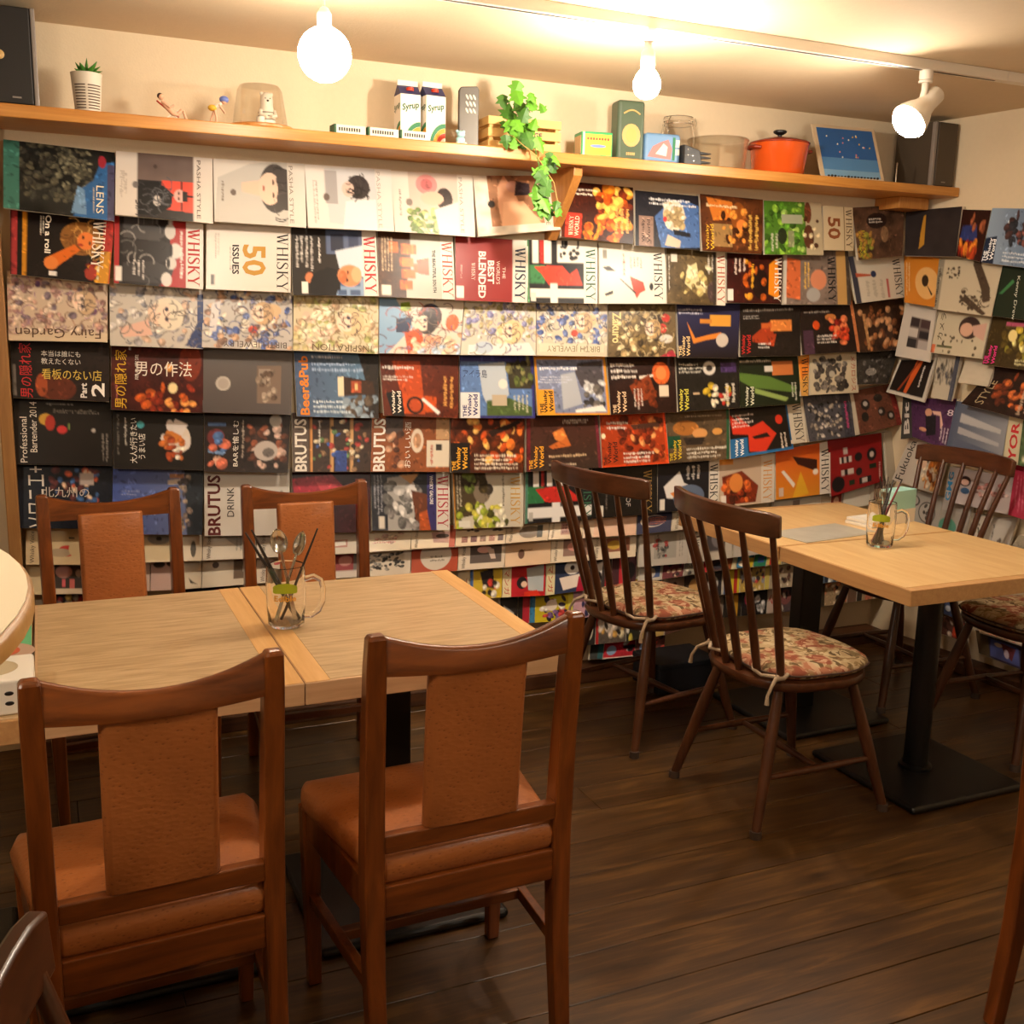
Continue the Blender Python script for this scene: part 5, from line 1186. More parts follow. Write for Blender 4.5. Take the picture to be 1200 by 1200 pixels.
b|1.928 1.440 2.215 1.453 2.201 1.245 1.907 1.244|f 6c5a3e;b 80 .15 .05 .8 1 .05 b89c6c,d8c89c,8a7448,4a3c28 18;e .62 .45 .08 .15 ecd4bc;e .72 .45 .1 .25 3a3024;e .85 .25 .06 .08 c03a34;e .8 .45 .06 .09 c84840;e .85 .65 .1 .08 d8d0c4;p a83440 .75 1 .95 .85 1 1;k 70 .15 0 1 1 .07 4a3c28,c8b488,3a2c20 8;e .665 .460 .112 .195 b89868;e .620 .460 .075 .135 f0d4bc;p b89868 .661 .310 .710 .340 .710 .580 .661 .610;e .635 .400 .017 .026 3a3448;e .635 .520 .017 .026 3a3448;e .579 .460 .006 .015 c87868;k 14 .545 .310 .770 .610 .08 6a5a50 62;T Zakuro .12 .42 .13 .62 cw e0cc90|olive floral picture book with red roses, third row
b|2.223 1.450 2.515 1.452 2.483 1.238 2.213 1.241|f 1e1c2c;g 2c2c50 201818 v;p d88030 .15 .3 .28 .62 .5 .55 .7 .5 .7 .6 .45 .65 .25 .72;e .72 .65 .1 .13 c8bcb0;r .52 .17 .85 .38 d89a3c;r .36 .25 .55 .33 c88030;l .03 .05 .4 .18 2 e0dcec h;T THE .03 .87 .05 .2 ccw e8c890;T Whisky .09 .78 .06 .4 ccw e8c890;T World .16 .78 .06 .38 ccw e8c890|dark blue whisky magazine with amber bottle and swirl, third row
b|2.514 1.452 2.803 1.465 2.788 1.249 2.494 1.245|f 201814;n .3 27 5;p a83c1c .2 .6 .5 .3 .6 .55 .55 .8 .2 .7;r .5 .28 .85 .5 d8803c;r .35 .34 .52 .44 c8602c;r .55 .5 .82 .56 2a1a14;l .06 .05 .9 .12 1 e8e0d8 h;l .06 .18 .35 .26 2 b8b0a8 h;l .3 .72 .5 .85 2 f0e8e0 h;T Whisky .06 .76 .07 .4 ccw b82c28;T World .14 .76 .07 .38 ccw b82c28|black whisky magazine with orange bottle and red title, third row
b|2.803 1.458 3.070 1.474 3.093 1.267 2.792 1.252|f 241814;r .94 0 1 1 c87a4c;e .28 .4 .06 .09 d8501c;e .55 .25 .1 .07 c87c40;b 22 .55 .25 .85 .8 .06 d84a28,e88050,8a2018 6;l .08 .1 .6 .16 1 d8ccc0 h;l .28 .6 .6 .8 3 e8dcd0 h;r .05 .5 .22 1 4a3040|black cocktail magazine with red-orange glasses, third row
b|3.075 1.472 3.356 1.484 3.299 1.275 3.091 1.263|f 3a2418;n .5 29 7;b 50 .1 .05 1 .95 .06 7a4a2c,a86c40,c89468,2c1a12 8;p b88858 .15 .2 .2 .2 .28 .9 .22 .95|brown magazine crowded with bronze metalwork, third row corner
r|0.064 1.484 0.215 1.454 0.243 1.233 0.071 1.250|f c8bfb4;r .28 .22 .88 .78 6a605c;r .28 .22 .55 .38 3a3030;r .6 .22 .88 .38 4a3838;r .28 .42 .55 .58 c0b8b0;r .6 .44 .88 .58 302a2c;r .28 .62 .55 .78 2c2828;r .6 .62 .88 .78 a8a09c|white leaflet with a grid of six small photos, right wall third row
r|0.230 1.468 0.469 1.442 0.480 1.259 0.246 1.271|f c2b79e;e .65 .35 .2 .25 3c2c28;e .6 .4 .12 .15 d0a48c;p c8a090 .7 .3 .95 .2 .95 .6 .75 .5;r .1 .8 .4 .85 5a5c3c;b 16 .15 .55 .9 .95 .025 5a5040 4;t カメラ .12 .4 .1 .6 ccw 3a3020;r 0 .8 .08 .98 c86a48|cream magazine with a dark-haired woman lying down, right wall third row
r|0.474 1.435 0.691 1.427 0.730 1.225 0.486 1.238|f 3c3018;b 40 .3 .1 1 .9 .07 c8b040,8a8430,e8dc90,5a4a20 6;r .3 .08 1 .16 c05a7a;e .45 .35 .08 .12 ecd890;l .55 .8 1 .95 2 d8d0a0 h;T THE .04 .9 .05 .18 ccw e0348c;T Whisky .1 .78 .07 .4 ccw e0348c;T World .18 .78 .06 .38 ccw e0348c|yellow-green THE Whisky World magazine with pink title, right wall third row
b|-0.076 1.299 0.198 1.291 0.186 1.106 -0.078 1.122|f 1a1412;n .3 31 5;g 1a1412 241814 h;e .45 .8 .2 .22 5a2818;e .3 .75 .06 .2 a04a28;r .02 .4 .05 .95 6a625c;T 男の隠れ家 .14 .5 .13 .98 ccw c02a2c;t 本当は誰にも .5 .18 .4 .11 r0 ddd4c8;t 教えたくない .5 .32 .4 .11 r0 ddd4c8;T 看板のない店 .61 .55 .62 .19 r0 d8b850;T Part .73 .82 .07 .26 ccw e8e0d8;T 2 .88 .8 .14 .24 ccw f0e8e0|black magazine with red Japanese title and words Part 2, fourth row
b|0.203 1.283 0.476 1.279 0.461 1.066 0.190 1.082|f 45160e;n .5 33 6;e .85 .2 .12 .3 7a2c14;b 26 .3 .6 .9 1 .05 c85a20,e89a50,8a2c14 5;e .66 .62 .05 .08 f0d8a0;e .62 .3 .04 .06 e8a860;T 男の隠れ家 .1 .5 .13 .95 ccw d8a824;t 隠れ家流 .27 .3 .04 .4 ccw e0d4c8;T 男の作法 .56 .32 .62 .24 r0 e8dccc;e .2 .02 .01 .01 fff;l .05 .6 .08 .9 1 c87070 v|russet magazine with yellow Japanese title beside the grey coin cover, fourth row
b|0.470 1.265 0.759 1.266 0.739 1.055 0.460 1.068|f 5c5450;g 645c58 504846 v;e .23 .5 .08 .12 b8aea4;e .23 .5 .06 .09 a89c92;r .6 .2 .87 .82 7a6658;r .62 .25 .75 .5 98887a;b 20 .62 .3 .8 .8 .04 a89684,5c4a3e,8a7868 4;q|plain grey magazine with silver coin and a small square picture, fourth row
b|0.762 1.266 1.049 1.263 1.035 1.037 0.758 1.049|f 3a4c6c;g 4a5a78 5a7a94 h;p 241c16 .75 0 1 0 1 1 .8 1 .85 .5;p e8d8b4 .5 .36 .58 .35 .58 .66 .5 .66;p 3c2414 .57 .35 .92 .42 .95 .62 .57 .66;r .66 .42 .78 .6 a84a28;r .7 .46 .74 .56 e0c080;p 241c16 .92 .42 1 .46 1 .6 .95 .62;b 30 .6 .7 1 1 .06 2c2018,5a4a3a,8a9aa8 4;l .2 .02 .6 .08 1 e8e8f0 h;l .2 .12 .8 .3 2 a8bcd8 h;l .2 .72 .65 .95 3 d8e4ec h;T Beer&Pub .1 .5 .11 .95 ccw e8862c|blue Beer&Pub magazine with a full beer glass, fourth row
b|1.053 1.253 1.340 1.250 1.322 1.031 1.053 1.046|f 5e2410;n .4 36 6;p b8481c .15 .05 .5 .05 .55 .95 .3 .95;p c8501c .25 .6 .7 .65 .7 .9 .25 .95;e .42 .8 .11 .15 241814;e .42 .8 .08 .11 b84a20;p f0e8e0 .5 .7 .53 .67 .75 .9 .72 .95;l .03 .12 .55 .22 1 ece4d8 h;l .03 .3 .4 .4 2 e0d4c8 h;l .78 .3 .95 .9 2 d89a50 v;p 181818 .05 .6 .25 .55 .28 1 .12 1;T Whisky .14 .76 .05 .42 ccw f0e4d0;T World .21 .76 .05 .38 ccw f0e4d0|red tractor whisky magazine, fourth row right of the beer glass
b|1.343 1.251 1.627 1.247 1.619 1.024 1.329 1.031|f 5c7aac;r 0 0 1 .05 34306c;r .96 0 1 1 34306c;r 0 .95 1 1 34306c;r 0 0 .02 1 34306c;p b8c0c8 .25 .1 .6 .05 .65 .6 .4 .9 .3 .6;p 3a3424 .62 .05 .96 .05 .96 .5 .66 .5;b 20 .65 .05 .96 .45 .05 5a6430,2c2818,7a7448 4;p 4a5c30 .35 .7 .65 .65 .95 .8 .95 .95 .35 .95;r .42 .6 .62 .78 b8a890;e .57 .42 .06 .08 e8e0d4;l .7 .6 .92 .9 4 c8c4a8 v;t アイラ島 .2 .25 .32 .14 r0 2c3450;r .01 .57 .26 1 e4e0dc;T THE .06 .88 .05 .2 ccw 34306c;T Whisky .13 .78 .06 .38 ccw 34306c;T World .2 .78 .06 .36 ccw 34306c|blue-bordered THE Whisky World magazine with island house, fourth row
b|1.629 1.254 1.920 1.256 1.927 1.030 1.629 1.034|f 7c84a0;r 0 0 1 .03 e0962c;r 0 .96 1 1 e0962c;r 0 0 .035 1 e0962c;r .96 0 1 1 e0962c;p 4a4448 .55 .25 .6 .1 .94 .05 .94 .6 .75 .6 .62 .5;p b0b4bc .35 .3 .55 .25 .62 .8 .35 .9;b 20 .62 .4 .92 .85 .05 6a6460,c8c8c8,3a3634 3;p f0ece4 .52 .9 .9 .82 .95 .93 .52 .95;l .07 .15 .7 .24 1 f0ecec h;l .07 .32 .5 .45 3 c8ccdc h;r .03 .55 .24 1 e8a02c;T THE .06 .88 .05 .18 ccw 181414;T Whisky .12 .76 .06 .4 ccw 181414;T World .19 .76 .06 .36 ccw 181414|yellow-bordered THE Whisky World magazine, fourth row
b|1.927 1.253 2.223 1.254 2.218 1.034 1.931 1.030|f 2a1610;n .4 39 6;e .78 .28 .13 .2 e0642c;e .78 .28 .08 .12 f08848;p e8d8c8 .45 .33 .66 .3 .66 .34 .45 .38;r .74 .5 .88 .7 e8d0b8;p 8a3c1c .3 .5 .6 .3 .7 .7 .4 .8;b 10 .3 .3 .7 .9 .05 c87040,6a2c14 2;l .05 .08 .45 .4 3 ece0d4 h;l .35 .55 .5 .9 3 e0d0c4 v;T THE .06 .9 .05 .15 ccw e8c8a0;T Whisky .13 .78 .06 .4 ccw e8c8a0;T World .21 .78 .06 .36 ccw e8c8a0|dark whisky magazine with orange ladle, fourth row
b|2.231 1.253 2.520 1.254 2.510 1.045 2.222 1.034|f 201c18;n .3 41 6;e .52 .2 .1 .13 d8d0c4;e .52 .2 .05 .06 3a3430;r .7 .1 .95 .28 4a3464;b 16 .45 .4 .9 .9 .05 c8a830,b83428,e8dcc0 5;l .05 .1 .45 .3 3 e4dccc h;l .75 .5 .95 .95 2 e0d8c8 v;r .25 .66 .35 .68 e8c8a0;T Whisky .06 .78 .07 .42 ccw d8cc50;T World .14 .78 .07 .4 ccw d8cc50|black whisky magazine with white ring and yellow title, fourth row
b|2.522 1.254 2.808 1.261 2.806 1.057 2.510 1.045|f 1c2414;p 5a7a34 0 .3 .5 .4 .95 .65 .9 .75 .2 .6 0 .45;p 90a85c .25 .62 .8 .85 .75 .92 .25 .72;r .55 .1 .9 .38 c8743c;r .42 .18 .56 .3 d8d0c4;l .02 .05 .55 .12 1 e0dcd0 h;l .85 .55 .95 .9 2 d8d8c8 v;T Whisky .12 .78 .06 .4 ccw e0e0c8;T World .2 .78 .06 .38 ccw e0e0c8|dark green whisky magazine with pink-amber bottle, fourth row
b|2.813 1.257 2.871 1.261 2.842 1.088 2.803 1.088|f d8a050;p e8842c 0 .1 1 0 1 .4 .2 .6;t WHISKY .6 .5 .6 .95 cw 241c18|thin orange WHISKY magazine edge beside the gears cover, fourth row
b|2.869 1.268 3.118 1.272 3.102 1.098 2.850 1.091|f c8bba0;b 70 .1 .05 .75 .9 .06 4a4440,5c5650,3a3430,7a726a 41;e .45 .5 .06 .08 b8b0a0;e .3 .3 .04 .06 a8a090;t メカロジス .9 .5 .09 .9 cw a83a30|cream magazine covered in dark round gears, fourth row
b|3.115 1.273 3.350 1.280 3.257 1.134 3.090 1.130|f 38342f;n .6 43 7;b 30 .2 .1 .95 .9 .05 4c4844,2a2624,6a6662 4;e .4 .6 .15 .12 8a8680|dark grey machinery magazine, fourth row corner
r|0.065 1.253 0.243 1.273 0.236 1.070 0.043 1.096|f c8c0b4;p 201814 .06 .04 .94 .06 .93 .92 .06 .9;p c85a28 .5 .06 .68 .06 .5 .9 .42 .88;p 8a3a1c .55 .06 .6 .06 .3 .88 .25 .86;l .72 .2 .8 .7 1 e8e0d8 v|white-bordered black magazine with diagonal orange streak, right wall fourth row
r|0.244 1.273 0.349 1.268 0.365 1.086 0.271 1.092|f b8ae9c;b 26 .1 .1 .9 .6 .06 4a4440,5a5c64,8a8478 5;r .8 0 1 1 4a4c58;k 26 .05 .05 .8 .7 .12 3a3834 3|sketchbook cover with ink doodles, right wall fourth row
r|0.377 1.260 0.507 1.244 0.520 1.156 0.387 1.160|f c4b8a4;n .08 3 4;q|blank cream sheet of paper, right wall fourth row
r|0.512 1.241 0.717 1.229 0.740 1.037 0.411 1.080|f 2a1812;n .5 46 7;b 30 .3 .1 .8 .8 .06 8a4020,c86a34,5a2a18 5;t STYLE .2 .6 .12 .6 ccw b0a07c;l .7 .3 .95 .95 3 c0a890 v|dark grilled-food magazine below the blank sheet, right wall fourth row
b|-0.077 1.131 0.197 1.116 0.186 0.909 -0.084 0.925|f 1c1613;n .2 47 4;e .32 .3 .07 .09 c8983c;e .36 .35 .05 .12 a83428;e .48 .45 .05 .06 c83838;e .55 .4 .01 .05 7a8a4a;e .8 .45 .02 .03 b8b0a8;l .33 .05 .65 .08 1 c8c0b4 h;l .4 .14 .85 .2 2 b0a8a0 h;t Professional .09 .62 .07 .7 ccw e4dacc;t Bartender_2014 .19 .42 .07 .78 ccw e4dacc;l .88 .5 .96 .95 2 8a827a v;q|black Professional Bartender 2014 magazine with tiny cocktail, fifth row
b|0.198 1.087 0.469 1.076 0.455 0.884 0.189 0.901|f 1c1714;n .2 48 4;e .72 .45 .13 .25 d8c8b8;e .66 .4 .09 .14 c87834;p ddd0c8 .68 .1 .82 .2 .75 .4 .62 .3;e .62 .22 .04 .1 d8ccc4;e .8 .52 .05 .12 d8ccc4;e .55 .45 .03 .08 d8ccc4;b 16 .55 .3 .8 .8 .05 c06a30,e8dccc,a84a24 5;e .3 .22 .04 .06 4aa0a8;t 大人が行きたい .22 .5 .08 .8 ccw e8e0d4;t うまい店 .31 .6 .08 .45 ccw e8e0d4;l .12 .1 .16 .6 1 c8c0b4 v;l .05 .05 .07 .9 1 8a847c v;q|black Japanese restaurant magazine with white plated sculpture, fifth row
b|0.472 1.074 0.749 1.065 0.724 0.864 0.458 0.879|f 251a16;n .5 49 7;b 40 .5 .1 .95 .9 .05 8a4c34,c8a898,5c3424,3a2824 5;e .72 .62 .14 .17 b8aca4;e .75 .65 .07 .08 6a625e;e .82 .1 .07 .11 b0aaa2;r .05 .15 .25 .2 5a7ab0;p 6a88b4 .05 .6 .25 .65 .22 .7 .05 .66;e .14 .4 .1 .15 6a2c2c;b 10 .05 .2 .28 .9 .06 c86a50,4a6a9a,d8a890 3;T BARを愉しむ .36 .5 .07 .8 ccw e8e0d4;l .43 .1 .47 .9 1 b8a898 v|dark BAR magazine with sparkling ice glass photo, fifth row
b|0.753 1.056 1.025 1.045 1.008 0.855 0.741 0.866|f 3a281e;r 0 0 .2 1 5a4c44;r .22 0 .25 1 c88a4c;r .47 0 .51 1 c8985c;r .72 0 .76 1 c89a64;b 60 .26 .05 .95 .95 .035 8a6a4c,d8c8a8,3a5aa0,a83c34,5a7a4c,2a2018 6;r .53 .6 .68 .98 2c4488;T BRUTUS .1 .5 .15 .98 ccw e8e0d4;l .32 .05 .36 .5 1 ece4d8 v|BRUTUS magazine with a wooden bookcase picture, fifth row
b|1.027 1.050 1.308 1.044 1.290 0.843 1.005 0.855|f 8a4c28;n .15 51 5;r .82 0 1 .4 b89068;r .18 .0 .4 .3 4a3c38;e .58 .42 .08 .22 dccab4;e .58 .42 .05 .14 b88a68;b 14 .18 .3 .4 .95 .06 6a3c28,c89878,4a2c20 4;r .7 .42 1 .9 d8ccb8;r .82 .48 .9 .6 3a3430;l .74 .5 .8 .85 1 b85a48 v;T BRUTUS .1 .5 .15 .98 ccw ece6dc;t おいしい酒 .46 .5 .08 .85 ccw ece4d8|BRUTUS magazine with orange tabletop and plate, fifth row
b|1.311 1.044 1.600 1.038 1.577 0.827 1.296 0.839|f 4a200c;n .6 52 7;b 60 .0 .05 1 .8 .06 e8782c,c8501c,f8b860,6a2c10 6;p 2a1810 .5 .25 .9 .05 .95 .1 .55 .35;l .32 .65 .95 .95 4 f0e0c8 h;r 0 .45 .26 1 1c1410;T THE .04 .88 .05 .18 ccw e8a82c;T Whisky .11 .74 .07 .42 ccw e8a82c;T World .19 .74 .07 .4 ccw e8a82c|blazing orange fire THE Whisky World magazine, fifth row
b|1.606 1.037 1.897 1.037 1.900 0.833 1.587 0.830|f 4a2a1c;n .3 53 5;g 4a2418 3a2c24 v;p c8682c .35 .3 .5 .2 .6 .55 .35 .6 .3 .55 .45 .45;e .45 .35 .08 .1 d8803c;r .02 .0 .06 1 6a1c24;r .95 0 1 1 6a2430;l .5 .05 .85 .14 2 e0d4c8 h;l .3 .7 .95 .78 1 d8b890 h;l .3 .86 .7 .94 1 c8b098 h;T THE .06 .88 .05 .18 ccw e8a42c;T Whisky .13 .74 .06 .42 ccw e8a42c;T World .2 .74 .06 .4 ccw e8a42c|maroon THE Whisky World magazine behind the far spindle chair, fifth row
b|1.908 1.040 2.193 1.038 2.195 0.837 1.903 0.832|f a83c18;b 40 .3 .05 .95 .9 .06 d86a34,7a2c14,e89a5c,5c2010 6;r .96 0 1 1 d8481c;r 0 .96 1 1 d8481c;p 4a2c20 .45 .2 .9 .15 .9 .25 .5 .3;e .04 .4 .03 .05 ffe8c0;l .1 .12 .4 .3 2 ece0d4 h;l .32 .72 .8 .95 3 f0e4d8 h;T THE .05 .88 .05 .16 ccw 4a1c10;T Whisky .12 .72 .07 .42 ccw 4a1c10;T World .2 .72 .07 .4 ccw 4a1c10|orange-red THE Whisky World magazine with workshop photo, fifth row
b|2.197 1.038 2.492 1.042 2.472 0.843 2.195 0.837|f 5a4834;n .5 55 7;r .95 0 1 1 2a5a3c;e .3 .3 .2 .15 a86a30;e .52 .42 .12 .1 d89a5c;e .8 .4 .08 .07 d89a50;p 2c2420 .25 .5 .6 .5 .55 .65 .3 .65;l .3 .7 .95 .95 3 e4dccc h;l .3 .04 .95 .1 1 a89880 h;r 0 .45 .2 .7 1c4a34;T THE .04 .88 .05 .16 ccw d8b830;T Whisky .11 .74 .06 .42 ccw d8b830;T World .18 .74 .06 .4 ccw d8b830|brown THE Whisky World magazine with lying dog photo, fifth row
b|2.495 1.048 2.772 1.064 2.788 0.873 2.480 0.843|f 1c1410;p d83820 .1 .1 .35 .4 .55 .3 .75 .6 .55 .95 .3 .9 .3 .55;p d83820 0 .1 .3 .45 .3 .55 .05 .5;e .82 .3 .06 .1 d83820;p 1c1410 .35 .6 .6 .55 .65 .65 .4 .66;r .97 0 1 1 2c6aa0;r 0 .6 .28 1 2c6aa0;r .28 .93 1 1 2c6aa0;l .05 .1 .4 .4 4 f0e0d8 h;l .8 .6 .92 .95 2 e8d8c8 v;T Whisky .1 .8 .06 .36 ccw fff;T World .18 .8 .06 .34 ccw fff|black magazine with bold red figure and blue border, fifth row
b|2.773 1.071 2.855 1.077 2.855 0.899 2.778 0.894|f cfc5b2;t WHISKY .55 .5 .55 .95 cw 3a342e|narrow white WHISKY edge beside the camera-parts cover, fifth row
b|2.853 1.084 3.099 1.091 3.104 0.916 2.864 0.899|f 4c4a50;r .78 0 .95 1 3a3a44;b 80 .1 .1 .75 .95 .035 c8c0b8,2a2828,a89c8c,7a726c 57;l .82 .1 .93 .9 1 c0487c v|grey magazine scattered with camera parts, fifth row
b|3.098 1.098 3.325 1.131 3.356 0.960 3.108 0.920|f 6c4232;n .25 58 5;r 0 0 .08 1 c8bca8;e .3 .3 .1 .14 28241f;e .25 .6 .08 .12 28241f;e .6 .2 .1 .1 28241f;e .62 .55 .08 .12 28241f;e .8 .7 .08 .12 28241f;e .3 .28 .05 .06 b0aaa4;e .6 .55 .04 .05 b0aaa4;e .8 .7 .04 .06 b0aaa4;r .88 0 1 1 7a2c28|brown magazine with black-and-silver vintage cameras, fifth row corner
r|0.090 1.079 0.132 1.078 0.200 0.920 0.141 0.906|f 3a3834;T Bit .5 .45 .5 .85 ccw c8c0b8|dark magazine spine edge lettered in pale serif, right wall fifth row
r|0.132 1.076 0.351 1.092 0.364 0.892 0.199 0.923|f 4a2a4c;n .2 60 5;e .42 .25 .08 .1 c89478;p 1f1a20 .35 .35 .6 .3 .65 .75 .4 .85;p d8b0a0 .5 .2 .7 .2 .8 .5 .75 .6 .7 .3 .55 .28;e .3 .7 .1 .05 c08a6c;t 8 .93 .2 .14 .14 r0 e0d0d8;l .75 .55 .98 .95 3 d8c8d0 v|purple magazine with a seated person in black, right wall fifth row
r|0.352 1.085 0.591 1.057 0.614 0.873 0.364 0.894|f 767a86;g 4c566c 8a8c94 h;p b0aeb0 .15 .15 .9 .3 .9 .4 .15 .35;p a8a6aa .15 .45 .9 .6 .9 .68 .15 .6;p 5a6074 .1 .7 .95 .85 .95 1 .1 .95|smooth grey-blue blurred seascape magazine, right wall fifth row
r|0.592 1.058 0.649 1.050 0.682 0.873 0.617 0.874|f c8bc9c;T YOR .55 .5 .55 .9 ccw c02c30|cream magazine with bold red vertical letters, right wall fifth row
r|0.649 1.050 0.739 1.044 0.776 0.864 0.682 0.873|f 4a5c3c;n .5 61 6;b 16 0 0 1 1 .08 5c7a4c,a83c44,c8c0a0 3|leafy green magazine at the frame edge, right wall fifth row
b|-0.080 0.933 0.188 0.917 0.175 0.711 -0.082 0.731|f 131824;n .3 62 6;b 40 .35 .05 .85 .6 .04 c85a38,3a5a8a,e0c0a0,5a2c2c 6;r .65 .12 .8 .3 b8a8a0;T ソワニエ+ .19 .5 .2 .98 ccw e4dcd0;t 北九州の .5 .42 .5 .16 r0 c8bcb0;t いい名店 .68 .66 .5 .18 r0 c8bcb0|navy Japanese dining magazine with huge white title, leftmost of the sixth row
b|0.190 0.903 0.463 0.892 0.446 0.674 0.174 0.695|f 3a4a84;g 46589c 6a7494 h;p 2a3038 .78 0 1 0 1 1 .82 1;r .62 .05 .78 .12 a87450;p c8b8a8 .6 .15 .78 .12 .78 .2 .6 .22;b 20 .7 .1 .85 .95 .04 8a7a70,4a4448,a89480 4;t 北の名店 .3 .6 .35 .2 r0 a8b0d0;l .1 .3 .3 .4 2 98a0c8 h|blue dusk harbour magazine left of BRUTUS DRINK, sixth row
b|0.465 0.880 0.741 0.868 0.726 0.654 0.453 0.670|f cfc8be;T BRUTUS .11 .5 .15 .98 ccw 5a1f1c;t DRINK .3 .45 .08 .48 ccw 3a3230;t T .5 .9 .08 .3 ccw 3a3230;e .8 .35 .02 .03 8a847c;e .9 .3 .02 .03 8a847c|plain pale BRUTUS DRINK magazine behind the leather chair, sixth row
b|0.750 0.871 1.020 0.859 1.004 0.644 0.734 0.663|f 3a1a20;n .4 65 6;p a82c3c 0 .1 .5 .02 .7 .3 .4 .6 .1 .9;p d04854 .3 .15 .6 .2 .4 .4;r .8 .1 .93 .3 b04038;r .82 .13 .91 .27 5a2c30|dark crimson magazine with a red swirl, sixth row
b|1.021 0.862 1.310 0.849 1.295 0.634 1.010 0.650|f 2a2c34;p b0aca8 .2 .1 .45 .05 .6 .4 .5 1 .2 1;b 30 .2 .2 .6 1 .07 c8c4c0,8a8684,e0dcd8,6a6866 6;p c8945c .35 .05 .6 .02 .5 .2;p 6a3c28 .5 .3 .75 .4 .7 1 .55 .8;r .7 0 .82 1 3a3468;p b8582c .6 .7 .7 .65 .75 1 .6 1;r .82 0 1 1 ddd5ca;t WHISKY .91 .5 .14 .92 cw b03040;T WHISKY_GALORE .76 .3 .045 .5 cw e8e0e0;r .09 .75 .16 .96 e0d8cc;l .03 .05 .15 .7 3 a8a8b0 v|WHISKY GALORE magazine with foaming silver wave, sixth row
b|1.322 0.849 1.601 0.833 1.582 0.628 1.315 0.636|f c8c0ae;p 4a3c28 0 0 .45 0 .5 .4 .35 .75 .1 .8 0 1;e .4 .35 .12 .2 7a6c5c;e .5 .3 .06 .1 3a322a;b 50 0 .55 .75 1 .06 9aa838,c8c050,4a4a20,e8e0c8 7;b 16 .15 .05 .45 .3 .06 6a7a34,3a3018 4;r 0 0 .02 1 d0882c;l .04 .05 .12 .7 2 c8c0a8 v;l .68 .05 .73 .7 1 4a4438 v;t WHISKY .88 .5 .14 .92 cw c89a4c;r .06 .85 .22 .97 d8d4c8|WHISKY magazine with stone monkey and yellow leaves, sixth row
b|1.608 0.839 1.882 0.837 1.865 0.636 1.589 0.637|f 1c1a1c;r 0 0 .04 1 4a7a68;r .12 0 .2 .3 e4dcd4;r .24 0 .28 .3 a82c28;r .32 0 .4 .3 e4dcd4;r .5 0 .95 .3 e0d8d0;b 10 .5 .05 .9 .25 .04 1c1a1c 3;r .04 .3 .28 .62 2c6a40;p c02c24 .15 .35 .35 .32 .6 .32 .85 .6 .5 .62 .3 .6;r .04 .7 1 .9 e0dcd8;r .4 .62 .52 1 e0dcd8;r .06 .78 .12 .95 b8b4ac;t WHISKY .93 .5 .12 .9 cw 3a6a50|second dragon flag WHISKY magazine, sixth row behind the far spindle chair
b|1.886 0.837 2.172 0.832 2.153 0.642 1.864 0.639|f 181412;n .2 70 4;t WHISKY .85 .5 .13 .92 cw a88848;t OF .55 .7 .07 .2 cw c8c0b8;r .1 .75 .18 .97 d8d0c4;l .2 .2 .25 .9 1 6a625c v|black WHISKY magazine with gold title, sixth row
b|2.176 0.835 2.462 0.847 2.438 0.649 2.153 0.645|f 1c1a20;p e0dcd8 .1 .45 .35 .15 .42 .4 .55 .5 .4 .75 .15 .7;e .5 .7 .25 .25 5c6a84;p e0883c .2 .6 .35 .55 .3 .75;l .45 .05 .7 .35 3 d8d0c8 v;r .83 0 1 1 e0d8cc;t WHISKY .91 .5 .13 .92 cw 241e1e;r .04 .72 .12 .95 e0d8cc|black WHISKY magazine with white fox head, sixth row
b|2.461 0.847 2.734 0.851 2.709 0.658 2.442 0.648|f c8b098;p 7a2c14 .05 .35 .4 .25 .7 .6 .65 .95 .1 .95;b 16 .1 .3 .6 .9 .07 d8682c,a83c18,4a1c10 5;e .3 .5 .12 .2 e08840;r .75 0 1 1 d8ccbc;t WHISKY .87 .5 .16 .92 cw d89a54;r .03 .75 .12 .95 e8dcd0;r 0 0 .25 .1 d88a34|cream WHISKY magazine with copper pot still, sixth row
b|2.737 0.862 3.017 0.891 2.997 0.679 2.717 0.665|f d0601c;g d85a1c d88a28 v;p e0a82c .3 1 .45 .45 .6 .95;p e8dcd0 .1 .4 .15 .38 .35 .7 .32 .78;p 3a1810 .3 .1 .75 .25 .75 .5 .4 .3;e .72 .5 .05 .06 f0e0d0;r .8 0 1 1 ddd3c6;t WHISKY .9 .5 .14 .92 cw 2c2420;r .06 .75 .14 .93 d0b8a8|orange WHISKY magazine with dark bottle neck, sixth row
b|3.001 0.895 3.293 0.919 3.276 0.716 3.003 0.664|f 8a1c1c;e .15 .8 .12 .15 1f1a1a;e .55 .35 .07 .09 1f1a1a;e .55 .65 .06 .08 1f1a1a;e .8 .35 .09 .14 1f1a1a;e .8 .35 .04 .06 c8b8b0;r .2 .3 .42 .42 c8bcb4;r .24 .3 .28 .42 1f1a1a;r .33 .3 .37 .42 1f1a1a;r .22 .55 .45 .66 c8bcb4;r .28 .55 .34 .66 1f1a1a;r .55 .78 .78 .92 1f1a1a;r .6 .8 .7 .9 c8bcb4;r .36 .78 .46 .88 1a2c1c;r .28 .12 .36 .25 c0b0a8;r .75 .55 .88 .65 1a2c1c;l .92 .55 .97 .95 1 e0b8b0 v|red magazine laid out with black camera gear, sixth row corner
b|3.311 0.919 3.389 0.927 3.358 0.709 3.306 0.700|f b8ac98|plain cream booklet edge in the corner right of the red gear magazine
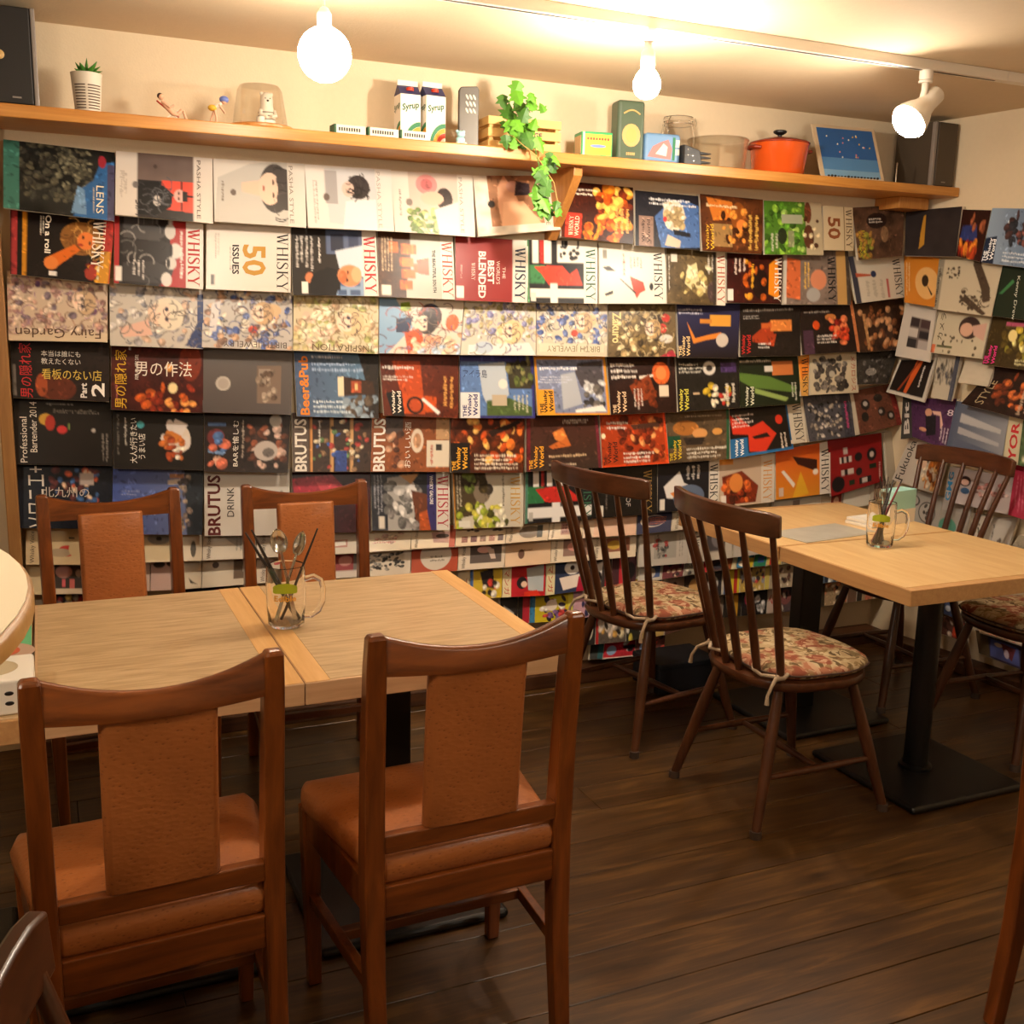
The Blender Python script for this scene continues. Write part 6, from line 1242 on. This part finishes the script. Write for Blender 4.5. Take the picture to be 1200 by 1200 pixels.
r|0.154 0.933 0.339 0.903 0.342 0.702 0.116 0.731|f bdb4a8;p c87a30 .65 .3 .95 .3 .95 .95 .7 .95;b 30 .6 .3 .98 .98 .07 c8782c,e0b478,8a4a1c,d8c8b0 6;e .55 .35 .1 .1 5a4438;e .5 .45 .12 .12 dcb89c;t Fukuoka .13 .5 .16 .9 ccw 221c1a|white Fukuoka magazine with orange-robed figure, right wall sixth row
r|0.354 0.818 0.639 0.816 0.672 0.679 0.379 0.684|f b8aca8;r .1 .0 1 1 c0b4b4;e .28 .25 .09 .17 3a2a2a;e .28 .28 .06 .1 e0b8a8;e .3 .55 .07 .1 3c5c84;b 26 .4 .15 .95 .6 .05 b87874,d8c0bc,8a6a68,c89a94 5;T GMG .05 .5 .08 .95 ccw 3a88b8|pale lilac GMG magazine with small figures, right wall sixth row
r|0.641 0.866 0.699 0.868 0.745 0.671 0.667 0.678|f b83450;l .2 .15 .8 .9 3 d87088 v|raspberry pink booklet at the frame edge, right wall sixth row
r|0.175 0.697 0.337 0.688 0.361 0.535 0.198 0.561|f a8a49c;e .6 .45 .25 .32 5a5854;e .6 .45 .22 .28 b0aca4;b 10 .45 .25 .75 .65 .05 4a4640 3;e .1 .2 .25 .2 55534f;e .1 .2 .2 .16 aaa69e|grey booklet with a wheel drawing, right wall seventh row
r|0.340 0.688 0.472 0.683 0.498 0.562 0.365 0.572|f aaa49c;e .3 .85 .3 .3 5c9c88;r 0 0 1 .3 b8b2ac|pale booklet with a green corner, right wall seventh row
r|0.480 0.649 0.568 0.645 0.596 0.541 0.503 0.550|f c0b8ac;b 24 .1 .1 .5 .9 .05 5a564e 4|speckled cream booklet, right wall seventh row
r|0.572 0.646 0.672 0.665 0.678 0.531 0.596 0.541|f c4bcb2;b 8 .2 .6 .9 .9 .06 6a5c50 5;l .05 .1 .2 .9 1 4a4640 v|white booklet with a tiny plant drawing, right wall seventh row
r|0.686 0.600 0.797 0.597 0.816 0.496 0.679 0.525|f a09684;n .3 77 6;r 0 .6 1 1 5a4c30|tan booklet at the frame edge, right wall seventh row
r|0.368 0.263 0.434 0.290 0.480 0.219 0.415 0.223|f 3c4c74;e .6 .5 .2 .2 a8b0c0;n .4 78 5|small blue comic low on the right wall
r|0.377 0.216 0.489 0.232 0.554 0.132 0.433 0.137|f 5c3a34;p c04428 .5 .5 1 .2 1 1 .4 .9;b 10 .1 .1 .9 .9 .08 d8c8b8,3a2420 4|red and brown comic low on the right wall
r|0.554 0.212 0.740 0.192 0.792 0.192 0.601 0.192|f c8b8ac;b 20 0 0 1 1 .08 b83c40,2c2828,d89a7c 5|narrow red and white comic strip low on the right wall
r|0.548 0.180 0.767 0.185 0.818 0.095 0.611 0.107|f 443c54;r 0 0 .25 1 5a4a34;p 5a64a8 .3 .05 .85 .1 .85 .9 .25 .9;p 6a3038 .5 .1 .8 .2 .7 .8 .55 .5;e .45 .25 .08 .1 d8c0b0;e .6 .55 .05 .2 c8bcd0|blue and purple comic beneath the cushioned chair, right wall
b|-0.067 0.734 0.093 0.718 0.084 0.604 -0.074 0.617|f cbb48c;e .72 .6 .15 .16 b83430;e .6 .65 .2 .12 a89478;e .85 .55 .1 .2 c8b088;r .75 .2 .85 .26 3a3028;t Whisky_Voice .12 .5 .1 .9 ccw 4a4038|tan whisky booklet with red boat sketch, seventh row
b|0.095 0.718 0.266 0.700 0.257 0.597 0.086 0.604|f c8b490;t Whisky_Voice .12 .5 .1 .9 ccw 4a4038|tan booklet behind the left leather chair pad, seventh row
b|0.268 0.700 0.381 0.688 0.370 0.592 0.259 0.597|f d0bd98;e .45 .2 .3 .2 8a847a;e .45 .2 .08 .07 2c2824;r 0 .95 1 1 e0d0b0|cream booklet with dark ink blot, seventh row
b|0.383 0.688 0.453 0.681 0.442 0.589 0.372 0.592|f cfc0a8;e .6 .55 .12 .3 4a443c|narrow cream booklet with black dancer mark, seventh row
b|0.455 0.681 0.627 0.669 0.613 0.584 0.444 0.589|f cabfae;p a8a298 .35 0 .9 0 .95 .9 .8 .7 .5 .3;l .6 .1 .9 .8 4 8a857c v;t Whisky_Voice .12 .5 .1 .9 ccw 4a4038|grey pencil sketch booklet, seventh row
b|0.629 0.669 0.817 0.659 0.801 0.578 0.616 0.584|f cfc4b4;l .3 .2 .9 .8 4 8a8278 h;t Whisky_Voice .12 .5 .1 .9 ccw 4a4038|lined cream booklet behind the cutlery mug, seventh row
b|0.820 0.659 0.979 0.655 0.960 0.575 0.803 0.578|f cfc6b8;r .3 .35 .75 .7 b88a80;p e0d8cc .35 .45 .7 .4 .72 .6 .4 .65|cream booklet with small pink card, seventh row
b|0.981 0.655 1.170 0.647 1.148 0.573 0.963 0.575|f d4c4aa;b 14 .2 .1 .8 .6 .06 c8a898,b89888,dcccb4 3;l .3 .35 .8 .65 2 b87a70 h|cream booklet with faint red wave lines, seventh row
b|1.172 0.647 1.339 0.639 1.314 0.571 1.151 0.573|f d6c4a8;p b08a80 .45 .15 .85 .1 .85 .75 .5 .7;e .7 .35 .15 .12 4a3c38;r .86 0 1 1 b85c48;t Whisky_Voice .12 .5 .1 .9 ccw 4a4038|cream booklet with russet right band, seventh row
b|1.341 0.639 1.538 0.637 1.510 0.569 1.317 0.571|f d8c2a4;r .12 .45 .24 .8 8a5c50;r .3 .45 .42 .8 6a4444;r .48 .45 .6 .8 8a6a5c;r .66 .45 .78 .8 a87868;r .84 .45 .95 .8 5a4440;b 8 .1 .05 .95 .2 .05 5a4840 2|cream booklet with a line of tiny photos, seventh row
b|1.540 0.637 1.713 0.639 1.683 0.570 1.513 0.569|f d4c0a4;e .55 .45 .25 .35 7a6a58;r .72 .1 .85 .8 4a4840;t Whisky_Voice .12 .5 .1 .9 ccw 4a4038|cream booklet with domed building sketch, seventh row
b|1.716 0.639 1.857 0.643 1.826 0.567 1.686 0.570|f d8c4a8;r .35 .05 .9 .75 b08478;l .4 .15 .85 .7 3 5c3c38 h;t Whisky_Voice .12 .5 .1 .9 ccw 4a4038|cream booklet with red street picture, seventh row
b|1.860 0.643 2.092 0.649 2.060 0.564 1.829 0.567|f dab49a;r 0 0 .2 1 d8c0a8|plain peach booklet between chair spindles, seventh row
b|2.095 0.648 2.252 0.651 2.218 0.568 2.063 0.564|f 3a3c54;e .45 .4 .35 .3 c8bcb0;e .5 .4 .3 .25 4a4458;l .35 .2 .9 .6 4 b86848 h|navy booklet with pale spiral, seventh row
b|2.255 0.651 2.472 0.653 2.433 0.578 2.221 0.568|f c8bca8;t Whisky_Voice .12 .5 .1 .9 ccw 4a4038|cream booklet left of the near spindle chair rail, seventh row
b|2.751 0.662 2.990 0.676 2.944 0.603 2.707 0.591|f c4bcae;r .4 .1 .55 .8 8a7a70|grey-white booklet under the orange magazine, seventh row
b|2.994 0.676 3.045 0.679 2.998 0.605 2.948 0.602|f b8a890|thin beige booklet, seventh row
b|3.048 0.679 3.103 0.686 3.057 0.608 3.002 0.605|f 7a3024;e .5 .5 .25 .25 c89a80|small russet booklet above the table edge, seventh row
b|3.107 0.686 3.255 0.705 3.210 0.615 3.061 0.608|f c6bfb2;r .0 0 .08 1 8a8278|plain pale booklet above the table edge, seventh row
b|3.259 0.705 3.359 0.713 3.314 0.617 3.213 0.615|f b8ac9c;r .2 0 .85 1 7a5c54;b 8 .2 .1 .8 .9 .08 4a3834,a8948a 3|pale booklet with brown portrait strip, seventh row
b|-0.074 0.623 -0.001 0.617 -0.008 0.518 -0.079 0.523|f cbb890|blank tan booklet, eighth row
b|0.001 0.617 0.094 0.609 0.087 0.511 -0.006 0.518|f d0bca0;r .06 .02 .93 .8 3c322c;e .35 .25 .25 .2 b88478;r .3 .5 .4 .75 c85a60;r .52 .5 .68 .8 c86860;e .8 .3 .1 .12 b8a090|booklet with dark pink-figured picture, eighth row
b|0.096 0.609 0.288 0.602 0.278 0.503 0.089 0.511|f c8ac9c|dusty pink booklet behind the left chair pad, eighth row
b|0.290 0.601 0.378 0.598 0.367 0.499 0.280 0.503|f c4a498;e .3 .1 .2 .12 3c3430;e .75 .08 .2 .12 3a342e;r .95 0 1 1 dccbb4|mauve booklet with black blots, eighth row
b|0.380 0.598 0.448 0.595 0.436 0.499 0.369 0.499|f cabba4;p 3a342c .4 .6 .6 .75 .85 .85 .5 .8|cream booklet with tiny black runner, eighth row
b|0.450 0.595 0.625 0.590 0.611 0.497 0.438 0.498|f cec2ae;r .58 0 1 .75 6c5a4a;r .75 .3 1 .5 e0d8cc;e .25 .2 .06 .12 5a4c44|cream booklet with brown house block, eighth row
b|0.627 0.589 0.816 0.584 0.800 0.494 0.613 0.497|f cfc2b0;e .3 .4 .12 .25 b03c44;t Whisky_Voice .12 .5 .1 .9 ccw 4a4038|cream booklet with small red figure, eighth row
b|0.818 0.584 0.890 0.582 0.873 0.492 0.802 0.493|f c8b8a4|plain tan booklet, eighth row
b|0.893 0.581 0.987 0.581 0.969 0.490 0.875 0.492|f 8a3438;r 0 .7 1 1 d0c4b8;e .4 .3 .25 .2 c88a80;r .7 0 1 .7 6a6460|dark red booklet with grey edge, eighth row
b|0.990 0.580 1.169 0.578 1.148 0.484 0.971 0.490|f cfc2b0;b 50 .08 .1 .85 .75 .05 2c2826,4a4642,8a847c 4|cream booklet with dense black ink drawing, eighth row
b|1.171 0.578 1.348 0.576 1.325 0.482 1.151 0.484|f a8482e;e .52 .3 .33 .6 c8bcac;l .4 .3 .7 .6 2 7a7064 h|russet booklet with large pale oval, eighth row
b|1.350 0.576 1.534 0.574 1.509 0.480 1.328 0.482|f d4c4b0;r .25 0 .92 .75 5a4e48;e .55 .2 .15 .15 d8a498;p c8b0a0 .6 .15 .75 .2 .8 .6 .7 .6;t Whisky_Voice .12 .5 .1 .9 ccw 4a4038|cream booklet with grey picture of pink horse, eighth row
b|1.536 0.574 1.723 0.574 1.697 0.480 1.512 0.479|f d8b898;e .35 .5 .07 .2 6a4838;l .4 .3 .6 .4 1 8a6450 h|peach booklet with small fox drawing, eighth row
b|1.726 0.574 1.895 0.572 1.866 0.478 1.699 0.480|f d4c4ac;r .3 0 1 .75 8a6c60;e .6 .35 .2 .2 c8887c;t Whisky_Voice .12 .5 .1 .9 ccw 4a4038|cream booklet with pink bird picture, eighth row
b|1.898 0.571 2.096 0.569 2.064 0.478 1.869 0.477|f d0c0a8;r .3 .1 .85 .7 8a5844;e .5 .4 .15 .2 b8943c;t Whisky_Voice .12 .5 .1 .9 ccw 4a4038|cream booklet with brown framed picture, eighth row
b|2.108 0.572 2.333 0.582 2.305 0.432 2.081 0.434|f c2bab0;r .3 .1 .75 .8 a8a39a;b 16 .32 .1 .6 .75 .05 a84844,4a4a48,8a8680 5;l .35 .1 .42 .75 1 3a3834 v;l .8 .15 .9 .8 2 98938a v|large grey-white booklet with red ink print, eighth row right
b|2.336 0.582 2.398 0.585 2.370 0.434 2.309 0.431|f c8c0b4;t WHISKY .5 .5 .6 .9 cw 2c2824|thin WHISKY magazine edge between chair spindles, eighth row right
b|2.401 0.585 2.546 0.591 2.517 0.438 2.373 0.433|f c8beb0;r .15 .1 .75 .75 4a4448;e .5 .4 .2 .25 7a7478|grey photo booklet under the corner table edge, eighth row right
b|2.550 0.591 2.747 0.600 2.717 0.444 2.521 0.438|f c6bcb0;e .15 .3 .12 .2 3a3430;r .6 .2 .75 .8 3a4438|cream booklet with dark dot, eighth row right
b|1.351 0.486 1.395 0.485 1.373 0.373 1.329 0.374|f c8b898;T マ .5 .5 .5 .4 cw b82c28|comic edge, ninth row
b|1.397 0.485 1.524 0.484 1.501 0.366 1.376 0.372|f c8a82c;p 241c1c .3 .1 .7 .0 .75 .7 .4 .6;b 12 .3 .3 .95 .9 .08 e8dccc,c83c30,2c2420 3;r 0 0 .1 1 4a6aa0|yellow comic with black-suited figure, ninth row
b|1.527 0.483 1.703 0.484 1.679 0.357 1.504 0.366|f b8202c;r 0 0 .2 1 e0d0a8;e .45 .55 .12 .2 241c20;p b8c0c4 .55 .1 .95 .0 .95 .85 .6 .8;e .5 .6 .07 .1 ecc8b0;p d83824 .5 .85 .8 .8 .9 1 .5 1;r .95 0 1 1 c82830;T マンガ .1 .5 .12 .85 cw c02c28|red comic with white-robed figure, ninth row
b|1.706 0.484 1.890 0.481 1.863 0.362 1.682 0.357|f 2a3450;r 0 0 .2 1 e0d4a8;e .6 .2 .18 .22 ece4dc;e .6 .2 .05 .08 3a2420;p e8d8cc .3 .5 .9 .4 .9 .8 .4 .9;p a82038 .75 .5 1 .4 1 1 .7 1;T マンガ .1 .5 .12 .85 cw c02c28|navy comic with large eye drawing, ninth row
b|1.893 0.481 1.988 0.482 1.960 0.366 1.866 0.362|f 3a3434;p d8d0c8 .2 .2 .6 .1 .5 .9;r .7 0 .85 1 b02c30;e .4 .6 .15 .2 1c1818|black comic with white smear, ninth row
b|1.991 0.481 2.099 0.482 2.070 0.370 1.963 0.365|f 4a2c30;r .3 0 .5 1 b83038;e .75 .5 .2 .3 1c1818|maroon comic beside a chair spindle, ninth row
b|-0.005 0.523 0.090 0.516 0.082 0.416 -0.011 0.419|f 2c1c1a;b 12 0 0 1 .4 .1 8a2c28,c8a050,b0a8a0 3|dark red comic just above the left table edge, ninth row
b|0.390 0.503 0.622 0.502 0.609 0.398 0.379 0.406|f 2a1a18;b 14 .3 0 1 .3 .08 8a2c28,4a5030,b8a090 3|dark comic sliver above the left table seam, ninth row
b|2.420 0.432 2.525 0.435 2.479 0.391 2.376 0.385|f 5a4444;r 0 0 .3 1 b03038;e .7 .6 .2 .3 2c2c34|grey-red comic behind the near spindles, ninth row right
b|2.528 0.435 2.584 0.437 2.538 0.390 2.483 0.390|f 8a4c2c;r .6 0 1 1 d0c4a0|small brown comic, ninth row right
b|2.587 0.437 2.669 0.439 2.622 0.390 2.541 0.390|f 4a8ab0;r .5 .2 1 1 c8b030;e .4 .6 .3 .3 e8d8c0|light blue and yellow comic, ninth row right
b|2.672 0.439 2.734 0.442 2.687 0.390 2.626 0.390|f 2c7a5c;r .3 .2 .8 .7 3a5a9a|teal comic, ninth row right
b|2.737 0.442 2.812 0.445 2.765 0.390 2.690 0.390|f c8b060;r .2 0 .5 1 b8382c|yellow and red comic, ninth row right
b|2.816 0.445 2.901 0.449 2.853 0.390 2.768 0.390|f 8a8474;n .4 3 6|grey comic beside the black table column, ninth row right
b|1.519 0.368 1.590 0.365 1.566 0.259 1.496 0.261|f 2a2624;p c8c0b8 .2 .3 .8 .6 .7 1 .1 .9|black comic at the table corner, tenth row
b|1.593 0.365 1.640 0.362 1.615 0.257 1.569 0.258|f b02838;r 0 0 .4 1 2c2824|crimson comic spine, tenth row
b|1.643 0.362 1.824 0.362 1.798 0.249 1.618 0.256|f c8b424;r 0 0 .12 1 3a7aa8;b 26 .3 .15 .85 .9 .08 e8dcd0,3a2c3c,c84844,7a5a8c,2c2420 5;e .5 .4 .13 .2 e8d8c8;r .88 0 1 1 d8cc50|yellow comic with crowd of small figures, tenth row
b|1.827 0.362 1.903 0.364 1.875 0.255 1.801 0.248|f c89ca8;b 10 .4 0 1 .9 .1 2c2c50,e8e4e0 3|pink comic with navy lettering, tenth row
b|1.906 0.364 2.009 0.368 1.980 0.265 1.878 0.255|f 3a5c3c;b 8 0 0 1 1 .1 c83c34,e0d8cc 5|green comic behind the far chair, tenth row
b|2.512 0.392 2.538 0.393 2.504 0.287 2.478 0.286|f c8c0b0;r .3 0 .6 1 3a5a8a|thin comic spine, tenth row
b|2.541 0.392 2.598 0.392 2.563 0.287 2.507 0.286|f d8c430;r .5 0 .8 1 b83428|yellow comic spine, tenth row
b|2.601 0.392 2.723 0.392 2.687 0.288 2.566 0.287|f b89c50;b 30 0 0 1 1 .09 4a3c4c,8a8a90,c84c44,d8c8a0,3a2c30 7|crowded gold comic between spindles, tenth row
b|2.727 0.392 2.750 0.392 2.713 0.288 2.690 0.288|f d0bc60|thin gold comic, tenth row
b|2.753 0.392 2.883 0.392 2.845 0.289 2.716 0.288|f b0a088;b 18 .1 .1 .9 .9 .08 5a3c34,e0d4c0,7a6a54,2c2420 5|beige comic with running figure left of the black column, tenth row
b|3.005 0.393 3.108 0.395 3.067 0.289 2.965 0.289|f 5a6a7c;b 16 0 0 1 1 .12 c8d0d4,c03c44,2c3444 3|blue-grey comic right of the black column, tenth row
b|3.111 0.395 3.211 0.397 3.170 0.289 3.071 0.289|f c06a34;r 0 0 .25 1 3a8a7a;b 8 .3 .1 .9 .9 .12 d88a4c,8a3c20 4|orange comic with teal spine, tenth row
b|1.876 0.252 1.925 0.257 1.899 0.140 1.849 0.141|f 2c2826;e .5 .5 .3 .3 c8bca8|black comic by the chair leg, eleventh row
b|1.929 0.257 2.062 0.270 2.036 0.137 1.902 0.140|f 5a5048;r 0 0 .1 1 b03030;b 26 .15 .1 .9 .8 .1 e8d8b0,c89a50,2c2420,d8c8b8 6|comic with cream cloud of characters, eleventh row
b|2.065 0.270 2.136 0.275 2.109 0.140 2.039 0.137|f 2a2a24;b 8 0 0 1 1 .12 c8b850,d8d0c4 4|black and yellow comic, eleventh row
b|2.139 0.275 2.239 0.278 2.211 0.144 2.112 0.139|f b89858;e .5 .5 .3 .3 3c3430|ochre comic under the far seat, eleventh row
b|2.524 0.286 2.615 0.288 2.579 0.186 2.489 0.188|f 2a2420;r .5 0 .8 1 c8942c|black comic with amber spine, eleventh row
b|2.618 0.287 2.745 0.289 2.708 0.183 2.582 0.186|f 1e1a1c;e .25 .3 .15 .25 d04070;b 10 .35 .2 .95 .9 .1 e0dcd8,8a8684 5|black comic with pink and white lettering, eleventh row
b|2.749 0.288 2.780 0.289 2.743 0.183 2.712 0.183|f c8b0a0;T マ .5 .4 .7 .5 cw b83428|pale comic spine with red letters, eleventh row
b|2.784 0.289 2.897 0.290 2.859 0.181 2.747 0.182|f 4a4044;e .5 .4 .25 .3 7a4a48;b 8 .1 .1 .9 .9 .1 c8bcb0,2c2424 4|dark comic with horned creature shape, eleventh row
b|3.020 0.289 3.176 0.289 3.134 0.189 2.980 0.184|f a89070;b 16 0 0 1 1 .1 2c2420,c88460,e0ccb0 4;r 0 0 .2 1 3a3024|tan comic with swirling black hair, eleventh row
b|3.232 0.289 3.380 0.289 3.334 0.195 3.190 0.190|f a08a6c;b 16 .2 .1 1 1 .12 2a2220,d8c0a0,b86a50 5;r 0 .5 .2 1 2a2420|tan comic low in the corner, eleventh row
b|1.912 0.137 1.970 0.136 1.935 0.077 1.878 0.082|f 3a3c38;r .6 0 1 1 2c5a60|dark comic spine, bottom row
b|1.973 0.136 2.113 0.136 2.077 0.072 1.938 0.076|f b02430;e .25 .5 .15 .3 8aa0c0;b 6 .6 .1 .95 .6 .1 1c181c,e0dcd8 3;r 0 .94 1 1 e0d0c8|red comic with blue emblem, bottom row
b|2.116 0.135 2.252 0.141 2.216 0.071 2.081 0.072|f 6a3830;e .3 .5 .15 .3 7a90b8;b 8 .4 .1 .95 .8 .1 e0d0c0,c84838,2c2024 4;r 0 .9 1 1 dcccc0|red and blue comic by the far chair leg, bottom row
b|2.119 0.439 2.223 0.438 2.186 0.375 2.084 0.369|f b8b0a4;r .3 .1 .9 .8 4a5a84;e .5 .5 .2 .3 c8c0b8|white and blue comic above the far cushion, ninth row middle
b|2.227 0.438 2.325 0.437 2.285 0.380 2.189 0.375|f 6a3438;b 8 .1 .1 .9 .9 .1 c8a890,2c2024 3|wine red comic above the far cushion, ninth row middle
b|2.328 0.437 2.416 0.436 2.373 0.385 2.288 0.380|f 8a8478;b 8 .1 .1 .9 .9 .1 3a3634,c8c0b0 4|grey comic left of the near chair back, ninth row middle
b|2.012 0.368 2.109 0.372 2.079 0.273 1.983 0.265|f c8a83c;b 10 .1 .1 .9 .9 .1 b83c34,2c2824,e0d8c8 2|gold comic behind the far chair spindles, tenth row middle
b|2.112 0.372 2.219 0.378 2.188 0.277 2.082 0.273|f 3a4a6c;b 10 .1 .1 .9 .9 .1 c8c0b8,a83c44 5|slate blue comic under the far cushion, tenth row middle
b|2.222 0.378 2.323 0.383 2.291 0.280 2.191 0.276|f b0988c;b 10 .1 .1 .9 .9 .1 4a2c30,e0d4c8 6|dusty rose comic under the far cushion, tenth row middle
b|2.327 0.383 2.421 0.388 2.388 0.283 2.294 0.280|f 4a3c34;e .5 .5 .25 .3 c89a60|brown comic right of the far cushion, tenth row middle
b|2.425 0.388 2.509 0.393 2.475 0.286 2.391 0.283|f 2c2a30;e .5 .5 .3 .3 b8b4b0|black and white comic behind the near chair back, tenth row middle
b|3.215 0.397 3.366 0.399 3.323 0.289 3.174 0.289|f 8a6c50;b 12 .1 .1 .9 .9 .1 2c2420,d8c0a0,a84838 7|brown comic right of the orange one, tenth row middle
b|2.887 0.391 3.001 0.394 2.962 0.289 2.848 0.289|f 6a6458;n .4 4 6|grey-brown comic mostly behind the black column, tenth row middle
b|2.243 0.278 2.329 0.281 2.299 0.158 2.214 0.143|f 5a3c30;b 8 .1 .1 .9 .9 .1 d8b890,2c2020 2|chestnut comic under the far seat, eleventh row middle
b|2.332 0.281 2.428 0.284 2.396 0.174 2.302 0.158|f 38443c;b 8 .1 .1 .9 .9 .1 c8c0a0,7a3c34 3|moss green comic between the left chairs, eleventh row middle
b|2.431 0.284 2.521 0.287 2.486 0.188 2.399 0.174|f 8a7c6c;b 8 .1 .1 .9 .9 .1 3a302c,d8ccb8 4|taupe comic between the left chairs, eleventh row middle
b|2.900 0.290 3.016 0.290 2.976 0.184 2.863 0.180|f 4a4438;n .4 5 6|dark comic behind the foot of the black column, eleventh row middle
b|3.180 0.289 3.229 0.289 3.186 0.190 3.138 0.188|f 6a5040|narrow brown comic by the slanted chair leg, eleventh row middle"""
jobs = [l.split('|') for l in MAGS.strip().split('\n')]
need = set()
for w, q_, art, label in jobs:
    for op in art.split(';'):
        a_ = op.split()
        if a_ and a_[0] in 'tT': need.add((a_[1].replace('_', ' '), a_[0] == 'T'))
need_text(sorted(need))
for idx, (w, q_, art, label) in enumerate(jobs):
    magazine(w, [float(v) for v in q_.split()], art, label, idx)
